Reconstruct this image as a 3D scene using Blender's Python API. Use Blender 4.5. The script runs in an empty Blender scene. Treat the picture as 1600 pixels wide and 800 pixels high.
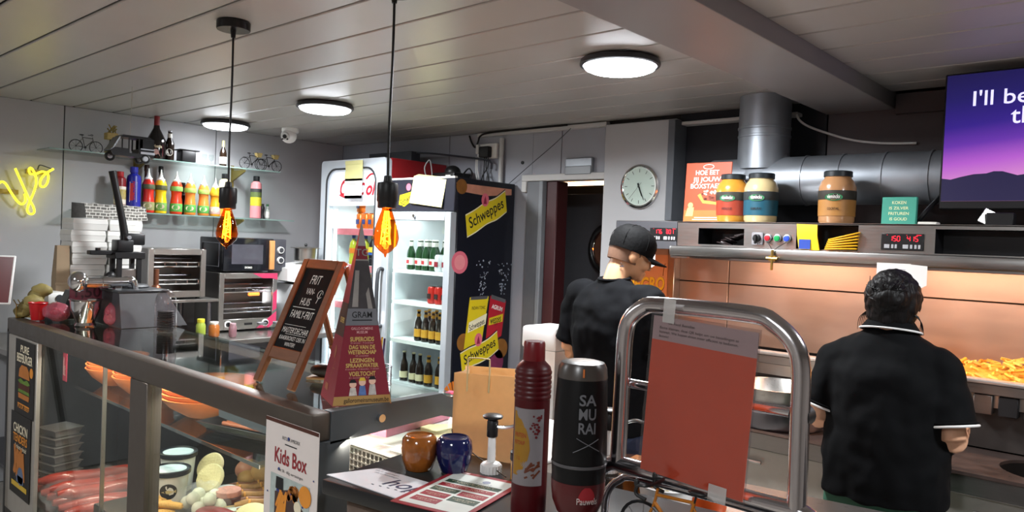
import bpy, bmesh, math, random
from mathutils import Vector, Matrix, Euler
random.seed(7)
PI = math.pi
SC = bpy.context.scene
COL = SC.collection

# ------------------------------------------------------------------ camera, world, exposure
cd = bpy.data.cameras.new('camera'); CAM = bpy.data.objects.new('camera', cd); COL.objects.link(CAM)
cd.sensor_width = 36.0; cd.lens = 26.57; cd.clip_start = 0.02
CAM.matrix_world = Matrix(((0.743346, -0.041831, 0.667598, 0.0),
                           (0.667738, -0.012593, -0.744290, 0.0),
                           (0.039541, 0.999045, 0.018571, 1.68),
                           (0, 0, 0, 1)))
SC.camera = CAM
W = bpy.data.worlds.new('night'); SC.world = W; W.use_nodes = True
W.node_tree.nodes['Background'].inputs[0].default_value = (0.02, 0.022, 0.03, 1)
W.node_tree.nodes['Background'].inputs[1].default_value = 0.3
SC.view_settings.view_transform = 'Standard'; SC.view_settings.look = 'None'
SC.view_settings.gamma = 1.0; SC.view_settings.use_curve_mapping = False
SC.view_settings.exposure = 0.52
SC.cycles.transparent_max_bounces = 24
LED_W = 52.0        # each round ceiling lamp
HEAT_W = 3.0       # each heat lamp tube of the frying range
CASE_W = 4.0        # each tube of the display case
FRIDGE_W = 1.5      # light inside each fridge
BULB_W = 1.6        # pendant bulbs

# ------------------------------------------------------------------ materials
def lin(h):
    h = h.lstrip('#'); v = [int(h[i:i+2], 16)/255 for i in (0, 2, 4)]
    return tuple(c/12.92 if c <= .04045 else ((c+.055)/1.055)**2.4 for c in v) + (1,)
MATS = {}
def M(name, col='#808080', rough=.5, metal=0., noise=.10, scale=18., bump=0., bscale=60., spec=.5,
      emit=None, es=0., coat=0., stretch=None, trans=0., ior=1.45, alpha=1.):
    if name in MATS: return MATS[name]
    m = bpy.data.materials.new(name); m.use_nodes = True; nt = m.node_tree; N = nt.nodes; Lk = nt.links
    p = N['Principled BSDF']; c = lin(col)
    p.inputs['Base Color'].default_value = c; p.inputs['Roughness'].default_value = rough
    p.inputs['Metallic'].default_value = metal; p.inputs['Specular IOR Level'].default_value = spec
    p.inputs['Coat Weight'].default_value = coat; p.inputs['Transmission Weight'].default_value = trans
    p.inputs['IOR'].default_value = ior; p.inputs['Alpha'].default_value = alpha
    tc = N.new('ShaderNodeTexCoord'); mp = N.new('ShaderNodeMapping'); Lk.new(tc.outputs['Object'], mp.inputs[0])
    if stretch: mp.inputs['Scale'].default_value = stretch
    if noise:
        nz = N.new('ShaderNodeTexNoise'); nz.inputs['Scale'].default_value = scale; nz.inputs['Detail'].default_value = 4
        Lk.new(mp.outputs[0], nz.inputs['Vector'])
        mx = N.new('ShaderNodeMix'); mx.data_type = 'RGBA'
        mx.inputs[6].default_value = tuple(max(0, v*(1-noise)) for v in c[:3])+(1,)
        mx.inputs[7].default_value = tuple(min(1, v*(1+noise)) for v in c[:3])+(1,)
        Lk.new(nz.outputs['Fac'], mx.inputs[0]); Lk.new(mx.outputs[2], p.inputs['Base Color'])
        if metal > .5:
            mr = N.new('ShaderNodeMapRange'); mr.inputs[3].default_value = max(.03, rough-.08); mr.inputs[4].default_value = rough+.1
            Lk.new(nz.outputs['Fac'], mr.inputs[0]); Lk.new(mr.outputs[0], p.inputs['Roughness'])
    if bump:
        nb = N.new('ShaderNodeTexNoise'); nb.inputs['Scale'].default_value = bscale; nb.inputs['Detail'].default_value = 5
        Lk.new(mp.outputs[0], nb.inputs['Vector'])
        bp = N.new('ShaderNodeBump'); bp.inputs['Strength'].default_value = bump; bp.inputs['Distance'].default_value = .01
        Lk.new(nb.outputs['Fac'], bp.inputs['Height']); Lk.new(bp.outputs[0], p.inputs['Normal'])
    if emit:
        p.inputs['Emission Color'].default_value = lin(emit); p.inputs['Emission Strength'].default_value = es
    MATS[name] = m; return m
def GLASS(name, tint='#ffffff', refl=.25, rough=.02, base=.012):
    """thin clear pane: see-through with a reflection that follows the angle"""
    if name in MATS: return MATS[name]
    m = bpy.data.materials.new(name); m.use_nodes = True; nt = m.node_tree; N = nt.nodes; Lk = nt.links
    N.remove(N['Principled BSDF'])
    t = N.new('ShaderNodeBsdfTransparent'); t.inputs[0].default_value = lin(tint)
    g = N.new('ShaderNodeBsdfGlossy'); g.inputs['Roughness'].default_value = rough
    lw = N.new('ShaderNodeLayerWeight'); lw.inputs[0].default_value = .5
    pw_ = N.new('ShaderNodeMath'); pw_.operation = 'POWER'; pw_.inputs[1].default_value = 4.5; Lk.new(lw.outputs['Facing'], pw_.inputs[0])
    kk = N.new('ShaderNodeMath'); kk.operation = 'MULTIPLY_ADD'; kk.inputs[1].default_value = refl*3; kk.inputs[2].default_value = base; Lk.new(pw_.outputs[0], kk.inputs[0])
    nz = N.new('ShaderNodeTexNoise'); nz.inputs['Scale'].default_value = 6
    mm = N.new('ShaderNodeMath'); mm.operation = 'MULTIPLY_ADD'; mm.inputs[1].default_value = .02; mm.inputs[2].default_value = 0
    Lk.new(nz.outputs['Fac'], mm.inputs[0])
    ad = N.new('ShaderNodeMath'); ad.operation = 'ADD'; ad.use_clamp = True
    Lk.new(kk.outputs[0], ad.inputs[0]); Lk.new(mm.outputs[0], ad.inputs[1])
    mx = N.new('ShaderNodeMixShader'); Lk.new(ad.outputs[0], mx.inputs[0]); Lk.new(t.outputs[0], mx.inputs[1]); Lk.new(g.outputs[0], mx.inputs[2])
    Lk.new(mx.outputs[0], N['Material Output'].inputs[0]); MATS[name] = m; return m
def EMIT(name, col, s):
    return M(name, col, .5, noise=0, emit=col, es=s)

steel = M('steel', '#b9b6b2', .30, 1, .10, 40, stretch=(1, 8, 8))
steel_d = M('steel_dark', '#77757a', .36, 1, .12, 30)
chrome = M('chrome', '#d8d8da', .08, 1, .04, 12)
alu = M('aluminium', '#9a9da2', .38, .9, .06, 30)
galv = M('galvanised', '#9aa0a8', .45, .75, .2, 9)
black = M('black_plastic', '#121214', .42, 0, .1, 30)
black_m = M('black_metal', '#1a1a1c', .4, .3, .15, 30)
dgrey = M('dark_grey_plastic', '#34363a', .5)
white_p = M('white_plastic', '#e8e8e6', .35, noise=.03)
paper_w = M('white_paper', '#e6e4e0', .8, noise=.04, scale=8)
wood = M('wood', '#8a5227', .5, 0, .3, 12, stretch=(1, 1, 8), bump=.1, bscale=30)
red_p = M('red_plastic', '#b3161c', .35)
clear = GLASS('clear_glass', '#f2f7f5', .18)
clear_p = GLASS('clear_plastic', '#ece8ea', .3, .14, .05)
ink = M('black_ink', '#151416', .7, noise=0)
ink_w = M('white_ink', '#f0eee8', .7, noise=0)

# ------------------------------------------------------------------ mesh building
def catmull(P, sub, closed=False):
    P = [Vector(p) for p in P]; n = len(P); out = []
    if n < 3 or sub < 2: return P
    rng = n if closed else n-1
    for i in range(rng):
        a, b, c, d = (P[(i-1) % n], P[i], P[(i+1) % n], P[(i+2) % n]) if closed else (P[max(i-1, 0)], P[i], P[i+1], P[min(i+2, n-1)])
        for k in range(sub):
            t = k/sub; t2 = t*t; t3 = t2*t
            out.append(.5*((2*b)+(c-a)*t+(2*a-5*b+4*c-d)*t2+(3*b-a-3*c+d)*t3))
    if not closed: out.append(P[-1])
    return out
_TXT = {}
def text_geo(s, off, shear, sp):
    k = (s, off, shear, sp)
    if k in _TXT: return _TXT[k]
    cu = bpy.data.curves.new('lettering_curve', 'FONT'); cu.body = s; cu.size = 1; cu.resolution_u = 3
    cu.offset = off; cu.shear = shear; cu.space_character = sp
    o = bpy.data.objects.new('lettering_curve', cu)
    me = bpy.data.meshes.new_from_object(o)
    V = [v.co.copy() for v in me.vertices]; F = [list(p.vertices) for p in me.polygons]
    bpy.data.objects.remove(o); bpy.data.curves.remove(cu); bpy.data.meshes.remove(me)
    _TXT[k] = (V, F); return V, F
class B:
    def __init__(s): s.bm = bmesh.new()
    def add(s, V, F):
        vs = [s.bm.verts.new(v) for v in V]
        for f in F:
            try: s.bm.faces.new([vs[i] for i in f])
            except ValueError: pass
        return s
    def box(s, x0, x1, y0, y1, z0, z1, bev=0., seg=2):
        x0, x1 = min(x0, x1), max(x0, x1); y0, y1 = min(y0, y1), max(y0, y1); z0, z1 = min(z0, z1), max(z0, z1)
        if not bev:
            V = [(x, y, z) for z in (z0, z1) for y in (y0, y1) for x in (x0, x1)]
            return s.add(V, [(0, 2, 3, 1), (4, 5, 7, 6), (0, 1, 5, 4), (2, 6, 7, 3), (0, 4, 6, 2), (1, 3, 7, 5)])
        r = bmesh.ops.create_cube(s.bm, size=1)
        vs = r['verts']
        for v in vs: v.co = Vector(((x0+x1)/2+v.co.x*(x1-x0), (y0+y1)/2+v.co.y*(y1-y0), (z0+z1)/2+v.co.z*(z1-z0)))
        es = list({e for v in vs for e in v.link_edges})
        bmesh.ops.bevel(s.bm, geom=es, offset=bev, segments=seg, profile=.5, affect='EDGES')
        return s
    def loft(s, rings, cap=True, closed=False):
        n = len(rings[0]); V = [p for r in rings for p in r]; F = []
        m = len(rings)
        for i in range(m if closed else m-1):
            for j in range(n):
                a = i*n+j; b = i*n+(j+1) % n; k = (i+1) % m
                F.append((a, b, k*n+(j+1) % n, k*n+j))
        if cap and not closed:
            F.append(tuple(range(n-1, -1, -1))); F.append(tuple((m-1)*n+j for j in range(n)))
        return s.add(V, F)
    def lathe(s, prof, n=20, c=(0, 0, 0), sx=1., sy=1., cap=True):
        rings = [[(c[0]+sx*max(r, 1e-4)*math.cos(2*PI*j/n), c[1]+sy*max(r, 1e-4)*math.sin(2*PI*j/n), c[2]+z) for j in range(n)] for r, z in prof]
        return s.loft(rings, cap)
    def tube(s, pts, r, n=8, sub=1, closed=False, cap=True, flat=1.):
        P = catmull(pts, sub, closed); m = len(P)
        if isinstance(r, (list, tuple)):
            k = len(r); R = []
            for i in range(m):
                t = i/(m-1)*(k-1); a = min(int(t), k-2); R.append(r[a]+(r[a+1]-r[a])*(t-a))
        else: R = [r]*m
        rings = []; up = None
        for i in range(m):
            if closed: d = P[(i+1) % m]-P[i-1]
            else: d = P[min(i+1, m-1)]-P[max(i-1, 0)]
            d.normalize()
            if up is None:
                up = Vector((0, 0, 1)) if abs(d.z) < .9 else Vector((1, 0, 0))
            u = d.cross(up)
            if u.length < 1e-5: u = d.cross(Vector((0, 1, 0)))
            u.normalize(); w = u.cross(d); up = w
            rings.append([P[i]+u*R[i]*math.cos(2*PI*j/n)+w*R[i]*flat*math.sin(2*PI*j/n) for j in range(n)])
        return s.loft(rings, cap, closed)
    def cyl(s, p0, p1, r0, r1=None, n=16): return s.tube([p0, p1], [r0, r0 if r1 is None else r1], n)
    def sph(s, c, r, u=16, v=10):
        if not isinstance(r, (tuple, list)): r = (r, r, r)
        rings = []
        for i in range(1, v):
            t = PI*i/v
            rings.append([(c[0]+r[0]*math.sin(t)*math.cos(2*PI*j/u), c[1]+r[1]*math.sin(t)*math.sin(2*PI*j/u), c[2]-r[2]*math.cos(t)) for j in range(u)])
        V = [p for q in rings for p in q]; F = []
        for i in range(v-2):
            for j in range(u): F.append((i*u+j, i*u+(j+1) % u, (i+1)*u+(j+1) % u, (i+1)*u+j))
        V += [(c[0], c[1], c[2]-r[2]), (c[0], c[1], c[2]+r[2])]; a = len(V)-2
        for j in range(u):
            F.append((a, (j+1) % u, j)); F.append((a+1, (v-2)*u+j, (v-2)*u+(j+1) % u))
        return s.add(V, F)
    def prism(s, pts, z0, z1):
        ar = sum(pts[i][0]*pts[(i+1) % len(pts)][1]-pts[(i+1) % len(pts)][0]*pts[i][1] for i in range(len(pts)))
        if ar < 0: pts = pts[::-1]
        return s.loft([[(x, y, z0) for x, y in pts], [(x, y, z1) for x, y in pts]])
    def rect(s, x0, x1, y0, y1, z0=0., z1=.0004): return s.box(x0, x1, y0, y1, z0, z1)
    def disc(s, x, y, r, z0=0., z1=.0004, n=20, ry=None):
        return s.prism([(x+r*math.cos(2*PI*j/n), y+(ry or r)*math.sin(2*PI*j/n)) for j in range(n)], z0, z1)
    def text(s, t, size, x, y, z=.0006, al='C', off=0., shear=0., rot=0., sx=1., sp=1.):
        V, F = text_geo(t, off, shear, sp)
        if not V: return s
        xs = [v.x for v in V]; w = max(xs)-min(xs); x0 = min(xs)
        k = {'L': 0, 'C': .5, 'R': 1}[al]; ca, sa = math.cos(rot), math.sin(rot)
        out = []
        for v in V:
            px = (v.x-x0-w*k)*size*sx; py = v.y*size
            out.append((x+px*ca-py*sa, y+px*sa+py*ca, z))
        return s.add(out, F)
    def fit(s, t, w, h, x, y, z=.0006, off=0., shear=0., rot=0.):
        """lettering scaled to a width and cap height, centred on x with its foot at y"""
        V, F = text_geo(t, off, shear, 1.)
        xs = [v.x for v in V]; ys = [v.y for v in V]
        return s.text(t, h/max(ys), x, y, z, 'C', off, shear, rot, sx=w/((max(xs)-min(xs))*h/max(ys)))
    def xf(s, m):
        bmesh.ops.transform(s.bm, matrix=m, verts=s.bm.verts[:]); return s
def tag(o, label=None, cat=None, group=None, kind=None):
    if label: o['label'] = label
    if cat: o['category'] = cat
    if group: o['group'] = group
    if kind: o['kind'] = kind
    return o
def obj(name, b, mat, parent=None, loc=None, rot=None, smooth=38):
    if isinstance(b, B):
        bmesh.ops.recalc_face_normals(b.bm, faces=b.bm.faces[:]) if smooth != -1 else None
        me = bpy.data.meshes.new(name); b.bm.to_mesh(me); b.bm.free()
        me.materials.append(mat)
        if smooth and smooth > 0:
            me.shade_smooth(); me.set_sharp_from_angle(angle=math.radians(smooth))
    else: me = b
    o = bpy.data.objects.new(name, me); COL.objects.link(o)
    if parent is not None: o.parent = parent
    if loc is not None: o.location = loc
    if rot is not None: o.rotation_euler = rot
    return o
def thing(name, label, cat, loc=(0, 0, 0), rot=(0, 0, 0), group=None, scale=None):
    o = bpy.data.objects.new(name, None); o.empty_display_size = .05; COL.objects.link(o)
    o.location = loc; o.rotation_euler = rot
    if scale: o.scale = (scale,)*3
    return tag(o, label, cat, group)
def kids(o): return [c for c in COL.objects if c.parent == o]
_KIDS = None
def copy_tree(o, parent=None):
    c = o.copy(); COL.objects.link(c); c.parent = parent
    for ch in list(o.children): copy_tree(ch, c)
    return c
def dup(o, loc, label=None, group=None, rotz=None):
    c = copy_tree(o); c.location = loc
    if label: c['label'] = label
    if group: c['group'] = group
    if rotz is not None: c.rotation_euler = (0, 0, rotz)
    return c
def struct(name, b, mat, parent=None, **k):
    o = obj(name, b, mat, parent, **k)
    if parent is None: o['kind'] = 'structure'
    return o
def area(name, loc, rot, size, power, col, shape='DISK', sy=None, parent=None, spread=None):
    l = bpy.data.lights.new(name, 'AREA'); l.shape = shape; l.size = size; l.energy = power; l.color = col
    if sy: l.size_y = sy
    if spread: l.spread = spread
    o = bpy.data.objects.new(name, l); COL.objects.link(o); o.location = loc; o.rotation_euler = rot; o.parent = parent
    return o
FRONT = (PI/2, 0, 0)          # a sheet that faces the customer side: local x to +X, local y up
SIDE = (PI/2, 0, PI/2)        # a sheet that faces +X: local x to +Y, local y up
# ================================================================== the room
CZ = 2.475; XL = -5.66; XR = 2.6; YB = 4.0; YF = -2.2
m_floor = M('floor_tile', '#a8a29a', .45, 0, .25, 6)
m_wall = M('wall_panel', '#adaeb1', .42, 0, .06, 3)
m_wall2 = M('wall_panel_back', '#979aa3', .45, 0, .06, 3)
m_ceil = M('ceiling_plank', '#aeaca9', .34, 0, .08, 4, bump=.03, bscale=6)
m_trim = M('light_trim', '#b9b9b8', .45, noise=.05)
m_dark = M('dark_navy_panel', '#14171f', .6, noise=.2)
m_brown = M('brown_grey_panel', '#4a4244', .6, noise=.12, scale=4)
m_gap = M('shadow_gap', '#2a2826', .8, noise=.1)

fl = struct('floor', B().box(XL-.1, XR+.1, YF-.1, YB+2, -.06, -.012), m_gap)
m_fl = []
proto = None
for i in range(14):
    for j in range(10):
        x = XL+.3+i*.6; y = YF+.3+j*.66
        if proto is None:
            proto = obj('floor_tile', B().box(-.296, .296, -.326, .326, -.012, 0, .002, 1), m_floor, fl, (x, y, 0))
        else:
            c = proto.copy(); COL.objects.link(c); c.location = (x, y, 0)
# ceiling: long planks along X with open joints
ce = struct('ceiling', B().box(XL-.1, XR+.1, YF-.1, YB+.1, CZ+.012, CZ+.06), m_gap)
Y0 = 1.058; PW = .2525
k0 = int((YF-Y0)/PW)-1
for k in range(k0, 13):
    a = Y0+k*PW; b_ = a+PW-.011
    a = max(a, YF); b_ = min(b_, YB)
    if b_-a < .02: continue
    obj('plank', B().box(XL, -1.40, a, b_, CZ, CZ+.012, .004, 1), m_ceil, ce)
    a2, b2 = max(a-.08, YF), min(b_-.08, YB)
    obj('plank', B().box(-1.107, XR, a2, b2, CZ, CZ+.012, .004, 1), m_ceil, ce)
m_beam = M('beam_panel', '#8e8b8c', .4, noise=.06, scale=3)
bmn = struct('trim_1', B().box(-1.435, -1.105, YF, YB, 2.404, CZ+.012, .002, 1), m_beam)
struct('wall_left', B().box(XL-.1, XL-.01, YF, YB, 0, CZ), m_gap)
wl = bpy.data.objects['wall_left']
for a, b_ in ((YF, -.3), (-.294, .72), (.726, 1.756), (1.762, 2.818), (2.824, YB)):
    obj('panel', B().box(XL-.012, XL, a, b_, 0, CZ, .002, 1), m_wall, wl)
# back wall with the doorway
wb = struct('wall_back', B().box(XL, -3.43, YB+.012, YB+.1, 0, CZ).box(-2.745, XR, YB+.012, YB+.1, 0, CZ).box(-3.43, -2.745, YB+.012, YB+.1, 2.115, CZ), m_gap)
for a, b_, z0, z1 in ((XL, -4.28, 0, CZ), (-4.275, -3.43, 0, CZ), (-3.43, -3.18, 2.115, CZ), (-3.175, -2.80, 2.115, CZ)):
    obj('panel', B().box(a, b_, YB, YB+.012, z0, z1, .002, 1), m_wall2, wb)
obj('panel', B().box(-2.79, -2.285, YB-.05, YB+.012, 0, CZ-.03, .004, 1), m_wall, wb)
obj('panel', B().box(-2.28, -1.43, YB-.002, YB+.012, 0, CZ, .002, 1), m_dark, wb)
obj('panel', B().box(-1.425, -.3, YB-.002, YB+.012, 0, CZ, .002, 1), m_brown, wb)
obj('panel', B().box(-.295, XR, YB-.002, YB+.012, 0, CZ, .002, 1), m_brown, wb)
struct('wall_right', B().box(XR, XR+.1, YF, YB, 0, CZ), M('wall_dim', '#a8a29c', .6, noise=.08))
struct('wall_front', B().box(XL, XR, YF-.1, YF, 0, CZ), M('wall_dim2', '#a09a94', .6, noise=.08))
# trims: cornices over the doorway and the duct niche, niche sides
struct('trim_2', B().box(-3.94, -2.79, YB-.045, YB, CZ-.035, CZ-.008, .003, 1), m_trim)
struct('trim_3', B().box(-2.24, -1.56, YB-.07, YB-.002, CZ-.075, CZ-.055, .003, 1), m_trim)
struct('trim_4', B().box(-2.285, -2.24, YB-.14, YB-.002, 1.84, CZ-.05, .003, 1), M('niche_side', '#5c6066', .5))
struct('trim_5', B().box(-1.10, XR, YB-.03, YB-.002, CZ-.10, CZ, .004, 1), m_brown)
# door frame: pale head, dark red stop, grey boards beside it
df = struct('door_1', B().box(-3.50, -2.74, YB-.03, YB+.02, 2.105, 2.15, .004, 1).box(-3.50, -3.455, YB-.03, YB+.02, 2.03, 2.106, .004, 1), m_trim)
obj('jamb', B().box(-3.455, -3.335, YB-.02, YB+.1, 0, 2.105, .004, 1), M('jamb_grey', '#63666b', .45), df)
obj('jamb', B().box(-3.335, -3.30, YB-.035, YB+.1, 0, 2.105, .004, 1), M('jamb_grey2', '#777b80', .45), df)
obj('door_stop', B().box(-3.298, -3.20, YB+.0, YB+.12, 0, 2.104, .006, 1), M('dark_red_wood', '#3a1518', .5), df)
obj('jamb', B().box(-2.78, -2.745, YB-.02, YB+.1, 0, 2.105, .004, 1), MATS['jamb_grey'], df)
# the room behind the doorway
rm = M('backroom_wall', '#37373b', .6); rw = M('backroom_ceiling', '#a08a76', .6)
struct('wall_backroom', B().box(-5.2, -2.0, 5.6, 5.65, 0, 2.4).box(-2.05, -2.0, YB+.12, 5.6, 0, 2.4).box(-5.2, -5.15, YB+.12, 5.6, 0, 2.4), rm)
struct('ceiling_backroom', B().box(-5.2, -2.0, YB+.11, 5.65, 2.2, 2.24), rw)
d2 = struct('door_2', B().box(-3.62, -2.70, 4.55, 4.60, 0, 2.06, .004, 1), M('swing_door', '#4a4b50', .45))
obj('porthole_ring', B().tube([(-3.11+.18*math.cos(t*PI/16), 4.535, 1.655+.18*math.sin(t*PI/16)) for t in range(32)], .022, 10, closed=True), M('rubber_ring', '#17181a', .35), d2)
obj('porthole_trim', B().tube([(-3.11+.155*math.cos(t*PI/16), 4.53, 1.655+.155*math.sin(t*PI/16)) for t in range(32)], .010, 8, closed=True), chrome, d2)
obj('pane', B().cyl((-3.11, 4.536, 1.655), (-3.11, 4.55, 1.655), .15, n=32), M('porthole_glass', '#6b4a3c', .1, noise=.4, scale=6), d2)
struct('trim_6', B().box(-3.98, -3.945, 4.5, 4.53, .9, 2.05, .003, 1), M('pale_strip', '#8b8580', .5))
lampb = thing('ceiling_tube_lamp', 'warm tube lamp on the ceiling of the back room beyond the doorway', 'lamp', (-3.6, 4.75, 2.2))
obj('housing', B().box(-.5, .5, -.05, .05, -.03, 0, .004, 1), white_p, lampb)
obj('tube', B().cyl((-.46, 0, -.045), (.46, 0, -.045), .014, n=10), EMIT('warm_tube', '#ffc890', 8), lampb)
area('tube_light', (0, 0, -.07), (0, 0, 0), .9, 9.0, (1, .78, .58), 'RECTANGLE', .06, lampb)
sh = thing('wall_shelf', 'small brown shelf in the dark back room with a soap bottle on it', 'shelf', (-3.72, 4.6, 1.19))
obj('board', B().box(-.2, .12, -.12, .2, -.02, 0, .004, 1), wood, sh)
obj('bracket', B().box(-.05, -.03, -.1, .18, -.16, -.02), dgrey, sh)
sp = thing('soap_bottle', 'small pump bottle of red soap on the back room shelf', 'bottle', (-3.63, 4.62, 1.19))
obj('body', B().lathe([(.028, 0), (.03, .01), (.03, .075), (.012, .09)], 14), M('red_soap', '#c2453f', .2), sp)
obj('pump', B().cyl((0, 0, .09), (0, 0, .13), .006, n=8).box(-.008, .03, -.007, .007, .128, .138), white_p, sp)
fg = tag(obj('paper_pennant', B().prism([(-.03, 0), (.03, 0), (0, -.13)], 0, .002), M('pennant_cloth', '#b3a48c', .8), None, (-3.0, 4.5, 2.06), FRONT), 'pale triangular pennant hanging in the doorway of the back room', 'pennant')

# ================================================================== round ceiling lamps
led_w = EMIT('led_diffuser', '#f4f8ff', 14)
def led_lamp(x, y, label, power=LED_W, spread=2.95):
    t = thing('ceiling_lamp', label, 'lamp', (x, y, CZ), group='round ceiling lamps')
    obj('housing', B().lathe([(.15, 0), (.168, -.008), (.172, -.022), (.170, -.03), (.158, -.033), (.152, -.028)], 40, cap=True), M('lamp_ring', '#3c3e42', .35, .4), t)
    obj('diffuser', B().lathe([(.154, -.03), (.148, -.042), (.13, -.05), (.02, -.055)], 36), led_w, t)
    area('led', (0, 0, -.062), (0, 0, 0), .26, power, (.95, .98, 1.0), parent=t, spread=spread)
    return t
led_lamp(-5.28, 2.70, 'round white ceiling lamp above the bottle shelves by the wall', LED_W*.13, 2.6)
led_lamp(-3.95, 2.65, 'round white ceiling lamp in front of the two drinks fridges', LED_W*.85)
led_lamp(-1.84, 2.69, 'big round white ceiling lamp beside the beam, over the man in the cap', LED_W*.7)
led_lamp(.45, 2.3, 'added unseen ceiling lamp past the beam, outside the picture', LED_W*.6)  # unseen lamp, added as extra light past the beam
led_lamp(-3.4, -.5, 'added unseen ceiling lamp over the customer side, farther from the counter end', LED_W*.55, PI)  # out of view, added to light the counter fronts and posters
led_lamp(-.45, -.7, 'added unseen ceiling lamp over the customer side behind the viewer', LED_W*.62, PI)  # unseen fill lamp, added to light the orange sheet from the front

# ================================================================== pendants
amber = GLASS('amber_glass', '#f59a3c', .35, .03)
fil = EMIT('filament', '#ff9a3a', 40)
def pendant(x, y, zs, label, rose):
    t = thing('pendant_lamp', label, 'lamp', (x, y, CZ), group='amber filament pendant lamps')
    obj('ceiling_rose', B().lathe([(.005, -.034), (.060, -.034), (.062, -.03), (.062, -.004), (.055, 0)], 28), M('rose_metal', '#2c2a2a', .35, .5), t)
    obj('cord_grip', B().cyl((0, 0, -.034), (0, 0, -.062), .011, .008, 12), black, t)
    d = zs-CZ
    obj('cord', B().tube([(0, 0, -.05), (.002, 0, d*.4), (-.003, 0, d*.75), (0, 0, d)], .0042, 8, 6), black, t)
    obj('socket', B().lathe([(.006, d+.012), (.012, d+.01), (.014, d-.008), (.031, d-.012), (.033, d-.02), (.033, d-.068), (.03, d-.072), (.03, d-.09), (.026, d-.092)], 24), black, t)
    g = obj('bulb', B().lathe([(.014, d-.085), (.017, d-.10), (.026, d-.125), (.037, d-.16), (.041, d-.185), (.036, d-.208), (.02, d-.226), (.005, d-.236), (.002, d-.246)], 24, cap=False), amber, t)
    f = B()
    for k in range(5):
        a = k*2*PI/5
        f.tube([(.006*math.cos(a), .006*math.sin(a), d-.10), (.012*math.cos(a), .012*math.sin(a), d-.15), (.016*math.cos(a+.5), .016*math.sin(a+.5), d-.205)], .0018, 6, 4)
    f.tube([(.012*math.cos(q*1.1), .012*math.sin(q*1.1), d-.12-q*.0045) for q in range(19)], .0016, 6, 2)
    obj('filament', f, fil, g)
    l = bpy.data.lights.new('glow', 'POINT'); l.energy = BULB_W; l.color = (1, .62, .28); l.shadow_soft_size = .02
    o = bpy.data.objects.new('glow', l); COL.objects.link(o); o.parent = t; o.location = (0, 0, d-.165)
pendant(-2.74, 1.42, 1.855, 'pendant lamp with amber bulb hanging in front of the bottle shelf', True)
pendant(-1.89, 1.508, 1.862, 'pendant lamp with amber bulb hanging over the paper pyramid', True)

# dome camera
t = thing('security_camera', 'white dome security camera under the ceiling next to the fridges', 'camera', (-5.13, 3.14, CZ), (0, 0, .55))
obj('base', B().lathe([(.062, 0), (.064, -.02), (.058, -.035)], 24), white_p, t)
obj('ball', B().sph((0, -.02, -.06), (.058, .06, .055), 20, 12), white_p, t)
obj('lens_plate', B().cyl((0, -.072, -.068), (0, -.084, -.072), .034, .03, 20), M('cam_face', '#c9c9c8', .3), t)
obj('lens', B().cyl((0, -.08, -.07), (0, -.088, -.073), .016, n=16), black, t)
for s in (-1, 1): obj('infrared_lens', B().cyl((s*.02, -.078, -.09), (s*.02, -.086, -.093), .006, n=10), black, t)
# ================================================================== drinks fridges
f_white = M('fridge_white', '#e4e8ea', .4, noise=.03)
f_grey = M('fridge_frame', '#a9b0b6', .35, .2, noise=.05)
navy = M('navy_print', '#0e111c', .35, noise=.15)
ye = M('print_yellow', '#d8c21c', .45, noise=.06); re_ = M('print_red', '#b01f2e', .45, noise=.06)
pk = M('print_pink', '#d96a7c', .5, noise=.1); orn = M('print_orange', '#df7a22', .5, noise=.12)
led_strip = EMIT('fridge_led', '#eef6ff', 5)
def cabinet(t, x0, x1, y0, y1, h, wt, side_mat):
    """open-fronted carcass, made of its walls"""
    obj('side_panel', B().box(x0, x0+wt, y0, y1, .08, h, .004, 1), side_mat, t)
    sp_ = obj('side_panel', B().box(x1-wt, x1, y0, y1, .08, h, .004, 1), side_mat, t)
    obj('back_panel', B().box(x0+wt, x1-wt, y1-wt, y1, .08, h), f_white, t)
    obj('inner_lining', B().box(x0+wt, x0+wt+.006, y0+.01, y1-wt, .3, h-.24).box(x1-wt-.006, x1-wt, y0+.01, y1-wt, .3, h-.24).box(x0+wt, x1-wt, y0+.01, y1-wt, h-.25, h-.235), f_white, t)
    obj('top_panel', B().box(x0+wt, x1-wt, y0, y1-wt, h-.03, h), dgrey, t)
    obj('bottom_panel', B().box(x0+wt, x1-wt, y0, y1-wt, .08, .3), f_grey, t)
    for fx in (x0+.06, x1-.06):
        for fy in (y0+.06, y1-.06): obj('foot', B().cyl((fx, fy, 0), (fx, fy, .08), .022, n=10), black, t)
    return sp_
# ---- the dark fridge (things stand on its shelves)
SX0, SX1, SY, SH = -4.272, -3.57, 3.40, 2.088
fs = thing('drinks_fridge', 'dark navy glass-door drinks fridge with a yellow banner, next to the doorway', 'fridge', (0, 0, 0), group='drinks fridges')
cabinet(fs, SX0, SX1, SY+.03, 3.985, SH, .035, navy)
hd = obj('header_panel', B().box(SX0, SX1, SY, SY+.03, 1.865, SH, .004, 1), M('header_dark', '#23242e', .3, noise=.1), fs)
obj('top_strip', B().box(SX0, SX1, SY-.004, SY+.02, SH-.006, SH+.006), white_p, hd)
fr = B()
fr.box(SX0, SX0+.075, SY-.03, SY+.026, .3, 1.86, .004, 1).box(SX1-.055, SX1, SY-.03, SY+.026, .3, 1.86, .004, 1)
fr.box(SX0+.075, SX1-.055, SY-.03, SY+.026, 1.80, 1.86, .004, 1).box(SX0+.075, SX1-.055, SY-.03, SY+.026, .3, .36, .004, 1)
dr = obj('door_frame', fr, f_grey, fs)
obj('pane', B().box(SX0+.075, SX1-.055, SY-.012, SY-.006, .36, 1.80), clear, dr)
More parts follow.
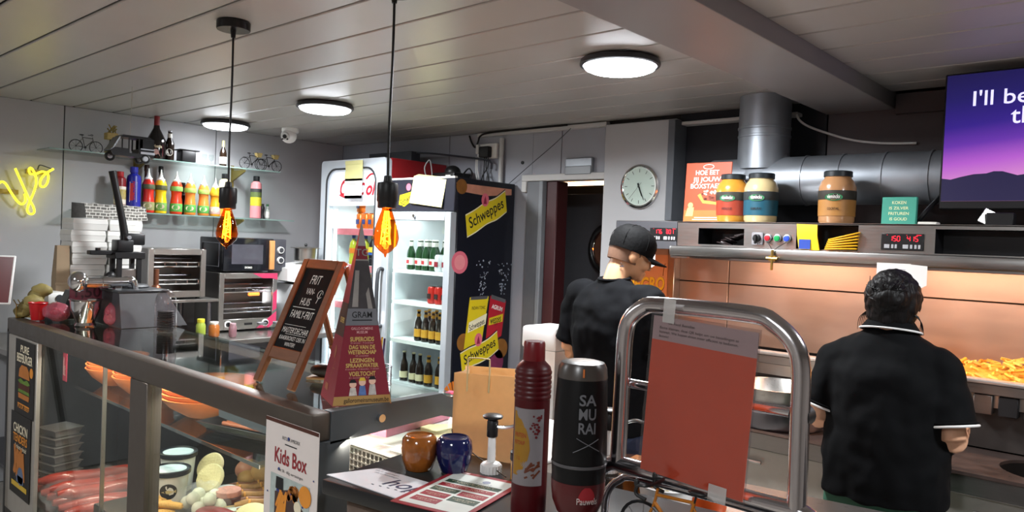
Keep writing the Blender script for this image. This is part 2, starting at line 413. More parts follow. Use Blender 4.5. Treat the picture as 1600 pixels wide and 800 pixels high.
obj('handle', B().tube([(SX0+.03, SY-.03, 1.45), (SX0+.03, SY-.075, 1.42), (SX0+.03, SY-.075, 1.08), (SX0+.03, SY-.03, 1.05)], .014, 10, 4), dgrey, dr)
obj('lock', B().cyl((-3.92, SY-.03, 1.83), (-3.92, SY-.045, 1.83), .012, n=12), chrome, dr)
S_SH = (1.455, 1.235, .965, .66)
for z in S_SH:
    o = obj('shelf', B().box(SX0+.05, SX1-.05, SY+.04, 3.93, z-.008, z), f_white, fs)
    obj('price_rail', B().box(SX0+.05, SX1-.05, SY+.025, SY+.04, z-.022, z+.004), white_p, o)
obj('light_tube', B().box(SX0+.05, SX0+.066, SY+.03, SY+.046, .38, 1.78), led_strip, fs)
area('fridge_light', (-3.92, 3.60, 1.83), (0, 0, 0), .55, FRIDGE_W, (.95, .98, 1), 'RECTANGLE', .25, fs)
area('fridge_light', (SX0+.09, 3.48, 1.1), (0, -PI/2, -.5), .1, FRIDGE_W*.8, (.95, .98, 1), 'RECTANGLE', 1.3, fs)
# print on the dark side, laid out on the side panel (local x = +Y, local y = up)
def yz(b): return b.xf(Matrix.Translation((SX1, 0, 0)) @ Euler(SIDE).to_matrix().to_4x4())
def ribbon(path, hw):
    up = [(p[0]-.012, p[1]+hw) for p in path]; dn = [(p[0]+.012, p[1]-hw) for p in path]
    return up+dn[::-1]
def banner(cp, hw, word, th):
    pts = [tuple(v)[:2] for v in catmull([(a, b, 0) for a, b in cp], 6)]
    bb = B().prism(ribbon(pts, hw+.012), .0005, .001); o1 = obj('banner_edge', yz(bb), ink, fs)
    obj('banner', yz(B().prism(ribbon(pts, hw+.004), .001, .0015)), M('print_cream', '#e9e2c0', .5), fs)
    obj('banner', yz(B().prism(ribbon(pts, hw-.004), .0015, .002)), ye, fs)
    a, b = cp[0], cp[-1]; ang = math.atan2(b[1]-a[1], b[0]-a[0])
    mid = ((a[0]+b[0])/2, (a[1]+b[1])/2); L_ = math.hypot(b[0]-a[0], b[1]-a[1])*.86
    obj('lettering', yz(B().fit(word, L_, th, mid[0]+th*.35*math.sin(ang), mid[1]-th*.42*math.cos(ang), .0026, .012, .18, ang)), ink, fs)
    e = mid[0]-.02, mid[1]+hw+.018
    obj('emblem', yz(B().disc(e[0], e[1], .036, .002, .0026, ry=.045)), pk, fs)
    obj('emblem_figure', yz(B().prism([(e[0]-.016, e[1]-.028), (e[0]+.016, e[1]-.028), (e[0]+.01, e[1]), (e[0], e[1]+.026), (e[0]-.01, e[1])], .0027, .003)), M('print_wine', '#8c2440', .5), fs)
banner([(3.515, 1.772), (3.60, 1.812), (3.70, 1.868), (3.80, 1.905), (3.893, 1.962)], .072, 'Schweppes', .072)
banner([(3.515, .865), (3.60, .895), (3.69, .915), (3.78, .945), (3.865, .992)], .062, 'Schweppes', .062)
obj('can_print', yz(B().prism([(3.575, 1.298), (3.758, 1.301), (3.70, .97), (3.53, .90)], .0003, .0008)), ye, fs)
obj('can_print', yz(B().prism([(3.585, 1.302), (3.75, 1.305), (3.742, 1.283), (3.58, 1.28)], .0009, .0012)), alu, fs)
obj('can_print', yz(B().prism([(3.773, 1.305), (3.935, 1.262), (3.90, 1.02), (3.74, .96)], .0003, .0007)), re_, fs)
obj('can_print', yz(B().prism([(3.785, 1.312), (3.93, 1.274), (3.926, 1.25), (3.778, 1.285)], .0009, .0012)), alu, fs)
obj('lettering', yz(B().fit('INDIAN TONIC', .13, .022, 3.662, 1.215, .0012, .01)), ink, fs)
obj('lettering', yz(B().fit('AGRUM', .11, .03, 3.842, 1.205, .0012, .02, 0, -.25)), ink_w, fs)
obj('banner', yz(B().prism([(3.565, 1.06), (3.735, 1.11), (3.745, 1.185), (3.575, 1.13)], .001, .0013)), M('print_cream', '#e9e2c0', .5), fs)
obj('lettering', yz(B().fit('Schweppes', .15, .04, 3.655, 1.095, .0016, .012, .15, .3)), ink, fs)
obj('banner', yz(B().prism([(3.765, 1.10), (3.905, 1.12), (3.91, 1.175), (3.77, 1.15)], .001, .0013)), ye, fs)
obj('lettering', yz(B().fit('weppes', .11, .035, 3.838, 1.115, .0016, .012, .15, .14)), ink, fs)
rs = random.Random(3)
sb = B()
for k in range(90):
    u = rs.random(); cx_ = 3.69 if k % 2 else 3.90
    sb.disc(cx_+(rs.random()-.5)*(.04+.13*u), 1.31+u*.24, .002+rs.random()*.005, .0004, .0007, 6)
obj('splash_print', yz(sb), M('print_frost', '#9aa2b0', .5), fs)['kind'] = 'stuff'
obj('fruit_print', yz(B().disc(3.468, 1.532, .075, .0003, .0007)), pk, fs)
obj('fruit_print', yz(B().disc(3.468, 1.532, .05, .0008, .001)), M('print_rose', '#e58c92', .5), fs)
for q_ in ((3.53, 1.0, .06), (3.90, .93, .07)): obj('fruit_print', yz(B().disc(*q_, .0003, .0005)), M('print_amber', '#8a5a22', .5, noise=.4), fs)
obj('fruit_print', yz(B().disc(3.86, .84, .07, .0003, .0005, ry=.09)), M('print_plum', '#7c2f52', .5, noise=.3), fs)
fb = B()
for k in range(9):
    a = .3+k*.33; fb.prism([(3.46, .62), (3.46+.12*math.cos(a-.14), .62+.13*math.sin(a-.14)), (3.46+.12*math.cos(a+.12), .62+.13*math.sin(a+.12))], .0003, .0007)
obj('fruit_print', yz(fb), orn, fs)
obj('fruit_print', yz(B().prism([(3.411, 2.052), (3.947, 2.049), (3.949, 2.008), (3.70, 1.985), (3.425, 2.0)], .0003, .0006)), M('print_salmon', '#c98a72', .5, noise=.35, scale=12), fs)
obj('fruit_print', yz(B().disc(3.46, 2.03, .05, .0007, .001)), M('print_amber', '#8a5a22'), fs)
# small banner on its header
hb = B().prism([(-4.16, 1.91), (-4.10, 1.895), (-3.93, 1.985), (-3.93, 2.04), (-4.02, 2.0), (-4.15, 1.975)], .0005, .0012).xf(Matrix.Translation((.03, SY, 0)) @ Euler(FRONT).to_matrix().to_4x4())
obj('banner', hb, ye, fs)
obj('lettering', B().fit('Schweppes', .2, .05, -4.01, 1.935, .0018, .012, .1, .42).xf(Matrix.Translation((0, SY, 0)) @ Euler(FRONT).to_matrix().to_4x4()), ink, fs)
obj('emblem', B().disc(-4.06, 2.03, .025, .0013, .002).xf(Matrix.Translation((.03, SY, 0)) @ Euler(FRONT).to_matrix().to_4x4()), pk, fs)
# sheet of notes hanging over the header
nb = B(); pr = [(-3.965, 2.096, .14), (-3.965, 2.10, .03), (-3.975, 2.085, -.004), (-3.985, 1.99, -.012), (-3.995, 1.90, -.022)]
rows = []
for (x, z, dy) in pr: rows.append((x, SY+dy, z))
V = []; F = []
for i, (x, y, z) in enumerate(rows):
    V += [(x, y, z+.02), (x+.32, y+.004, z-.012), (x+.32, y+.0055, z-.012), (x, y+.0015, z+.02)]
for i in range(len(rows)-1):
    a = i*4; F += [(a, a+1, a+5, a+4), (a+2, a+3, a+7, a+6), (a+1, a+2, a+6, a+5), (a+3, a, a+4, a+7)]
n_ = len(V); F += [(0, 3, 2, 1), (n_-4, n_-3, n_-2, n_-1)]
ns = tag(obj('note_sheet', B().add(V, F), M('cream_paper', '#e0dc9c', .8, noise=.06)), 'cream handwritten sheet hanging over the top of the dark fridge', 'paper')
wl_ = B()
for k in range(9): wl_.rect(-3.95, -3.95+.1+.05*rs.random(), 2.04-k*.016, 2.044-k*.016, 0, .0004)
wl_.disc(-3.74, 1.99, .035, 0, .0004)
obj('writing', wl_.xf(Matrix.Translation((-.01, SY-.026, -.01)) @ Euler((PI/2-.08, 0, 0)).to_matrix().to_4x4()), M('faint_ink', '#9a9a6e', .8), ns)
# ---- the white fridge with the red side
CX0, CX1, CY, CH = -5.085, -4.285, 3.42, 2.25
fc = thing('drinks_fridge', 'white-fronted drinks fridge with red side and script logo, in the corner', 'fridge', group='drinks fridges')
cabinet(fc, CX0, CX1, CY+.03, 3.985, CH, .035, M('fridge_red', '#8e1a20', .4))
def rrect(x0, x1, z0, z1, r, n=6):
    out = []
    for cx_, cz_, a0 in ((x1-r, z1-r, 0), (x0+r, z1-r, PI/2), (x0+r, z0+r, PI), (x1-r, z0+r, 1.5*PI)):
        for k in range(n+1): a = a0+k*PI/2/n; out.append((cx_+r*math.cos(a), cz_+r*math.sin(a)))
    return out
o_r = rrect(CX0, CX1, .3, CH, .03); i_r = rrect(CX0+.095, CX1-.095, .4, CH-.07, .11)
b = B(); n = len(o_r)
ring = []
for (pts, y) in ((o_r, CY+.03), (o_r, CY-.02), (i_r, CY-.035), (i_r, CY+.03)): ring.append([(x, y, z) for x, z in pts])
b.loft(ring, closed=True)
dc = obj('door_frame', b, M('fridge_frame_white', '#c2cad2', .35, .1, noise=.04), fc)
obj('inner_seal', B().tube([(x, CY-.034, z) for x, z in i_r], .008, 6, closed=True), dgrey, dc)
obj('header_panel', B().box(CX0+.09, CX1-.09, CY-.01, CY+.01, 1.905, CH-.05), M('header_lit', '#dfe4ea', .4, noise=.03, emit='#dfe8f4', es=.35), fc)
obj('lettering', B().fit('C', .085, .12, -4.80, 1.98, .0006, .03, .3).fit('oca-C', .2, .09, -4.635, 1.985, .0006, .03, .3).fit('ola', .16, .10, -4.44, 1.985, .0006, .03, .3).xf(Matrix.Translation((0, CY-.012, 0)) @ Euler(FRONT).to_matrix().to_4x4()), M('script_red', '#c81e32', .5), fc)
obj('script_swash', B().tube([(-4.84, CY-.014, 1.985), (-4.78, CY-.014, 1.97), (-4.72, CY-.014, 1.985)], .006, 6, 6), MATS['script_red'], fc)
obj('script_swash', B().tube([(-4.52, CY-.014, 2.10), (-4.46, CY-.014, 2.135), (-4.38, CY-.014, 2.12)], .006, 6, 6), MATS['script_red'], fc)
obj('pane', B().box(CX0+.09, CX1-.09, CY-.004, CY+.002, .4, 1.905), clear, dc)
C_SH = (1.735, 1.46, 1.17, .86, .56)
for z in C_SH:
    o = obj('shelf', B().box(CX0+.05, CX1-.05, CY+.06, 3.93, z-.008, z), f_white, fc)
    obj('price_rail', B().box(CX0+.09, CX1-.06, CY+.045, CY+.06, z-.05, z-.002), M('pink_price_rail', '#d9737f', .5, noise=.25, scale=30), o)
obj('light_tube', B().box(CX0+.11, CX0+.135, CY+.035, CY+.05, .45, 1.88), led_strip, fc)
area('fridge_light', (-4.68, 3.62, 1.89), (0, 0, 0), .55, FRIDGE_W, (.95, .98, 1), 'RECTANGLE', .25, fc)
area('fridge_light', (CX0+.14, 3.5, 1.2), (0, -PI/2, -.4), .1, FRIDGE_W, (.95, .98, 1), 'RECTANGLE', 1.3, fc)
for nm, z0, z1, lab, mm in (('note_paper', 2.075, 2.235, 'cream paper taped to the header of the white fridge, upper one', 'cream_paper'), ('note_paper', 1.955, 2.085, 'white paper taped to the header of the white fridge, lower one', 'white_paper')):
    b = B()
    for k in range(6):
        za = z0+(z1-z0)*k/6; zb = z0+(z1-z0)*(k+1)/6; w = .004*math.sin(k*1.4)
        b.box(-4.735, -4.525, CY-.048-w if k else CY-.046, CY-.046, za, zb+.0002)
    tag(obj(nm, b, MATS[mm]), lab, 'paper')

# ---- bottles and cans in the fridges
ORD = 'first second third fourth fifth sixth'.split()
def bottle_proto(name, cat, prof, mat, labels=(), cap=None, liquid=None):
    t = thing(name, 'x', cat)
    obj('body', B().lathe(prof, 14), mat, t)
    for (r, z0, z1, mm) in labels: obj('label', B().lathe([(r-.001, z0), (r, z0+.001), (r, z1-.001), (r-.001, z1)], 14), mm, t)
    if cap: obj('cap', B().lathe(cap[0], 12), cap[1], t)
    return t
beer = [(.02, 0), (.029, .004), (.03, .012), (.03, .115), (.026, .135), (.014, .165), (.0125, .20), (.0135, .203), (.0135, .21)]
beer_cap = [(.0145, .207), (.0145, .213), (.011, .217)]
g_green = M('green_bottle_glass', '#1e3d22', .12, spec=.6); g_brown = M('brown_bottle_glass', '#1c120b', .12, spec=.6)
lab_w = M('label_white', '#dcdad2', .5); lab_r = M('label_red', '#b82a30', .5); lab_y = M('label_amber', '#c8932c', .5); lab_c = M('label_cream', '#cfc5a0', .5)
P_green = bottle_proto('beer_bottle', 'bottle', beer, g_green, ((.0309, .035, .085, lab_w), (.0155, .168, .198, lab_w)), (beer_cap, lab_w))
obj('label_patch', B().box(-.013, .013, -.0316, -.030, .045, .07), lab_r, P_green)
P_brown = bottle_proto('beer_bottle', 'bottle', beer, g_brown, ((.0309, .03, .085, lab_y), (.0155, .17, .19, lab_y)), (beer_cap, lab_y))
P_brown2 = bottle_proto('beer_bottle', 'bottle', beer, g_brown, ((.0309, .03, .075, lab_c),), (beer_cap, lab_c))
canp = [(.024, 0), (.031, .008), (.033, .015), (.033, .105), (.027, .115), (.026, .117)]
def can_proto(col, nm, band):
    t = thing('drink_can', 'x', 'can'); obj('body', B().lathe(canp, 14), col, t)
    obj('lid', B().lathe([(.026, .116), (.027, .119), (.024, .1175)], 14), alu, t)
    if band: obj('label', B().box(-.016, .016, -.0345, -.030, .035, .07), band, t)
    return t
K_red = can_proto(M('can_red', '#c02a22', .3, .3), 'red', M('can_dark', '#2b1b1a', .4))
K_wht = can_proto(M('can_white', '#d2d3d6', .3, .3), 'white', M('can_maroon', '#8a2230', .4))
K_orn = can_proto(M('can_orange', '#df6a1c', .3, .3), 'orange', M('can_blue', '#26408a', .4))
petp = [(.026, 0), (.032, .006), (.033, .02), (.031, .06), (.033, .10), (.033, .135), (.028, .165), (.014, .19), (.0115, .20), (.0115, .205)]
petc = [(.0135, .20), (.0135, .222), (.012, .224)]
T_or = bottle_proto('soda_bottle', 'bottle', petp, M('soda_green_yellow', '#b9b93a', .15), ((.0338, .085, .125, orn),), (petc, M('cap_blue', '#2a56a8', .4)))
T_dk = bottle_proto('soda_bottle', 'bottle', petp, M('soda_dark', '#1c1a20', .15), ((.0338, .10, .14, M('label_yellow', '#e2c23a', .5)), (.0338, .08, .098, M('cap_blue', '#2a56a8', .4))), (petc, M('label_yellow', '#e2c23a', .5)))
first = {}
def put(proto, loc, label, group):
    if proto not in first:
        first[proto] = 1; proto.location = loc; proto['label'] = label; proto['group'] = group; return proto
    return dup(proto, loc, label, group)
z = S_SH[0]; G1 = 'green beer bottles in the dark fridge'
for k, x in enumerate((-4.12, -4.03, -3.96, -3.88, -3.80, -3.73)):
    for j in range(2):
        if k >= 3 and j == 0 and k != 3: continue
        put(P_green, (x+.012*j, 3.52+.085*j, z), 'green beer bottle, top shelf of dark fridge, %s row, %s from the handle' % (('front', 'back')[j], ORD[k]), G1)
for k, x in enumerate((-3.80, -3.725)): put(K_wht, (x, 3.50, z), 'white drink can in front of the green beer bottles, %s the tall reddish bottle' % ('farther from', 'nearer')[k], 'white cans in the dark fridge')
rb = put(bottle_proto('spirit_bottle', 'bottle', [(v*1.05, w*1.35) for v, w in beer], M('rose_glass', '#7c3a34', .15), ((.033, .05, .12, lab_w),), ([(.015, .28), (.015, .30), (.012, .302)], lab_r)), (-3.66, 3.56, z), 'tall reddish bottle at the end of the top shelf of the dark fridge', None)
z = S_SH[1]
for k, x in enumerate((-3.86, -3.79, -3.72, -3.655)):
    for j in range(2): put(K_red, (x, 3.50+.08*j, z), 'red drink can in the dark fridge, %s row, %s from the handle' % (('front', 'back')[j], ORD[k]), 'red cans in the dark fridge')
z = S_SH[2]
for k, x in enumerate((-3.99, -3.915, -3.84, -3.77)):
    for j in range(2): put(P_brown, (x+.01*j, 3.50+.09*j, z), 'brown beer bottle, third shelf of dark fridge, %s row, %s from the handle' % (('front', 'back')[j], ORD[k]), 'amber-label bottles in the dark fridge')
pw = bottle_proto('water_bottle', 'bottle', beer, M('pale_bottle', '#aab0ae', .15), ((.0309, .03, .08, lab_w),), (beer_cap, lab_r))
for k, x in enumerate((-3.70, -3.635)): put(pw, (x, 3.50, z), 'clear bottle with white label in the dark fridge, %s the doorway side' % ('farther from', 'nearer')[k], 'clear bottles in the dark fridge')
z = S_SH[3]
for k, x in enumerate((-4.13, -4.03, -3.96)): put(P_brown2, (x, 3.50, z), 'dark beer bottle with pale label, lowest shelf of dark fridge, %s from handle' % ORD[k], 'pale-label bottles in the dark fridge')
for k, x in enumerate((-3.87, -3.78, -3.70, -3.64)): dup(P_brown, (x, 3.50+.02*(k % 2), z), 'brown beer bottle with amber label, lowest shelf of dark fridge, %s one' % ORD[k], 'amber-label bottles on the lowest shelf')
# white fridge contents
z = C_SH[0]
for k, x in enumerate((-4.72, -4.645, -4.57, -4.49, -4.42)):
    put(K_orn, (x, 3.52, z), 'orange drink can on the top shelf of the white fridge, %s in the row' % ORD[k], 'orange cans in the white fridge')
put(K_orn, (-4.72, 3.52, z+.119), 'orange drink can standing on top of another can in the white fridge', 'stacked orange can')
dup(K_red, (-4.44, 3.61, z), 'red drink can behind the orange cans in the white fridge, inner one', 'red cans in the white fridge')
dup(K_red, (-4.37, 3.61, z), 'red drink can behind the orange cans in the white fridge, outer one', 'red cans in the white fridge')
for zi in (1, 2, 3):
    z = C_SH[zi]
    w = ('second', 'third', 'fourth')[zi-1]
    for k, x in enumerate((-4.80, -4.725, -4.65)): put(T_or, (x, 3.52, z), 'yellow-green soda bottle with blue cap, %s on the %s shelf of the white fridge' % (ORD[k], w), 'yellow-green sodas, %s shelf' % w)
    for k, x in enumerate((-4.56, -4.485, -4.41)): put(T_dk, (x, 3.52, z), 'dark soda bottle with yellow cap, %s on the %s shelf of the white fridge' % (ORD[k], w), 'dark sodas, %s shelf' % w)
# odds and ends on top of the fridges
t = thing('desk_fan', 'black device with a bent arm and cables lying on top of the fridges', 'device', (-4.0, 3.78, 2.09))
obj('body', B().box(-.13, .1, -.08, .1, 0, .07, .01), black, t)
obj('motor', B().sph((-.02, .02, .08), (.06, .06, .05), 14, 8), black, t)
obj('cable', B().tube([(.08, 0, .03), (.14, .02, .10), (.2, 0, .06), (.22, -.05, .003)], .006, 6, 6), black, t)
obj('tag', B().box(-.06, -.02, -.088, -.085, .02, .04).box(.02, .07, -.088, -.085, .03, .05), lab_w, t)
obj('cord', B().tube([(-.15, -.1, .003), (-.17, -.12, .10), (-.14, -.1, .16), (-.11, -.1, .06), (-.1, -.12, .003)], .005, 6, 6), M('grey_cord', '#8b8b8c', .5), t)
tr = tag(obj('cable_tray', B().box(-4.95, -4.43, 3.75, 3.84, 2.255, 2.34, .003, 1).tube([(-4.43, 3.80, 2.33), (-4.3, 3.85, 2.325), (-4.0, 3.93, 2.29), (-3.8, 3.95, 2.26), (-3.78, 3.95, 2.20)], .008, 6, 3), M('tray_grey', '#3a3d44', .5)), 'dark grey metal tray with a bent rod lying on top of the white fridge', 'tray')

# ---- outlet, conduit, cables on the back wall
t = thing('power_outlet', 'double wall outlet with black plug adapters and hanging cables beside the doorway', 'outlet', (-3.85, YB, 2.335))
obj('plate', B().box(-.10, .10, -.03, 0, -.055, .055, .006, 1), white_p, t)
obj('plug', B().box(-.04, .055, -.075, -.03, -.05, .03, .008), black, t)
obj('plug', B().box(-.095, -.065, -.05, -.03, -.02, .05, .004), M('plug_white', '#d5d5d2', .4), t)
for k, (a, b2, mm) in enumerate(((-.085, -.08, 'white_plastic'), (-.07, -.06, 'white_plastic'), (0, -.01, 'black_plastic'), (.02, .04, 'black_plastic'), (.035, -.03, 'black_plastic'))):
    obj('cable', B().tube([(a, -.05, -.04), (a-.005, -.045, -.12), (b2, -.04, -.2), (b2+.01, -.03, -.30)], .0045, 6, 5), MATS[mm], t)
tag(obj('conduit_pipe', B().cyl((-3.705, 3.975, 2.03), (-3.705, 3.975, 2.42), .018, n=12), m_trim), 'pale vertical pipe on the wall between outlet and doorway', 'pipe')
tag(obj('wall_cable', B().tube([(-4.05, 3.985, 2.46), (-4.02, 3.98, 2.41), (-3.975, 3.975, 2.37), (-3.94, 3.97, 2.41), (-3.905, 3.955, 2.445), (-3.8, 3.95, 2.462), (-3.4, 3.95, 2.466), (-3.1, 3.95, 2.466)], .007, 6, 5), black), 'black cable running in a loop along the cornice over the doorway', 'cable')
tag(obj('wall_cable', B().tube([(-1.563, 3.925, 2.405), (-1.547, 3.93, 2.373), (-1.509, 3.95, 2.343), (-1.426, 3.98, 2.307), (-1.297, 3.985, 2.263), (-1.16, 3.985, 2.239), (-1.0, 3.985, 2.23)], .006, 6, 5), white_p), 'white cable sagging from the cornice towards the screen above the duct', 'cable')
tag(obj('thin_wire', B().tube([(-3.62, 3.97, 2.09), (-3.4, 3.95, 2.22), (-3.2, 3.94, 2.34), (-3.06, 3.94, 2.44)], .0025, 5, 4), dgrey), 'thin wire slanting from the fridge up to the cornice above the doorway', 'wire')
t = thing('emergency_light', 'grey emergency light box on the wall above the doorway', 'light', (-3.01, YB, 2.195))
obj('box', B().box(-.11, .11, -.03, 0, -.06, .055, .006, 1), M('emg_grey', '#7d8288', .3, .2), t)
obj('cover', B().box(-.105, .105, -.034, -.03, -.055, .0, .003, 1), M('emg_pale', '#5f646a', .3), t)
tag(obj('wall_plug', B().cyl((-3.52, 3.992, 2.24), (-3.52, 4.0, 2.24), .012, n=12), black), 'small round black cap in the wall beside the doorway', 'cap')
# ---- clock
t = thing('wall_clock', 'round wall clock with white dial and silver rim beside the doorway', 'clock', (-2.51, YB-.05, 2.048), FRONT)
obj('rim', B().lathe([(.125, 0), (.135, .012), (.134, .02), (.124, .024), (.117, .021), (.115, .019)], 40, cap=False), chrome, t)
obj('dial', B().disc(0, 0, .116, .016, .02, 40), M('dial_white', '#e9e9e6', .5, noise=.02), t)
for k in range(12):
    a = k*PI/6; o = obj('hour_mark', B().box(-.0016, .0016, .085, .105, .0203, .0212), ink, t, rot=(0, 0, a))
obj('hour_hand', B().prism([(-.006, -.02), (.006, -.02), (.003, .065), (-.003, .065)], .024, .025), ink, t, rot=(0, 0, -2.78))
obj('minute_hand', B().prism([(-.004, -.02), (.004, -.02), (.002, .092), (-.002, .092)], .026, .027), ink, t, rot=(0, 0, -2.71))
obj('second_hand', B().box(-.0008, .0008, -.03, .10, .028, .0285), ink, t, rot=(0, 0, 2.42))
obj('centre_cap', B().cyl((0, 0, .02), (0, 0, .0295), .006, n=12), chrome, t)
obj('glass', B().disc(0, 0, .115, .031, .0318, 40), clear, t)
# ================================================================== frying range with its hood
RX0, RX1 = -2.27, .9
steel_b = M('steel_brushed', '#9b9997', .32, 1, .10, 30, stretch=(.3, 6, 6))
steel_h = M('steel_hood', '#8f8b88', .34, 1, .10, 30, stretch=(.3, 6, 6))
splash_m = M('splash_steel', '#b8a398', .42, .85, .10, 10, stretch=(.6, 1, 2))
warm_tube = EMIT('heat_tube', '#ff9a55', 18)
hood = thing('extractor_hood', 'long stainless steel extractor hood with displays and buttons above the fries', 'hood')
HY, HT, HB = 3.35, 1.814, 1.695
hb = B()
opens = ((-1.789, -1.555, 1.706, 1.784), (-1.31, -1.047, 1.70, 1.808), (-.756, .35, 1.70, 1.797))
xs = -1.905
for (a, b2, z0, z1) in opens:
    hb.box(xs, a, HY, HY+.006, HB, HT).box(a, b2, HY, HY+.006, HB, z0).box(a, b2, HY, HY+.006, z1, HT); xs = b2
hb.box(xs, RX1, HY, HY+.006, HB, HT)
obj('front_panel', hb, steel_b, hood)
obj('front_panel', B().box(RX0, -1.907, HY-.004, HY+.006, HB-.02, HT, .002, 1), M('hood_grey', '#54555a', .4, .4, .08), hood)
obj('top_plate', B().box(RX0, RX1, HY, 3.98, HT-.004, HT+.002), steel_h, hood)
obj('side_panel', B().box(RX0, RX0+.01, HY+.006, 3.98, HB-.02, HT-.004), steel_h, hood)
obj('bottom_plate', B().box(RX0+.01, RX1, HY+.01, 3.93, HB-.012, HB-.006), steel_h, hood)
obj('edge_rail', B().box(-1.92, RX1, HY-.05, HY+.012, 1.645, 1.694, .008), steel_b, hood)
obj('edge_lip', B().box(-1.92, RX1, HY-.035, HY+.03, 1.632, 1.646, .003, 1), steel_h, hood)
for (a, b2, z0, z1) in opens:
    obj('compartment', B().box(a, b2, HY+.14, HY+.145, z0, z1).box(a-.004, a, HY+.006, HY+.14, z0, z1).box(b2, b2+.004, HY+.006, HY+.14, z0, z1).box(a, b2, HY+.006, HY+.14, z0-.004, z0), M('compartment_dark', '#1a1a1d', .4, .3), hood)
def seg(d, x, y, h):
    S_ = {'0': 'abcdef', '1': 'bc', '2': 'abged', '3': 'abgcd', '4': 'fgbc', '5': 'afgcd', '6': 'afgecd', '7': 'abc', '8': 'abcdefg', '9': 'abcfgd'}[d]
    w = h*.5; t_ = h*.06; q = B()
    g = dict(a=(0, w, h), d=(0, w, 0), g=(0, w, h/2)); v = dict(f=(0, h/2, h), b=(w, h/2, h), e=(0, 0, h/2), c=(w, 0, h/2))
    for s_ in S_:
        if s_ in g: a, b2, yy = g[s_]; q.rect(x+a+t_, x+b2-t_, y+yy-t_, y+yy+t_, .003, .0034)
        else: xx, a, b2 = v[s_]; q.rect(x+xx-t_, x+xx+t_, y+a+t_, y+b2-t_, .003, .0034)
    return q
red_led = EMIT('red_digits', '#ff1c30', 1.6)
def display(xc, zc, w, l_, r_):
    t = obj('display', B().box(-w/2, w/2, -.034, .034, -.002, .003, .002, 1), black, hood, (xc, HY-.002, zc), FRONT)
    for (txt, x) in ((l_, -w*.30), (r_, w*.12)):
        for k, ch in enumerate(txt):
            obj('digit', seg(ch, x+k*.0145, .004, .02), red_led, t)
    for k, (a, ww) in enumerate(((-.42, .13), (-.25, .055), (-.17, .055), (.02, .13), (.19, .055), (.29, .055), (.375, .055))):
        obj('key', B().box(a*w, a*w+ww*w, -.026, -.010, .003, .0042, .0005, 1), M('key_grey', '#a9a9ad', .4), t)
    obj('status_lamp', B().rect(-w*.36, -w*.35, .027, .029, .003, .0034).rect(w*.10, w*.11, .027, .029, .003, .0034).rect(w*.33, w*.44, .028, .030, .003, .0034), red_led, t)
display(-1.983, 1.748, .158, '176', '801')
display(-.875, 1.742, .160, '150', '415')
t = obj('selector_switch', B().box(-.027, .027, -.03, .027, 0, .006, .004, 1), M('switch_plate', '#9b9ba0', .4, .5), hood, (-1.487, HY-.004, 1.742), FRONT)
obj('knob', B().lathe([(.019, .006), (.018, .016), (.012, .02)], 18).box(-.005, .005, -.026, .016, .016, .03, .002, 1), black, t)
for x, c, nm in ((-1.437, '#a0202c', 'red'), (-1.392, '#0f8a4a', 'green'), (-1.348, '#2a4cc0', 'blue')):
    t = obj('push_button', B().lathe([(.017, 0), (.018, .006), (.014, .008)], 20), M('switch_plate'), hood, (x, HY-.004, 1.744), FRONT); t['label'] = nm + ' push button'
    obj('button_cap', B().lathe([(.0135, .006), (.013, .014), (.008, .0155)], 18), M('button_'+nm, c, .35), t)
obj('wire', B().tube([(-1.44, HY-.006, 1.728), (-1.395, HY-.055, 1.69), (-1.39, HY-.058, 1.66)], .0015, 5, 4).tube([(-1.35, HY-.006, 1.728), (-1.385, HY-.055, 1.69), (-1.39, HY-.058, 1.66)], .0015, 5, 4), black, hood)
obj('latch', B().cyl((-1.39, HY-.062, 1.60), (-1.39, HY-.062, 1.69), .006, n=8).cyl((-1.415, HY-.062, 1.652), (-1.365, HY-.062, 1.652), .007, n=8).box(-1.405, -1.375, HY-.064, HY-.05, 1.64, 1.665), M('brass', '#a98a4a', .35, .9), hood)
for xc in (-1.55, -.75, .1):
    lt = obj('heat_lamp', B().box(xc-.32, xc+.32, 3.46, 3.54, HB-.035, HB-.012, .004, 1), steel_h, hood)
    obj('heat_tube', B().cyl((xc-.3, 3.5, HB-.042), (xc+.3, 3.5, HB-.042), .009, n=10), warm_tube, lt)
    area('heat_light', (xc, 3.52, HB-.06), (.25, 0, 0), .6, HEAT_W, (1, .76, .58), 'RECTANGLE', .1, hood)
# ---- the range below
rg = thing('frying_range', 'stainless steel frying range with warming bin, fryer pans and orange-lit splash back', 'range')
SY_ = 3.93
for (a, b2, z0, z1) in ((-2.24, -1.905, 1.499, HB-.012), (-1.90, RX1, 1.499, HB-.012), (-2.24, -1.905, 1.17, 1.494), (-1.90, RX1, 1.17, 1.494)):
    obj('splash_panel', B().box(a, b2, SY_, SY_+.03, z0, z1, .002, 1), splash_m, rg)
obj('end_panel', B().box(RX0, RX0+.02, 3.38, SY_+.03, .9, 1.674), M('end_panel', '#b08a74', .5, .3, .06), rg)
obj('corner_post', B().box(-2.248, -2.205, 3.86, SY_, 1.17, 1.674, .003, 1), steel, rg)
sgn = obj('sign_print', B().box(-.27, .25, -.27, .17, 0, .0015), M('orange_print', '#d88a5a', .5, noise=.1), rg, (RX0+.02, 3.63, 1.47), SIDE)
obj('lettering', B().fit('NEGRO', .40, .075, .0, -.03, .0022, .03), M('letter_yellow', '#e8b21c', .5), sgn)
obj('lettering_edge', B().fit('NEGRO', .41, .08, .002, -.034, .0018, .055), M('letter_brown', '#8a4a14', .5), sgn)
obj('leaf_mark', B().tube([(.18, .05, .002), (.185, .09, .002), (.20, .12, .002)], .003, 5, 3), M('letter_brown'), sgn)
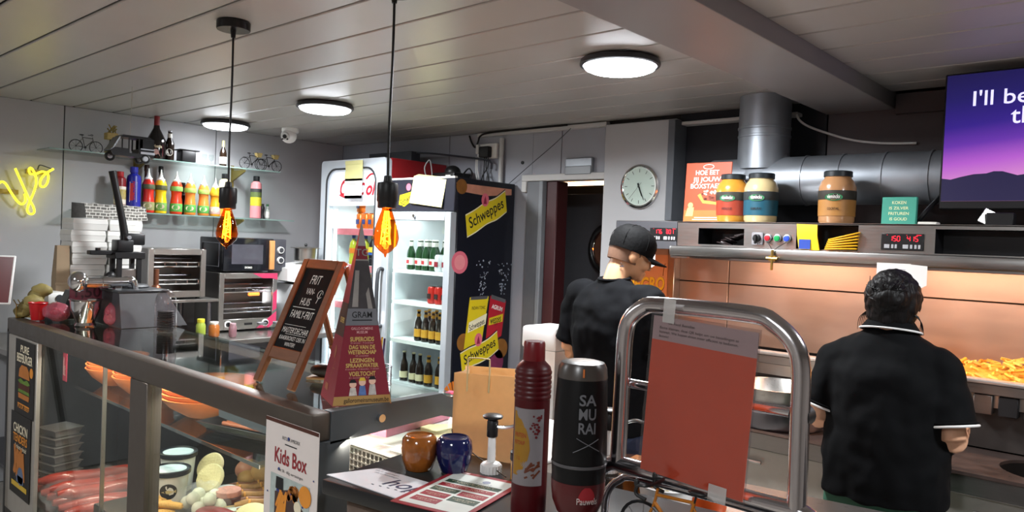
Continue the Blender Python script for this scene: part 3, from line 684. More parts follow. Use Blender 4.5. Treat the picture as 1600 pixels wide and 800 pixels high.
# bin for the fries
obj('warming_bin', B().box(-2.24, RX1, 3.50, 3.512, 1.10, 1.205).box(-2.24, RX1, 3.512, SY_, 1.10, 1.112).box(-2.24, -2.23, 3.512, SY_, 1.112, 1.2), steel, rg)
obj('bin_edge', B().box(-2.24, RX1, 3.455, 3.515, 1.196, 1.212, .004), M('edge_pale', '#c9c0ba', .3, .8), rg)
obj('bin_front', B().box(-2.24, RX1, 3.462, 3.485, 1.155, 1.196, .003, 1), steel_h, rg)
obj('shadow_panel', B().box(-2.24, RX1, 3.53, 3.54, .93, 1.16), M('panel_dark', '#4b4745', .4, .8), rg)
for k in range(9):
    x = -.62+k*.085
    obj('slide_holder', B().box(x, x+.066, 3.47, 3.53, 1.075, 1.152, .003, 1), M('holder_dark', '#2e2d2e', .4, .6) if k % 2 else steel_h, rg)
# lower deck with round pans
def holed(x0, x1, y0, y1, holes, z0, z1):
    b = B(); n = 32
    xs_ = [x0]+[ (holes[i][0]+holes[i+1][0])/2 for i in range(len(holes)-1)]+[x1]
    for i, (hx, hy, r) in enumerate(holes):
        a, c = xs_[i], xs_[i+1]; top = []; cir = []
        for k in range(n):
            t_ = 2*PI*(k+.5)/n; dx, dy = math.cos(t_), math.sin(t_)
            s_ = min((c-hx)/dx if dx > 1e-6 else (a-hx)/dx if dx < -1e-6 else 9, (y1-hy)/dy if dy > 1e-6 else (y0-hy)/dy if dy < -1e-6 else 9)
            top.append((hx+dx*s_, hy+dy*s_)); cir.append((hx+r*dx, hy+r*dy))
        for (cx_, cy_) in ((a, y0), (a, y1), (c, y0), (c, y1)):
            j = min(range(n), key=lambda q: (top[q][0]-cx_)**2+(top[q][1]-cy_)**2); top[j] = (cx_, cy_)
        b.loft([[(x, y, z0) for x, y in top], [(x, y, z1) for x, y in top], [(x, y, z1) for x, y in cir], [(x, y, z0) for x, y in cir]], closed=True)
    return b
DK = .924
holes = ((-1.9, 3.32, .14), (-1.30, 3.32, .14), (-.80, 3.34, .15), (-.33, 3.34, .17), (.3, 3.34, .17))
obj('deck', holed(-2.24, RX1, 3.095, 3.53, holes, DK-.012, DK), M('deck_steel', '#8a7670', .3, .9, .15, 20), rg, smooth=20)
for (hx, hy, r) in holes:
    p = obj('fryer_pan', B().lathe([(r, -.012), (r, -.2), (r*.9, -.22)], 28, (hx, hy, DK), cap=False), M('pan_dark', '#3a3432', .35, .8), rg)
    obj('oil', B().lathe([(r*.99, -.09), (.001, -.09)], 28, (hx, hy, DK)), M('oil_dark', '#120d08', .05, noise=.1), p)
obj('front_band', B().box(-2.24, RX1, 3.10, 3.13, .84, DK-.012, .004, 1), steel_h, rg)
for k in range(6):
    a = -2.24+k*.5233
    pnl = obj('door_panel', B().box(a+.003, a+.52, 3.14, 3.16, .12, .835, .003, 1), M('panel_cream_steel', '#b5b0a8', .45, .5), rg)
    obj('handle', B().cyl((a+.13, 3.12, .78), (a+.39, 3.12, .78), .008, n=8), steel, pnl)
obj('body', B().box(-2.24, RX1, 3.165, 3.93, .10, .70), steel_h, rg)
obj('plinth', B().box(-2.2, RX1, 3.2, 3.9, 0, .1), black, rg)
# chips in the bin
fry_m = [M('fry_%d' % k, c, .55, noise=.15) for k, c in enumerate(('#e0a83a', '#e6b850', '#d99632', '#eec660'))]
fry_me = []
for k in range(8):
    L_ = .032+.026*rs.random(); w = .0042+.001*rs.random(); bend = (rs.random()-.5)*.012
    b = B().loft([[(-L_/2+t_*L_, sy_*w+bend*math.sin(PI*t_), sz_*w) for sy_, sz_ in ((-1, -1), (1, -1), (1, 1), (-1, 1))] for t_ in (0, .33, .66, 1)])
    me = bpy.data.meshes.new('potato_fry'); b.bm.to_mesh(me); b.bm.free(); me.materials.append(fry_m[k % 4]); fry_me.append(me)
md = B(); gx, gy = 60, 10; V = []; F = []
def mound(x, y):
    u = (x+1.2)/1.9; v = (y-3.53)/.38
    e = min(1, max(0, (x+1.22)*4))*min(1, (.78-x)*4)
    return 1.125+e*(.05+.075*math.sin(PI*min(1, v*.62+.1))**1.2+.012*math.sin(x*11)+.008*math.sin(x*23+y*30))
for j in range(gy+1):
    for i in range(gx+1):
        x = -1.22+i*2.0/gx; y = 3.53+j*.39/gy; V.append((x, y, mound(x, y)-.016))
for j in range(gy):
    for i in range(gx): a = j*(gx+1)+i; F.append((a, a+1, a+gx+2, a+gx+1))
tag(obj('fries_heap', md.add(V, F), M('fries_bed', '#c88f30', .6, noise=.35, scale=60, bump=.5, bscale=120)), 'golden heap of fries filling the warming bin', 'fries', kind='stuff')
for k in range(300):
    x = -1.0+1.0*rs.random()**.8 if k < 270 else -1.2+.3*rs.random(); y = 3.53+.36*rs.random()**.9
    o = bpy.data.objects.new('potato_fry', fry_me[k % 8]); COL.objects.link(o)
    o.location = (x, y, mound(x, y)-.006+.012*rs.random()); o.rotation_euler = ((rs.random()-.5)*1.0, (rs.random()-.5)*.9, rs.random()*PI)
    tag(o, 'golden fry lying on top of the heap in the warming bin', 'fry', 'fries on top of the heap')
t = thing('carton_tray', 'orange cardboard tray standing in the warming bin beside the woman', 'tray', (-1.14, 3.60, 1.17), (0, 0, .1))
obj('base', B().box(-.085, .085, -.05, .05, 0, .003), M('orange_card', '#c8793a', .7), t)
for s in (-1, 1):
    obj('side', B().add([(s*.085, -.05, 0), (s*.085, .05, 0), (s*.11, .07, .05), (s*.11, -.07, .05), (s*.082, -.05, 0), (s*.082, .05, 0), (s*.107, .07, .05), (s*.107, -.07, .05)], [(0, 1, 2, 3), (4, 5, 6, 7), (0, 3, 7, 4), (1, 2, 6, 5), (3, 2, 6, 7), (0, 1, 5, 4)]), M('orange_card'), t)
    obj('side', B().add([(-.085, s*.05, 0), (.085, s*.05, 0), (.11, s*.07, .05), (-.11, s*.07, .05), (-.085, s*.047, 0), (.085, s*.047, 0), (.11, s*.067, .05), (-.11, s*.067, .05)], [(0, 1, 2, 3), (4, 5, 6, 7), (0, 3, 7, 4), (1, 2, 6, 5), (3, 2, 6, 7), (0, 1, 5, 4)]), M('orange_card'), t)
t = thing('mixing_bowl', 'wide stainless steel bowl on the range behind the chrome rail', 'bowl', (-1.34, 3.30, DK))
obj('bowl', B().lathe([(.10, .0), (.12, .01), (.165, .08), (.185, .165), (.19, .168), (.186, .17), (.18, .165), (.16, .08), (.11, .02), (.001, .015)], 36), steel, t)
obj('foot_ring', B().lathe([(.20, .0), (.215, .02), (.215, .075), (.20, .08)], 36, cap=False), steel_d, t)
# notes taped under the hood
for (x, z, w, h, lab, rr) in ((-2.11, 1.62, .20, .12, 'white handwritten paper stuck beside the man under the hood', 0), (-.86, 1.60, .185, .11, 'white notepad sheet stuck to the hood above the woman', .03)):
    y_ = 3.312 if x > -1 else 3.336
    p_ = tag(obj('note_paper', B().prism([(-w/2, h/2), (w/2, h/2), (w/2, -h/4), (w/4, -h/2), (-w/4, -h/2.1), (-w/2, -h/3)], 0, .001), paper_w, None, (x, y_-.012, z), (PI/2, 0, rr)), lab, 'paper')
    q = B()
    for k in range(4): q.rect(-w*.25, -w*.05+w*.2*rs.random(), .03-k*.018, .032-k*.018, .0011, .0014)
    obj('writing', q, M('pencil_grey', '#8c90a0', .8), p_)

# ---- things on top of the hood
HZ = HT+.002
t = thing('advert_card', 'orange printed advert card with big white capitals on top of the hood', 'card', (-1.805, 3.44, HZ), (PI/2-.06, 0, .03))
obj('board', B().box(-.122, .122, 0, .30, -.006, 0, .002, 1), M('card_orange', '#a34426', .5, noise=.08), t)
obj('print_band', B().rect(-.12, .12, .002, .06, .0002, .0005), M('card_light_orange', '#b5642f', .5), t)
lt = B().fit('HOE EET', .125, .023, -.005, .238, .001, .012).fit('JIJ JOUW', .15, .023, -.005, .204, .001, .012).fit('BOXSTAEF?', .172, .023, -.005, .170, .001, .012)
obj('lettering', lt, ink_w, t)
fd = B()
for k in range(60): fd.disc(.03+(rs.random()-.5)*.11, .125+(rs.random()-.5)*.05, .004+.004*rs.random(), .0006+.0001*rs.random(), .0009, 7)
obj('food_print', fd, M('print_meat', '#8a4230', .6, noise=.4), t)['kind'] = 'stuff'
fd = B()
for k in range(26): fd.disc(.03+(rs.random()-.5)*.09, .148+(rs.random()-.5)*.02, .003+.003*rs.random(), .001, .0012, 7)
obj('food_print', fd, M('print_onion', '#e3b8a8', .6), t)['kind'] = 'stuff'
obj('bread_print', B().prism([(-.05, .135), (-.02, .095), (.08, .085), (.075, .098), (-.015, .11), (-.035, .145)], .0009, .0012), M('print_bun', '#d9933f', .6), t)
obj('figure_print', B().disc(-.085, .085, .014, .0006, .001).prism([(-.11, .03), (-.07, .03), (-.065, .075), (-.10, .072)], .0006, .001), M('print_tan', '#d8a868', .6), t)
obj('small_print', B().rect(-.07, .08, .012, .015, .0006, .0009).rect(-.06, .07, .022, .025, .0006, .0009), ink_w, t)
obj('ring_print', B().tube([(.0+.028*math.cos(k*PI/10), .278+.011*math.sin(k*PI/10), .001) for k in range(20)], .0018, 4, closed=True), ink_w, t)
jar_prof = [(.05, 0), (.07, .004), (.076, .015), (.077, .10), (.079, .13), (.079, .165), (.070, .19), (.058, .205), (.056, .215)]
def sauce_jar(x, y, c_s, c_l, lab, name_txt, c_band):
    t = thing('sauce_jar', lab, 'jar', (x, y, HZ), group='big sauce jars on the hood')
    obj('body', B().lathe(jar_prof, 28), M('sauce_'+c_s, c_s, .22, noise=.06, coat=.3), t)
    lb = obj('label', B().lathe([(.0772, .035), (.0782, .036), (.0800, .13), (.079, .1305)], 28, cap=False), M('jarlabel_'+c_l, c_l, .45, noise=.15), t)
    obj('label_band', B().lathe([(.0803, .108), (.0808, .109), (.0812, .148), (.0803, .149)], 28, cap=False), M('jarband_'+c_band, c_band, .45, noise=.2), t)
    obj('lid', B().lathe([(.058, .212), (.061, .213), (.061, .234), (.057, .238)], 28), M('lid_black', '#1c2226', .4), t)
    # badge and words wrapped on the front
    for nm, s_, h_, z0, mm, rr in (('badge', None, .0, .118, M('badge_green', '#1f6a40', .5), 0), ('lettering', 'vleminckx', .017, .113, ink_w, 0), ('lettering', name_txt, .011, .062, ink, 0)):
        b = B()
        if s_ is None: b.disc(-.018, .118, .038, .0, .0003, 24, ry=.016)
        else: b.fit(s_, .055 if h_ > .012 else .05, h_, -.018, z0-.0 if h_ > .012 else z0, .0002, .01)
        for v in b.bm.verts:
            a = v.co.x/.081+.36; r_ = .0818+v.co.z*2; zz = v.co.y
            v.co = Vector((r_*math.sin(a), -r_*math.cos(a), zz))
        obj(nm, b, mm, t)
    return t
sauce_jar(-1.695, 3.50, '#b8802e', '#8f3522', 'big jar of yellow sauce with red label, next to the orange card on the hood', 'ANDALOUSE', '#3b3a34')
sauce_jar(-1.543, 3.49, '#bca97e', '#174c5e', 'big jar of pale sauce with teal label on the hood', 'SAMURAI', '#343a3c')
sauce_jar(-1.192, 3.50, '#b4855c', '#a8763e', 'big jar of pink cocktail sauce with tan label standing alone on the hood', 'COCKTAIL', '#3a3630')
t = thing('slogan_sign', 'small teal slogan sign with cream capitals on top of the hood', 'sign', (-.922, 3.45, HZ), (PI/2-.05, 0, -.04))
obj('board', B().box(-.068, .068, 0, .118, -.02, 0, .002, 1), M('teal_board', '#3f9a86', .5, noise=.06), t)
obj('lettering', B().fit('KOKEN', .055, .013, 0, .088, .0006, .008).fit('IS ZILVER', .076, .012, 0, .065, .0006, .008).fit('FRITUREN', .08, .012, 0, .042, .0006, .008).fit('IS GOUD', .068, .012, 0, .019, .0006, .008), M('cream_letter', '#dfe6b4', .6), t)
# sachets in the compartments
for k in range(9):
    tag(obj('sauce_sachet', B().box(-.03, .03, -.02, .02, 0, .006, .002, 1), M('sachet_dark', '#241c1c', .3, noise=.5, scale=80), None, (-1.67+.012*k, HY+.03+.008*(k % 3), 1.709+.0075*k*.8), (.3*(k % 2), .25, .5*k)), 'small dark sauce sachet in the hood compartment beside the switch', 'sachet', 'dark sachets in the hood')
t = thing('yellow_bag', 'yellow folded bag with blue patch hanging from the hood compartment', 'bag', (-1.27, HY-.012, 1.70))
obj('sheet', B().loft([[(-.035, 0, .11), (.055, 0, .108), (.055, .004, .108), (-.035, .004, .11)], [(-.03, -.006, .06), (.058, -.006, .06), (.058, -.001, .06), (-.03, -.001, .06)], [(-.022, 0, -.002), (.068, 0, -.004), (.068, .006, -.004), (-.022, .006, -.002)]]), M('bag_yellow', '#e2bd1e', .45, noise=.12), t)
obj('patch', B().box(-.02, .03, -.006, -.004, .0, .042), M('patch_blue', '#2c48a0', .45), t)
for k in range(6):
    t = tag(obj('fries_bag', B().box(-.065, .065, -.045, .045, 0, .007, .003, 1), M('bag_amber', '#e3a91c', .5, noise=.12), None, (-1.115+.003*k, HY+.02, 1.702+k*.0115), (.02*k, -.04-.07*k*.6, .1-.03*k)), '%s yellow paper bag of the pile in the hood compartment' % ('lowest', 'second', 'third', 'fourth', 'fifth', 'topmost')[k], 'paper bag', 'pile of yellow bags in the hood')

# ---- ducts
dt = thing('ventilation_duct', 'silver round ventilation duct running behind the sauce jars', 'duct')
def pipe(x0, x1, r): return B().cyl((x0, 3.75, 2.04), (x1, 3.75, 2.04), r, n=40)
for a, b2 in ((-1.92, -1.42), (-1.418, -1.245), (-1.243, -1.055), (-1.053, -.865), (-.863, -.6), (-.598, -.1)):
    o = obj('pipe_section', pipe(a, b2, .120), galv, dt)
    obj('seam', pipe(b2-.006, b2+.004, .124), galv, o)
obj('riser', B().lathe([(.128, .06), (.128, .22), (.131, .222), (.131, .232), (.128, .234), (.128, .262), (.132, .264), (.132, .274), (.128, .276), (.128, .433)], 40, (-1.655, 3.75, 2.04), cap=False), galv, dt)
obj('saddle', B().lathe([(.19, .02), (.165, .06), (.14, .10), (.128, .14)], 40, (-1.655, 3.75, 2.04), sy=.66, cap=False), galv, dt)
# ---- screen
tv = thing('wall_screen', 'large wall screen with purple sunset and white handwriting-style letters', 'screen', (-.785, 3.50, 1.898), (PI/2-.03, 0, 0))
TWd, THt = 1.0, .545
def screen_mat():
    m = bpy.data.materials.new('sunset_screen'); m.use_nodes = True; N = m.node_tree.nodes; Lk = m.node_tree.links
    p = N['Principled BSDF']; p.inputs['Roughness'].default_value = .2
    tc = N.new('ShaderNodeTexCoord'); sx = N.new('ShaderNodeSeparateXYZ'); Lk.new(tc.outputs['Object'], sx.inputs[0])
    mr = N.new('ShaderNodeMapRange'); mr.inputs[1].default_value = 0; mr.inputs[2].default_value = THt; Lk.new(sx.outputs[1], mr.inputs[0])
    m1 = N.new('ShaderNodeMath'); m1.operation = 'MULTIPLY_ADD'; m1.inputs[1].default_value = -.20; Lk.new(sx.outputs[0], m1.inputs[0]); Lk.new(mr.outputs[0], m1.inputs[2])
    cr = N.new('ShaderNodeValToRGB'); Lk.new(m1.outputs[0], cr.inputs[0]); e = cr.color_ramp.elements
    e[0].position = .05; e[0].color = lin('#c98fb8'); e[1].position = .98; e[1].color = lin('#161242')
    for q, c in ((.16, '#c07ab8'), (.30, '#a352b8'), (.44, '#5c2c98'), (.58, '#2c1878'), (.78, '#1a1458')):
        n_ = e.new(q); n_.color = lin(c)
    Lk.new(cr.outputs[0], p.inputs['Emission Color']); p.inputs['Emission Strength'].default_value = .9
    p.inputs['Base Color'].default_value = (.01, .01, .01, 1)
    return m
obj('frame', B().box(0, TWd, -.012, THt, -.05, -.002, .004, 1), black, tv)
obj('screen_image', B().box(.008, TWd-.008, .02, THt-.008, -.002, .001), screen_mat(), tv)
hp = [(.008, .02), (.992, .02), (.992, .15), (.988, .15), (.93, .135), (.86, .15), (.78, .12), (.70, .14), (.62, .115), (.54, .14), (.47, .13), (.40, .115), (.33, .13), (.27, .12), (.22, .137), (.19, .138), (.165, .130), (.12, .128), (.075, .118), (.04, .108), (.008, .113)]
obj('hills_image', B().prism(hp, .001, .0016), EMIT('screen_hills', '#14102e', 1.0), tv)
obj('lettering', B().fit("I'll be", .19, .062, .20, .405, .0022, .006).text('th', .095, .237, .325, .0022, 'L', .006), EMIT('screen_letters', '#c4c2ea', 1.0), tv)
obj('mount', B().box(.3, .6, .1, .4, -.45, -.05), dgrey, tv)
for nm, lab, x, w, h, mm in (('remote_holder', 'pale small tray lying on the hood below the screen edge', -.80, .07, .012, lab_w), ('black_box', 'black box with cables on the hood under the screen', -.55, .09, .05, black)):
    tag(obj(nm, B().box(-w/2, w/2, -.03, .03, 0, h, .003, 1), mm, None, (x, 3.43, HZ)), lab, 'box')
t = tag(obj('silver_packet', B().box(-.03, .03, -.004, .004, 0, .06, .002, 1), M('foil', '#a9a9a6', .25, .8), None, (-.60, 3.41, HZ+.004), (-.2, .5, .3)), 'silver packet leaning under the screen on top of the hood', 'packet')
tag(obj('screen_cable', B().tube([(-.865, 3.50, HZ+.004), (-.83, 3.48, HZ+.05), (-.81, 3.55, HZ+.1), (-.79, 3.6, HZ+.14)], .01, 6, 5), black), 'black cable rising beside the teal sign to the screen', 'cable')
# ================================================================== left wall: shelves, bottles, ornaments
shelf_g = GLASS('shelf_glass', '#e9f1ee', .33, .03)
edge_g = M('glass_edge', '#7f9a92', .2, noise=.1)
brass = M('bracket_gold', '#8c7a3e', .4, .6)
def wall_shelf(z, y0, y1, by, label):
    t = thing('glass_shelf', label, 'shelf', (XL, (y0+y1)/2, z), group='glass wall shelves')
    h = (y1-y0)/2
    obj('shelf_board', B().box(.002, .24, -h, h, -.008, 0), shelf_g, t)
    obj('shelf_edge', B().box(.2402, .2425, -h, h, -.008, 0), edge_g, t)
    for y in by:
        o = obj('bracket', B().add([(.0, y-h-y0-.006, -.01), (.0, y-h-y0-.006, -.10), (.20, y-h-y0-.006, -.025), (.20, y-h-y0-.006, -.01), (.0, y-h-y0+.006, -.01), (.0, y-h-y0+.006, -.10), (.20, y-h-y0+.006, -.025), (.20, y-h-y0+.006, -.01)], [(0, 1, 2, 3), (7, 6, 5, 4), (0, 4, 5, 1), (1, 5, 6, 2), (2, 6, 7, 3), (3, 7, 4, 0)]), brass, t)
        obj('upright', B().box(0, .012, y-h-y0-.01, y-h-y0+.01, -.22, .03), brass, o)
    return t
wall_shelf(2.165, 1.60, 3.24, (2.22, 2.96), 'upper glass shelf on the wall with big bottle and ornaments')
wall_shelf(1.783, 1.80, 3.38, (2.22, 2.96), 'lower glass shelf on the wall with the row of squeeze bottles')
SQ = [(.034, 0), (.043, .004), (.045, .012), (.045, .075), (.041, .10), (.037, .13), (.039, .16), (.044, .185), (.044, .20), (.036, .225), (.026, .24)]
SQ = [(r*.93, z) for r, z in SQ]
NZ = [(.026, .236), (.027, .246), (.020, .25), (.014, .262), (.007, .285), (.0035, .315)]
def squeeze(y, body, band, lab2, label, k=1., cap=None):
    t = thing('squeeze_bottle', label, 'bottle', (-5.50, y, 1.783), (0, 0, .7), group='squeeze bottles on the wall shelf')
    obj('body', B().lathe([(r*k, z*k) for r, z in SQ], 22), M('sq_'+body, body, .3, noise=.06), t)
    obj('neck_band', B().lathe([(.0421*k, .168*k), (.0430*k, .172*k), (.0430*k, .196*k), (.0414*k, .202*k)], 22, cap=False), M('sqb_'+band, band, .5, noise=.5, scale=60), t)
    l = obj('label', B().lathe([(.0426*k, .02*k), (.0432*k, .022*k), (.0432*k, .074*k), (.0424*k, .078*k)], 22, cap=False), M('sql_'+lab2, lab2, .5, noise=.25, scale=40), t)
    e = B().disc(0, .05*k, .03*k, 0, .0003, 18, ry=.018*k)
    for v in e.bm.verts:
        a = v.co.x/(.044*k)+.45; r_ = .0436*k+v.co.z; v.co = Vector((r_*math.sin(a), -r_*math.cos(a), v.co.y))
    obj('label_badge', e, M('badge_cream', '#d9c8a8', .5, noise=.4, scale=60), t)
    obj('nozzle', B().lathe([(r*k, z*k) for r, z in NZ], 16), white_p, t)
    return t
squeeze(2.255, '#c0281c', '#4a5236', '#8a8a5a', 'red squeeze bottle with dark neck band beside the tall blue bottle')
squeeze(2.342, '#e2bb12', '#4f5030', '#6f9a4a', 'bright yellow squeeze bottle between the two red ones')
squeeze(2.454, '#d23a1c', '#7fae5a', '#57a24c', 'red squeeze bottle with green neck band, right of the yellow one')
squeeze(2.556, '#dd8030', '#9cba5e', '#57a24c', 'orange squeeze bottle next to the red one with green label', .98)
squeeze(2.658, '#dd8436', '#9cba5e', '#5aa850', 'orange squeeze bottle next to the short amber one with white label', .96)
squeeze(2.748, '#e0981e', '#e0981e', '#d8b0a8', 'short amber squeeze bottle with red and white label', .92)
def plain_bottle(y, r, h, body, lab, labz, cap, label, x=-5.5, name='sauce_bottle', sh=.83, z=1.783):
    t = thing(name, label, 'bottle', (x, y, z), (0, 0, .7))
    obj('body', B().lathe([(r*.8, 0), (r, .006), (r, h*sh*.9), (r*.93, h*sh), (r*.5, h*sh+h*.05), (r*.45, h*.9)], 22), M('pb_'+body, body, .3, noise=.06), t)
    for (z0, z1, c) in labz: obj('label', B().lathe([(r, z0*h), (r+.001, z0*h+.001), (r+.001, z1*h), (r, z1*h+.001)], 22, cap=False), M('pl_'+c, c, .5, noise=.2, scale=50), t)
    obj('cap', B().lathe([(r*.55, h*.87), (r*.57, h*.88), (r*.57, h*.99), (r*.5, h)], 18), M('pc_'+cap, cap, .4), t)
    return t
plain_bottle(2.065, .038, .275, '#7a1a1e', '', ((.02, .12, '#8a1c20'), (.18, .62, '#d8cfc0'), (.3, .55, '#dcc832')), '#a01c20', 'dark red sauce bottle half hidden behind the black lever')
bb = plain_bottle(2.155, .046, .315, '#1c2288', '', (), '#232a9a', 'tall deep blue bottle with red and white label', sh=.80)
b = B().rect(-.024, .024, .07, .21, 0, .0004)
for v in b.bm.verts:
    a = v.co.x/.047+.45; v.co = Vector(((.0465+v.co.z)*math.sin(a), -(.0465+v.co.z)*math.cos(a), v.co.y))
obj('label', b, M('blue_label_white', '#d8d2da', .5), bb)
b = B()
b.rect(-.02, .0, .08, .20, 0, .0004).text('SAMOURAI', .026, .011, .085, .0003, 'L', .01, rot=PI/2)
for v in b.bm.verts:
    a = v.co.x/.047+.45; v.co = Vector(((.0471+v.co.z)*math.sin(a), -(.0471+v.co.z)*math.cos(a), v.co.y))
obj('label_print', b, M('blue_label_red', '#b3262c', .5), bb)
plain_bottle(2.822, .044, .33, '#d9c79a', '', ((.05, .3, '#cfa23c'), (.55, .75, '#c8c2a8')), '#17181a', 'pale sauce bottle with black cap behind the pendant bulb')
plain_bottle(3.082, .042, .335, '#d98a8e', '', ((.30, .50, '#c8bc30'), (.50, .62, '#5a6a3a'), (.62, .70, '#3a3a3c')), '#17181a', 'pink sauce bottle with black cap standing apart on the lower shelf')
plain_bottle(2.275, .030, .345, '#3a1c1a', '', (), '#2c1512', 'dark bottle with brown neck behind the red squeeze bottle', x=-5.585, sh=.6)
plain_bottle(2.375, .030, .345, '#2a1a14', '', (), '#121212', 'dark bottle with black neck behind the yellow squeeze bottle', x=-5.585, sh=.6)
plain_bottle(2.54, .030, .24, '#2c1a16', '', (), '#1a1412', 'dark low bottle behind the gap between red and orange bottles', x=-5.585, sh=.6)
plain_bottle(3.185, .018, .12, '#9aa39c', '', ((.1, .5, '#d0d0c8'),), '#2f5a3a', 'tiny bottle with white label at the end of the lower shelf', sh=.6)
tag(obj('pepper_mill', B().lathe([(.02, 0), (.022, .01), (.012, .04), (.018, .07), (.02, .09), (.012, .105), (.014, .12)], 16), black, None, (-5.5, 3.14, 1.783)), 'small black pepper mill beside the pink bottle', 'mill')
# upper shelf
ZU = 2.165
t = thing('large_bottle', 'large round-shouldered dark bottle with red neck and pink label on the upper shelf', 'bottle', (-5.50, 2.30, ZU), (0, 0, .7))
obj('body', B().lathe([(.05, 0), (.062, .006), (.064, .02), (.064, .12), (.060, .145), (.04, .185), (.022, .22), (.017, .25), (.017, .26)], 26), M('dark_glass', '#120d0d', .1, spec=.7), t)
obj('neck_foil', B().lathe([(.018, .235), (.0185, .24), (.0185, .305), (.016, .308)], 18), M('foil_red', '#7c1c20', .4), t)
b = B().rect(-.05, .05, .02, .105, 0, .0005)
b2 = B().fit('Barbarin', .08, .022, 0, .08, .0004, .02); b3 = B().disc(0, .05, .02, .0, .0004).prism([(-.03, .022), (.03, .022), (.018, .05), (-.018, .05)], 0, .0004)
for q, rr in ((b, .0645), (b2, .0655), (b3, .0652)):
    for v in q.bm.verts:
        a = v.co.x/.065+.45; v.co = Vector(((rr+v.co.z)*math.sin(a), -(rr+v.co.z)*math.cos(a), v.co.y))
obj('label', b, M('label_rose', '#a8485a', .5, noise=.2), t); obj('lettering', b2, M('letter_cream', '#e0d0b0', .5), t); obj('label_figure', b3, M('fig_rose', '#caa09a', .5, noise=.3), t)
t = thing('beer_bottle', 'small dark beer bottle with round white label beside the large bottle', 'bottle', (-5.50, 2.395, ZU), (0, 0, .7))
obj('body', B().lathe([(r*1.05, z) for r, z in beer], 18), g_brown, t)
b = B().disc(0, .06, .026, 0, .0005)
for v in b.bm.verts: a = v.co.x/.033+.45; v.co = Vector(((.0325+v.co.z)*math.sin(a), -(.0325+v.co.z)*math.cos(a), v.co.y))
obj('label', b, lab_w, t); obj('cap', B().lathe(beer_cap, 12), alu, t); obj('neck_label', B().lathe([(.016, .165), (.0162, .166), (.0155, .195), (.015, .196)], 14), lab_w, t)
t = thing('black_holder', 'black angular holder on the upper shelf next to the beer bottle', 'holder', (-5.50, 2.52, ZU))
obj('body', B().box(-.05, .05, -.055, .05, 0, .085, .008), black, t); obj('lip', B().box(-.055, .055, -.075, .075, .085, .093, .003, 1), black, t)
for k, y in enumerate((2.655, 2.708)):
    t = thing('stemmed_glass', 'tiny clear glass on the upper shelf, %s the wine bottle' % ('farther from' if k == 0 else 'nearer to'), 'glass', (-5.50, y, ZU), group='tiny glasses on the upper shelf')
    obj('bowl', B().lathe([(.004, .03), (.016, .04), (.02, .06), (.017, .08)], 16, cap=False), clear, t); obj('stem', B().lathe([(.016, 0), (.015, .002), (.003, .005), (.003, .03)], 14), clear, t)
t = thing('wine_bottle', 'small dark wine bottle with pale neck on the upper shelf', 'bottle', (-5.50, 2.80, ZU), (0, 0, .7))
obj('body', B().lathe([(.022, 0), (.026, .004), (.026, .10), (.02, .125), (.010, .145), (.0095, .19)], 18), g_brown, t)
obj('neck_foil', B().lathe([(.0108, .15), (.011, .152), (.011, .195), (.009, .197)], 12), M('foil_olive', '#a8a070', .4), t)
obj('label', B().lathe([(.0264, .02), (.027, .022), (.027, .07), (.0264, .072)], 18, cap=False), lab_w, t)
def bicycle(name, label, loc, rotz, s, fm, basket=None, drop=False, group=None):
    t = thing(name, label, 'model bicycle', loc, (0, 0, rotz), group, s)
    R_ = .34
    for wx in (-.52, .52):
        w = obj('wheel', B().tube([(wx+R_*math.cos(k*PI/12), 0, R_+R_*math.sin(k*PI/12)) for k in range(24)], .022, 6, closed=True), black_m, t)
        sp_ = B()
        for k in range(8): sp_.cyl((wx, 0, R_), (wx+R_*math.cos(k*PI/4), 0, R_+R_*math.sin(k*PI/4)), .006, n=5)
        sp_.cyl((wx, -.03, R_), (wx, .03, R_), .03, n=8); obj('spokes', sp_, alu if drop else black_m, w)
    fb = B(); bb_, st, hd_ = (-.06, 0, .30), (-.2, 0, .85), (.33, 0, .82)
    for a, b2, r in ((bb_, st, .022), (st, hd_, .022), (bb_, (.36, 0, .72), .025), (bb_, (-.52, 0, .34), .015), ((-.185, 0, .80), (-.52, 0, .34), .013)): fb.cyl(a, b2, r, n=8)
    obj('frame', fb, fm, t)
    obj('fork', B().tube([(.32, 0, .90), (.37, 0, .68), (.52, 0, .34)], .02, 8, 3), fm, t)
    obj('saddle', B().sph((-.24, 0, .98), (.13, .06, .035), 12, 8).cyl((-.2, 0, .84), (-.23, 0, .97), .014, n=6), black, t)
    if drop: hbq = B().tube([(.36, .22, .80), (.50, .22, .84), (.48, .22, .95), (.36, .20, .97), (.33, 0, .97), (.36, -.20, .97), (.48, -.22, .95), (.50, -.22, .84), (.36, -.22, .80)], .025, 8, 4).sph((.5, .22, .98), (.04, .03, .06), 8, 6).sph((.5, -.22, .98), (.04, .03, .06), 8, 6)
    else: hbq = B().tube([(.15, .22, 1.02), (.28, .16, 1.02), (.31, 0, .98), (.28, -.16, 1.02), (.15, -.22, 1.02)], .016, 6, 4)
    obj('handlebar', hbq, black, t)
    obj('crank', B().lathe([(.07, -.008), (.07, .008)], 16).xf(Matrix.Translation((-.06, -.05, .30)) @ Matrix.Rotation(PI/2, 4, 'X')).box(-.07, -.05, -.07, -.05, .14, .3), black_m, t)
    if basket:
        obj('basket', B().loft([[(.40+a*.13, b2*.12, .78) for a, b2 in ((-1, -1), (1, -1), (1, 1), (-1, 1))], [(.40+a*.19, b2*.18, 1.05) for a, b2 in ((-1, -1), (1, -1), (1, 1), (-1, 1))]]), basket, t)
        obj('rear_rack', B().box(-.62, -.32, -.07, .07, .70, .72), fm, t)
    return t
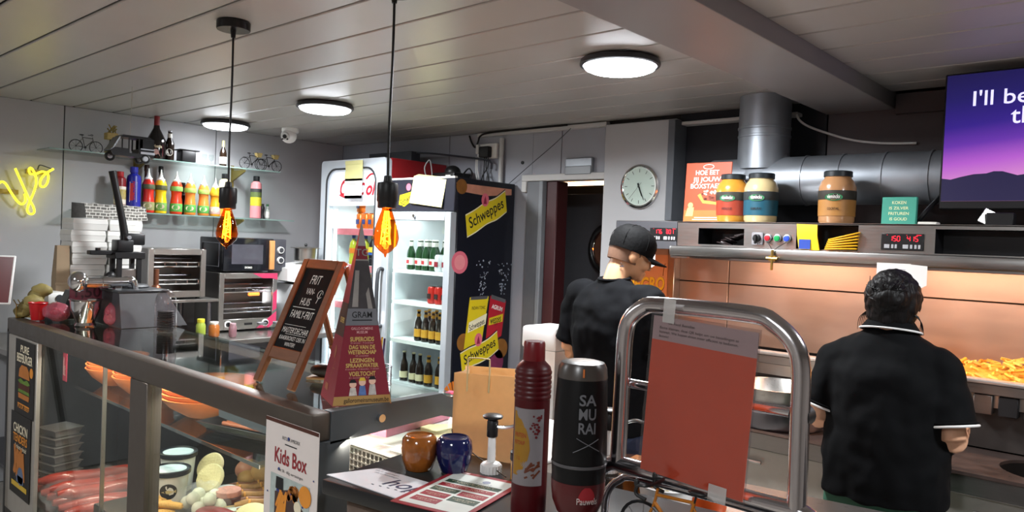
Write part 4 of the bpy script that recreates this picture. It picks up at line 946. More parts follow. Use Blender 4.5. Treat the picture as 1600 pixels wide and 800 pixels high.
bk_m = M('wire_black', '#1c1b1a', .4, .5); wick = M('wicker', '#a8935c', .7, noise=.3, scale=90)
bicycle('model_bicycle', 'small black wire bicycle with wicker basket on the upper shelf, nearer the bottles', (-5.46, 3.02, ZU), PI/2, .125, bk_m, wick, group='wire bicycles on the upper shelf')
bicycle('model_bicycle', 'small black wire bicycle with wicker basket at the end of the upper shelf', (-5.46, 3.165, ZU), PI/2, .125, bk_m, wick, group='wire bicycles on the upper shelf')
bicycle('model_bicycle', 'pale wire bicycle at the neon end of the upper shelf', (-5.55, 1.86, ZU), PI/2, .12, M('wire_grey', '#5c5a58', .4, .5), None)
t = thing('planter_stand', 'little stand with a wooden box of dried flowers behind the hanging tuk-tuk', 'planter', (-5.48, 1.99, ZU))
obj('stand', B().cyl((0, -.02, 0), (0, 0, .11), .006, n=6).cyl((0, .02, 0), (0, 0, .11), .006, n=6).box(-.02, .02, -.03, .03, 0, .006), black, t)
obj('box', B().box(-.03, .03, -.035, .035, .10, .145, .003, 1), wick, t)
for k in range(9): obj('sprig', B().tube([((rs.random()-.5)*.04, (rs.random()-.5)*.05, .14), ((rs.random()-.5)*.05, (rs.random()-.5)*.08, .175+.03*rs.random())], .004, 5), M('dry_flower', '#8f8046', .8, noise=.3), t)
# hanging tuk-tuk
t = thing('model_tuktuk', 'black three-wheeled tuk-tuk model hanging from the ceiling on a thread', 'model vehicle', (-4.5, 1.735, 2.05), (0, 0, -PI/2))
tb = M('tuk_black', '#0a0a0b', .3, .2)
prof = [(-.115, .03), (.10, .03), (.115, .05), (.10, .075), (.085, .125), (.06, .14), (-.09, .138), (-.11, .12), (-.115, .08)]
obj('lower_body', B().prism([(-.115, .025), (.105, .025), (.118, .045), (.10, .07), (.02, .068), (.018, .045), (-.03, .045), (-.034, .072), (-.115, .078)], -.05, .05).xf(Matrix.Rotation(PI/2, 4, 'X')), tb, t)
obj('roof', B().prism([(-.115, .128), (.07, .130), (.055, .143), (-.09, .143)], -.052, .052).xf(Matrix.Rotation(PI/2, 4, 'X')), tb, t)
for x, w in ((-.112, .006), (-.035, .006), (.02, .005)):
    for y in (-.048, .048): obj('pillar', B().box(x, x+w, y-.003, y+.003, .065, .13), tb, t)
obj('windscreen_frame', B().prism([(.118, .05), (.098, .07), (.066, .131), (.074, .131), (.106, .072), (.12, .056)], -.05, .05).xf(Matrix.Rotation(PI/2, 4, 'X')), M('tuk_glass', '#3d4246', .1), t)
obj('rear_cabin', B().box(-.112, -.052, .046, .05, .07, .13).box(-.112, -.052, -.05, -.046, .07, .13).box(-.114, -.110, -.05, .05, .07, .13), tb, t)
obj('bench', B().box(-.10, -.05, -.042, .042, .05, .065).box(-.108, -.098, -.042, .042, .05, .10), M('tuk_seat', '#4a4a4c', .6), t)
obj('cargo_rack', B().box(-.118, -.04, .048, .055, .045, .058).box(-.118, -.04, .048, .055, .07, .076), alu, t)
for x, y in ((.105, 0), (-.07, -.045), (-.07, .045)):
    w = obj('wheel', B().tube([(x+.02*math.cos(k*PI/8), y, .02+.02*math.sin(k*PI/8)) for k in range(16)], .008, 6, closed=True), black, t)
    obj('hub', B().cyl((x, y-.006, .02), (x, y+.006, .02), .014, n=12), alu, w)
tag(obj('hanging_thread', B().cyl((-4.5, 1.735, 2.193), (-4.5, 1.74, CZ-.002), .0016, n=5), M('thread', '#a9a498', .6)), 'thin pale thread holding the tuk-tuk model from the ceiling', 'thread')
# neon sign
neon = EMIT('neon_yellow', '#fff02a', 2.0)
t = thing('neon_sign', 'yellow neon script sign on the wall at the edge of the picture', 'neon sign')
A_ = [(1.25, 1.80), (1.30, 1.81), (1.339, 1.863), (1.385, 1.927), (1.413, 1.926), (1.442, 1.879), (1.479, 1.821), (1.508, 1.798), (1.529, 1.82), (1.524, 1.865)]
B_ = [(1.467, 2.024), (1.505, 1.933), (1.543, 1.846), (1.577, 1.778), (1.578, 1.744), (1.556, 1.739), (1.541, 1.763), (1.551, 1.813), (1.574, 1.881), (1.587, 1.945), (1.579, 1.998), (1.56, 2.033), (1.545, 2.028), (1.55, 1.999), (1.579, 1.998), (1.619, 2.018), (1.653, 2.005), (1.654, 1.954), (1.632, 1.919), (1.61, 1.93), (1.613, 1.968), (1.641, 2.008), (1.685, 2.042)]
obj('neon_tube', B().tube([(-5.605, y, z) for y, z in A_], .0068, 8, 5), neon, t)
obj('neon_tube', B().tube([(-5.605+.004*math.sin(i), y, z) for i, (y, z) in enumerate(B_)], .0068, 8, 5), neon, t)
obj('mount_board', B().box(XL, XL+.012, 1.54, 1.68, 2.00, 2.03).box(XL, XL+.012, 1.36, 1.50, 1.86, 1.89), M('clear_mount', '#8a7a50', .4), t)
obj('standoff', B().cyl((XL, 1.62, 2.015), (-5.605, 1.62, 2.015), .005, n=6).cyl((XL, 1.45, 1.875), (-5.605, 1.45, 1.875), .005, n=6), dgrey, t)
obj('wire', B().tube([(-5.63, 1.60, 2.03), (-5.62, 1.61, 2.06), (-5.63, 1.66, 2.05), (-5.63, 1.69, 2.04)], .004, 5, 4), dgrey, t)

# ================================================================== back table and appliances
tb_ = thing('work_table', 'stainless work table along the wall under the glass shelves', 'table')
obj('table_top', B().box(XL+.01, -4.62, 1.25, 3.38, .935, .97, .004, 1), steel, tb_)
obj('undershelf', B().box(XL+.03, -4.66, 1.28, 3.35, .28, .30), steel_d, tb_)
for x in (XL+.05, -4.66):
    for y in (1.30, 2.3, 3.33): obj('leg', B().box(x-.02, x+.02, y-.02, y+.02, 0, .935), steel_d, tb_)
rs_ = thing('riser_shelf', 'raised steel shelf on the work table carrying the first oven', 'shelf')
obj('board', B().box(-5.5, -4.96, 1.98, 2.53, 1.19, 1.21, .003, 1), steel, rs_)
for x in (-5.45, -5.02):
    for y in (2.03, 2.49): obj('leg', B().cyl((x, y, .97), (x, y, 1.19), .018, n=10), steel_d, rs_)
hot = EMIT('hot_element', '#ff7a30', 2.0)
def grill(y0, y1, z0, z1, xf_, label, knobs, flame):
    t = thing('grill_oven', label, 'oven', group='two-level grill ovens')
    w = .028; xb = xf_-.36
    obj('frame', B().box(xf_-.02, xf_, y0, y0+w*1.3, z0, z1, .003, 1).box(xf_-.02, xf_, y1-w*1.3, y1, z0, z1, .003, 1).box(xf_-.02, xf_, y0+w*1.3, y1-w*1.3, z1-w*1.4, z1, .003, 1).box(xf_-.02, xf_, y0+w*1.3, y1-w*1.3, z0, z0+(.075 if knobs else .045), .003, 1), steel, t)
    obj('housing', B().box(xb, xf_-.02, y0, y0+.01, z0, z1).box(xb, xf_-.02, y1-.01, y1, z0, z1).box(xb, xf_-.02, y0+.01, y1-.01, z1-.01, z1).box(xb, xb+.01, y0+.01, y1-.01, z0, z1-.01).box(xb+.01, xf_-.02, y0+.01, y1-.01, z0, z0+.01), steel_h, t)
    for k, zz in enumerate((z0+(.12 if knobs else .09), z0+(.12 if knobs else .09)+(z1-z0)*.36)):
        rk = B()
        for q in range(14): rk.cyl((xb+.02, y0+.05+q*(y1-y0-.1)/13, zz), (xf_-.025, y0+.05+q*(y1-y0-.1)/13, zz), .0025, n=5)
        rk.cyl((xf_-.025, y0+.02, zz), (xf_-.025, y1-.02, zz), .005, n=6).cyl((xf_-.025, y0+.02, zz+.028), (xf_-.025, y1-.02, zz+.028), .004, n=6)
        for q in range(5): rk.cyl((xf_-.025, y0+.04+q*(y1-y0-.08)/4, zz), (xf_-.025, y0+.04+q*(y1-y0-.08)/4, zz+.028), .003, n=5)
        obj('rack', rk, chrome, t)
        obj('heating_element', B().cyl((xb+.1, y0+.03, zz+.05), (xb+.1, y1-.03, zz+.05), .006, n=8).cyl((xb+.2, y0+.03, zz+.05), (xb+.2, y1-.03, zz+.05), .006, n=8), steel_d, t)
    if knobs:
        for y in (y0+.07, y1-.09):
            kb = obj('knob_plate', B().cyl((xf_, y, z0+.04), (xf_+.004, y, z0+.04), .026, n=20), white_p, t)
            obj('knob', B().cyl((xf_+.004, y, z0+.04), (xf_+.022, y, z0+.04), .017, .014, 16).box(xf_+.02, xf_+.028, y-.004, y+.004, z0+.026, z0+.056), black, kb)
        obj('name_plate', B().box(xf_, xf_+.003, (y0+y1)/2-.03, (y0+y1)/2+.03, z0+.03, z0+.045), black, t)
        for pts in ([(y1-.20, z1-.002), (y1-.002, z1-.002), (y1-.002, z1-.05), (y1-.05, z1-.038), (y1-.12, z1-.038)], [(y1-.034, z0+.25), (y1-.002, z0+.28), (y1-.002, z0+.14), (y1-.034, z0+.12)], [(y1-.16, z0+.002), (y1-.002, z0+.12), (y1-.002, z0+.05), (y1-.06, z0+.002)]):
            obj('pink_decal', B().prism(pts, 0, .0006).xf(Matrix.Translation((xf_+.0004, 0, 0)) @ Euler(SIDE).to_matrix().to_4x4()), M('decal_pink', '#b5355a', .4), t)
    if flame: obj('glowing_element', B().cyl((xf_-.10, y1-.17, z0+.24), (xf_-.10, y1-.09, z0+.24), .012, n=8), hot, t)
    for y in (y0+.03, y1-.03): obj('foot', B().cyl((xf_-.05, y, z0-.012), (xf_-.05, y, z0), .014, n=10), black, t)
    return t
grill(2.065, 2.45, 1.222, 1.545, -5.0, 'empty steel grill oven on the raised shelf beside the microwave', False, False)
grill(2.54, 2.985, .985, 1.385, -4.98, 'steel grill oven with pink decals and two knobs under the microwave', True, True)
mw = thing('microwave', 'black microwave with wooden-look door handle on top of the grill oven', 'microwave')
MX, m0, m1, mz0, mz1 = -5.0, 2.572, 3.06, 1.397, 1.632
obj('case', B().box(MX-.36, MX-.025, m0, m1, mz0, mz1, .008), M('mw_case', '#26272c', .35, .2), mw)
dr = obj('door', B().box(MX-.025, MX, m0, m0+.385, mz0, mz1, .006), M('mw_door', '#17181d', .12, 0, .1), mw)
obj('window', B().box(MX, MX+.002, m0+.06, m0+.30, mz0+.05, mz1-.045), M('mw_window', '#45434b', .08, noise=.5, scale=6), dr)
obj('handle', B().box(MX, MX+.02, m0+.345, m0+.385, mz0+.012, mz1-.012, .004), M('handle_wood', '#c58a54', .4, noise=.2), dr)
obj('name_plate', B().text('DOMO', .018, m0+.19, mz0+.02, .0006, 'C', .02).xf(Matrix.Translation((MX+.0008, 0, 0)) @ Euler(SIDE).to_matrix().to_4x4()), ink_w, dr)
obj('control_panel', B().box(MX-.025, MX, m0+.387, m1, mz0, mz1, .006), M('mw_panel', '#3c3d44', .35), mw)
for z in (mz0+.08, mz0+.155):
    kb = obj('knob', B().cyl((MX, m1-.05, z), (MX+.018, m1-.05, z), .026, .024, 20), white_p, mw); obj('knob_cap', B().cyl((MX+.018, m1-.05, z), (MX+.022, m1-.05, z), .018, n=20), dgrey, kb)
obj('side_trim', B().tube([(MX-.32, m0-.002, mz0+.03), (MX-.06, m0-.002, mz0+.03), (MX-.06, m0-.002, mz1-.04), (MX-.32, m0-.002, mz1-.04)], .004, 5, closed=True), M('mw_trim', '#6a6c74', .35, .4), mw)
tag(obj('storage_box', B().box(-5.62, -5.375, 2.42, 2.76, 1.212, 1.392, .004, 1), M('box_dark', '#2f3136', .5)), 'dark box behind the grill oven under the microwave', 'box')
sc_ = thing('kitchen_scale', 'white slanted kitchen scale next to the white fridge', 'scale', (-5.05, 3.22, .97))
obj('base', B().box(-.14, .12, -.15, .12, 0, .33, .01), M('scale_grey', '#9a9c9e', .4), sc_)
obj('head', B().add([(-.15, -.19, .36), (.13, -.19, .36), (.13, .13, .30), (-.15, .13, .30), (-.15, -.19, .46), (.13, -.19, .45), (.13, .13, .50), (-.15, .13, .50)], [(0, 3, 2, 1), (4, 5, 6, 7), (0, 1, 5, 4), (1, 2, 6, 5), (2, 3, 7, 6), (3, 0, 4, 7)]), white_p, sc_)
obj('keypad', B().box(.1305, .134, -.15, .08, .37, .43), M('keypad_pale', '#c8ccd0', .4, noise=.4, scale=90), sc_)
t = thing('steel_pot', 'small steel pot with lid standing on the white scale', 'pot', (-5.02, 3.24, 1.47))
obj('pot', B().lathe([(.075, 0), (.085, .005), (.088, .10), (.09, .102)], 26), steel, t); ld = obj('lid', B().lathe([(.115, .10), (.116, .104), (.05, .112), (.004, .114)], 26), steel, t)
obj('knob', B().sph((0, 0, .125), .012, 10, 8), black, ld)
# takeaway boxes in two stacks, sheets of printed bags above
foam = M('foam_white', '#d9d8d4', .6, noise=.05)
lid_me = None
for c, (y, nb_) in enumerate(((1.655, 11), (1.855, 11))):
    for k in range(nb_):
        t = thing('foam_box', '%s white foam box of the stack %s' % ('lowest second third fourth fifth sixth seventh eighth ninth tenth topmost'.split()[k], 'next to the brown paper bag' if c == 0 else 'next to the lever press'), 'box', (-4.93+.006*((k*7) % 3-1), y+.004*((k*5) % 3-1), .972+k*.068), group='white foam boxes, %s stack' % ('nearer' if c == 0 else 'farther'))
        if lid_me is None:
            base_me = B().loft([[(-.091, -.091, 0), (.091, -.091, 0), (.091, .091, 0), (-.091, .091, 0)], [(-.096, -.096, .036), (.096, -.096, .036), (.096, .096, .036), (-.096, .096, .036)]])
            bo = obj('tray', base_me, foam, t); lo = obj('lid', B().loft([[(-.096, -.096, .037), (.096, -.096, .037), (.096, .096, .037), (-.096, .096, .037)], [(-.092, -.092, .066), (.092, -.092, .066), (.092, .092, .066), (-.092, .092, .066)]]), foam, t); lid_me = lo.data; base_d = bo.data
        else: obj('tray', base_d, foam, t); obj('lid', lid_me, foam, t)
news = M('newsprint', '#b8b6b0', .8, noise=0)
nt = news.node_tree; bt = nt.nodes.new('ShaderNodeTexBrick'); bt.inputs['Scale'].default_value = 14; bt.inputs['Color1'].default_value = lin('#55534f'); bt.inputs['Color2'].default_value = lin('#8e8c86'); bt.inputs['Mortar'].default_value = lin('#d2d0ca'); bt.inputs['Mortar Size'].default_value = .03
tcn = nt.nodes.new('ShaderNodeTexCoord'); nt.links.new(tcn.outputs['Object'], bt.inputs['Vector']); nt.links.new(bt.outputs[0], nt.nodes['Principled BSDF'].inputs['Base Color'])
for k in range(7):
    w = .11 if k else .08
    lab = 'newspaper-print cone bag standing on the foam boxes, number %s from the wall panel joint' % ('one two three four five six seven'.split()[k])
    tag(obj('cone_bag', B().prism([(-w/2, 0), (w/2, 0), (w/2*.8, .085), (-w/2*.9, .09)], 0, .004), news if k else M('newsprint_dark', '#3b3a38', .8, noise=.5, scale=60), None, (-4.86-.014*k, 1.60+k*.062, 1.722), (PI/2, .05*(k % 3-1), PI/2+.12*(k % 2))), lab, 'paper bag')
t = thing('paper_bag', 'brown paper bag standing in front of the foam boxes by the wall', 'paper bag', (-4.86, 1.52, .972))
obj('bag', B().loft([[(-.04, -.04, 0), (.04, -.04, 0), (.04, .03, 0), (-.04, .03, 0)], [(-.04, -.042, .40), (.04, -.042, .40), (.04, .028, .40), (-.04, .028, .40)], [(-.02, -.035, .585), (.02, -.035, .585), (.02, .03, .585), (-.02, .03, .585)]]), M('kraft', '#8f7b62', .8, noise=.12), t)
obj('fold', B().box(.041, .044, -.046, .034, .36, .375), M('kraft'), t)
# small jars on the table in front of the grill
for k, (x, y, r, h, c, cc, lab) in enumerate(((-4.80, 2.42, .035, .07, '#9a5a28', '#d8d4cc', 'small brown jar with white lid in front of the first oven'), (-4.74, 2.30, .03, .10, '#8a9a3a', '#c8c030', 'small yellow-green bottle on the table beside the clear dome'), (-4.74, 2.52, .026, .06, '#7c5a60', '#a88890', 'small pinkish jar on the table next to the brown jar'))):
    t = thing('small_jar', lab, 'jar', (x, y, .972+.03))
    obj('body', B().lathe([(r*.8, -.03), (r, -.02), (r, h*.6), (r*.7, h*.8)], 16), M('sj_'+c, c, .25), t); obj('lid', B().lathe([(r*.75, h*.78), (r*.78, h*.8), (r*.78, h), (r*.7, h+.002)], 16), M('sl_'+cc, cc, .4), t)
for k in range(3):
    t = thing('glass_jar', 'clear glass jar lying by the steel oven, %s one' % ('first', 'middle', 'last')[k], 'jar', (-4.72, 2.72+.12*k, .972), group='clear jars in front of the grill')
    obj('body', B().lathe([(.03, 0), (.04, .005), (.042, .05), (.03, .065), (.031, .075)], 18, cap=False), clear, t); obj('lid', B().lathe([(.032, .074), (.033, .076), (.033, .088), (.03, .09)], 16), alu, t)
# ================================================================== refrigerated display case
CT = 1.18
case_m = M('case_steel', '#5a524b', .4, .6, .1, 20); case_g = M('case_grey', '#4c5155', .45, .3, .08, 10)
dc = thing('display_case', 'long glass display case filled with snacks and meat', 'display case')
X0, X1, CY0, CY1 = -4.57, -1.77, 1.19, 1.72
obj('glass_top', B().box(X0+.02, X1-.02, CY0+.05, CY1, CT-.008, CT), shelf_g, dc)
obj('front_rail', B().box(X0, X1, CY0-.01, CY0+.055, CT-.075, CT+.004, .006), case_m, dc)
obj('back_rail', B().box(X0, X1, CY1-.03, CY1+.01, CT-.05, CT-.009, .004, 1), case_m, dc)
obj('end_rail', B().add([(X1-.03, CY0+.05, CT-.085), (X1+.004, CY0+.05, CT-.085), (X1+.004, CY0+.05, CT+.006), (X1-.03, CY0+.05, CT+.006),
                         (X1-.03, 1.66, CT-.065), (X1+.004, 1.66, CT-.065), (X1+.004, 1.66, CT+.006), (X1-.03, 1.66, CT+.006),
                         (X1-.03, 1.77, CT-.095), (X1+.004, 1.77, CT-.095), (X1+.004, 1.77, CT-.055), (X1-.03, 1.77, CT-.055)],
                        [(0, 1, 2, 3), (0, 4, 5, 1), (1, 5, 6, 2), (2, 6, 7, 3), (3, 7, 4, 0), (4, 8, 9, 5), (5, 9, 10, 6), (6, 10, 11, 7), (7, 11, 8, 4), (8, 11, 10, 9)]), case_g, dc)
obj('lock', B().cyl((X1+.004, 1.41, CT-.035), (X1+.018, 1.41, CT-.035), .012, n=16), chrome, dc)
obj('end_panel', B().box(X1-.03, X1+.004, CY0-.01, 1.31, .0, CT-.075, .003, 1), case_g, dc)
obj('end_glass', B().box(X1-.012, X1-.006, 1.31, 1.70, 1.053, CT-.07), clear, dc)
obj('side_panel', B().box(X0, X0+.03, CY0-.01, CY1+.3, 0, CT-.05, .003, 1), M('case_dark', '#232324', .35, .2), dc)
obj('corner_panel', B().box(X0, -4.09, CY0-.008, CY0+.012, .2, CT-.076, .003, 1), M('case_pale', '#a8a29a', .4, .4), dc)
obj('post', B().box(-3.0, -2.845, CY0-.006, CY0+.05, .42, CT-.076, .003, 1), case_m, dc)
obj('front_glass', B().box(-4.088, -3.002, CY0+.01, CY0+.016, .2, CT-.077), clear, dc)
obj('front_glass', B().box(-2.843, X1-.03, CY0+.01, CY0+.016, .2, CT-.077), clear, dc)
obj('glass_joint', B().box(-3.30, -3.294, CY0+.004, CY0+.02, .2, CT-.077), steel, dc)
obj('base', B().box(X0+.03, -2.32, CY0+.02, CY1+.28, 0, .26).box(-2.32, X1-.03, CY0+.02, 1.395, 0, .26).box(X0+.03, X1-.03, CY0-.008, CY0+.02, 0, .2), M('case_base', '#3a3836', .5), dc)
obj('deck', B().box(X0+.03, -3.42, CY0+.025, CY1+.28, .26, .30, .004, 1), steel_h, dc)
obj('deck', B().box(-3.42, -2.32, CY0+.025, CY1+.28, .26, .50, .004, 1), steel_h, dc)
obj('back_panel', B().box(X0+.03, -2.32, CY1+.25, CY1+.28, .26, 1.06), M('case_dark', '#2c2b2c', .35, .3), dc)
obj('mid_shelf', B().box(-4.3, -2.34, 1.36, 1.80, .872, .88), shelf_g, dc)
obj('shelf_edge', B().box(-4.3, -2.34, 1.356, 1.360, .868, .882), chrome, dc)
for x in (-4.2, -3.3, -2.4): obj('shelf_hanger', B().box(x-.006, x+.006, 1.70, 1.712, .88, CT-.05), chrome, dc)
obj('light_tube', B().cyl((-4.05, CY0+.085, 1.115), (-1.84, CY0+.085, 1.115), .012, n=10), EMIT('case_tube', '#fff0e0', 5), dc)
for k in range(4): area('case_light', (-3.85+k*.62, CY0+.10, 1.095), (.5, 0, 0), .5, CASE_W, (1, .86, .70), 'RECTANGLE', .04, dc)
obj('vent_grille', B().box(-2.35, -2.0, CY0+.02, CY0+.03, 1.07, 1.10), chrome, dc)
# posters on the case
def poster(name, label, loc, rot, w, h, back, parts, cat='poster'):
    t = thing(name, label, cat, loc, rot)
    obj('sheet', B().box(-w/2, w/2, -h/2, h/2, -.002, 0), back, t)
    for (nm, b, m) in parts: obj(nm, b, m, t)
    return t
def dots(n, x, y, sx, sy, r, z=.001):
    b = B()
    for k in range(n): b.disc(x+(rs.random()-.5)*sx, y+(rs.random()-.5)*sy, r*(.6+.8*rs.random()), z, z+.0003, 8)
    return b
def sticks(n, x, y, sx, sy, L_, w, a0, z=.0012):
    b = B()
    for k in range(n):
        a = a0+(rs.random()-.5)*.7; cx_ = x+(rs.random()-.5)*sx; cy_ = y+(rs.random()-.5)*sy; c_, s_ = math.cos(a), math.sin(a)
        b.prism([(cx_+c_*u*L_/2-s_*v*w/2, cy_+s_*u*L_/2+c_*v*w/2) for u, v in ((-1, -1), (1, -1), (1, 1), (-1, 1))], z+k*.00002, z+.0003+k*.00002)
    return b
pb_ = M('poster_black', '#191512', .5, noise=.2); p_org = M('poster_orange', '#d98a2c', .5, noise=.2); p_bun = M('poster_bun', '#b06a28', .5, noise=.2); p_grn = M('poster_green', '#5d7a2c', .6, noise=.3); p_meat = M('poster_meat', '#4a2214', .6, noise=.3); p_cream = M('poster_cream', '#e0d4b8', .6)
poster('burger_poster', 'black burger poster with orange capitals on the corner panel of the case, upper one', (-4.26, CY0-.012, .91), FRONT, .30, .37, pb_, [
    ('lettering', B().fit('PURE', .13, .035, 0, .125, .001, .02).fit('BEEFBURGER', .24, .042, 0, .075, .001, .02), p_cream),
    ('burger_print', B().prism([(-.085, .0), (.085, .0), (.075, .04), (.04, .062), (-.04, .062), (-.075, .04)], .001, .0015).prism([(-.08, -.105), (.08, -.105), (.085, -.08), (-.085, -.08)], .001, .0015), p_bun),
    ('lettuce_print', B().prism([(-.095, -.02), (-.05, -.005), (0, -.015), (.05, -.003), (.095, -.02), (.06, -.03), (-.06, -.03)], .0012, .0016).prism([(-.09, -.075), (.09, -.075), (.08, -.06), (-.08, -.06)], .0012, .0016), p_grn),
    ('patty_print', B().rect(-.088, .088, -.06, -.03, .001, .0014), p_meat),
    ('badge_print', B().disc(.11, .04, .025, .001, .0014), p_org),
    ('small_print', B().fit('PUUR BEEF', .18, .02, 0, -.155, .001, .01).rect(-.09, .09, -.135, -.130, .001, .0014), p_org)])
poster('chicken_poster', 'black chicken poster with orange fingers on the corner panel of the case, lower one', (-4.29, CY0-.014, .52), (PI/2, 0, 0), .31, .41, pb_, [
    ('lettering', B().fit("CHICK'N", .22, .045, 0, .11, .001, .02), p_cream), ('lettering', B().fit('TENDERS', .22, .04, 0, .062, .001, .02), p_org),
    ('lettering', B().fit('Krokant gekruid', .18, .022, .01, .03, .001, .005, .2), p_cream),
    ('chicken_print', sticks(9, 0, -.05, .14, .06, .14, .03, 1.5), p_bun), ('bowl_print', B().disc(.02, -.10, .045, .0016, .002).rect(-.04, .07, -.135, -.10, .0016, .002), M('poster_steelblue', '#5a6a86', .5, noise=.3)),
    ('banner', B().rect(-.12, .12, -.165, -.14, .001, .0014), M('poster_gold', '#c8a432', .5))])
kb = M('kids_white', '#d9cfca', .6, noise=.04)
poster('kids_box_poster', 'white children\'s menu poster with red title in the corner of the case front', (-1.865, CY0-.012, .935), FRONT, .27, .415, kb, [
    ('top_stripe', B().rect(-.135, .135, .197, .2075, .001, .0014), p_meat),
    ('lettering', B().fit('Kids Box', .165, .043, .0, .085, .001, .02), M('kids_red', '#8c2028', .6)),
    ('small_print', B().fit('FRITUUR AMBORIX', .09, .010, 0, .155, .001).rect(-.03, .03, .142, .145, .001, .0013).fit('met 50 - 60g verrassingen', .13, .008, 0, .062, .001), ink),
    ('photo', B().rect(-.10, .10, -.16, .05, .0006, .001), M('kids_pale', '#a9b4b0', .6, noise=.3, scale=40)),
    ('box_print', B().prism([(-.075, -.10), (.06, -.155), (.085, -.03), (.0, .02), (-.075, .0)], .001, .0012), M('kids_board', '#43302c', .6)),
    ('fries_print', sticks(22, -.04, -.055, .045, .09, .06, .009, 1.2), p_org), ('snack_print', dots(14, .02, .01, .05, .03, .012, .0015), p_bun),
    ('bowl_print', B().disc(.045, -.02, .018, .002, .0024), p_cream), ('bag_print', B().prism([(-.07, .01), (-.03, .01), (-.032, .045), (-.068, .045)], .002, .0024), ink),
    ('toy_print', B().prism([(.0, -.05), (.07, -.06), (.072, -.085), (.0, -.07)], .002, .0024), M('kids_purple', '#6a3a6e', .6)),
    ('toy_print', B().prism([(.0, -.075), (.07, -.09), (.07, -.11), (.0, -.095)], .002, .0024), M('kids_redtoy', '#a82c30', .6)),
    ('toy_print', B().prism([(.0, -.10), (.07, -.115), (.07, -.13), (.01, -.115)], .002, .0024), M('kids_blue', '#3a4a9a', .6)),
    ('speckle_print', dots(16, .0, .0, .24, .36, .004, .002), M('kids_navy', '#2a3a7a', .6)),
    ('price_badge', B().disc(.08, .02, .03, .002, .0024), p_org), ('banner', B().rect(-.11, .0, -.20, -.185, .001, .0014), p_org)])
# bowls on the middle shelf
clay = M('terracotta', '#c06a34', .55, noise=.12)
def bowl_prof(r): return [(r*.38, 0), (r*.45, .004), (r*.8, .045), (r, .085), (r*1.02, .09), (r*.97, .09), (r*.78, .052), (r*.42, .012), (.001, .01)]
for nm, x, y, r, n_ in (('by the corner posters', -4.02, 1.52, .14, 4), ('partly behind the steel post', -3.72, 1.53, .135, 3), ('biggest, right of the steel post', -3.13, 1.56, .19, 4)):
    for k in range(n_):
        ord_ = ('lowest', 'second', 'third', 'topmost')[k if k < n_-1 else 3]
        tag(obj('clay_bowl', B().lathe(bowl_prof(r), 32), clay, None, (x+.006*k, y, .881+k*.021)), '%s terracotta bowl of the stack %s' % (ord_, nm), 'bowl', 'terracotta bowls in the case')
# steel pan, stacked trays, tag
tag(obj('steel_pan', B().box(-.28, .28, -.13, .13, 0, .012, .004, 1).box(-.28, .28, -.13, -.122, .012, .10).box(-.28, .28, .122, .13, .012, .10).box(-.28, -.272, -.122, .122, .012, .10).box(.272, .28, -.122, .122, .012, .10).box(-.29, .29, -.14, .14, .1, .104), steel_h, None, (-4.12, 1.76, .765)), 'long steel pan with lid at the back of the case', 'pan')
sup = obj('pan_support', B().box(-4.40, -3.85, 1.68, 1.88, .30, .762), M('case_dark'), dc)
for k in range(7):
    tag(obj('steel_tray', B().loft([[(-.06, -.06, 0), (.06, -.06, 0), (.06, .06, 0), (-.06, .06, 0)], [(-.075, -.075, .036), (.075, -.075, .036), (.075, .075, .036), (-.075, .075, .036)], [(-.08, -.08, .037), (.08, -.08, .037), (.08, .08, .037), (-.08, .08, .037)], [(-.08, -.08, .041), (.08, -.08, .041), (.08, .08, .041), (-.08, .08, .041)]]), M('tray_grey2', '#8a8480', .4, .3), None, (-4.40+.004*(k % 2), 1.39, .302+k*.045), (0, 0, .25)), '%s grey tray of the stack behind the glass by the corner posters' % 'lowest second third fourth fifth sixth topmost'.split()[k], 'tray', 'stacked grey trays in the case')
t = thing('price_tag', 'pink price tag clipped to the middle shelf near the corner', 'price tag', (-4.22, 1.345, .885), FRONT)
obj('card', B().box(-.028, .028, 0, .15, -.002, 0), M('tag_pink', '#c83a58', .5), t); obj('lettering', B().text('prijs', .03, .009, .03, .0006, 'L', rot=PI/2).rect(-.018, -.012, .03, .12, 0, .0005), ink_w, t)
obj('clip', B().box(-.03, .03, .145, .152, -.004, .003), black, t)
# sausages
saus = M('sausage_red', '#a23426', .28, noise=.2, scale=30, coat=.4)
sp_pos = [(-4.26, .318), (-4.17, .318), (-4.08, .32), (-3.99, .318), (-3.90, .32), (-3.81, .318), (-4.21, .368), (-4.04, .37), (-3.94, .37)]
for k, (x, z) in enumerate(sp_pos):
    x2 = x+.10; n_ = 9; z += .012
    pts = [(x+(x2-x)*q/8+.012*math.sin(q*.8+k), 1.235+.44*q/8, z+.017+.006*math.sin(q+k)) for q in range(n_)]
    lab = ('long red sausage on the case floor, %s from the corner' % 'first second third fourth fifth sixth'.split()[k]) if k < 6 else ('long red sausage lying on the others, %s' % ('nearest the corner', 'in the middle', 'farthest from the corner')[k-6])
    tag(obj('sausage', B().tube(pts, [.014, .028, .032, .033, .033, .033, .032, .028, .014], 14, 2), saus), lab, 'sausage', 'red sausages in the case')
bgm = M('bag_film', '#e8e4e2', .15, noise=.2, bump=.8, bscale=12, alpha=.10)
def crumple(b, amp, sc, seed=0):
    from mathutils import noise as nz
    for v in b.bm.verts:
        n3 = nz.noise_vector(v.co*sc+Vector((seed, seed*2, 0))); v.co += n3*amp
    return b
tag(obj('plastic_bag', crumple(B().sph((-3.98, 1.45, .36), (.30, .25, .09), 40, 20), .03, 16, 2), bgm), 'clear plastic bag covering the red sausages', 'bag')
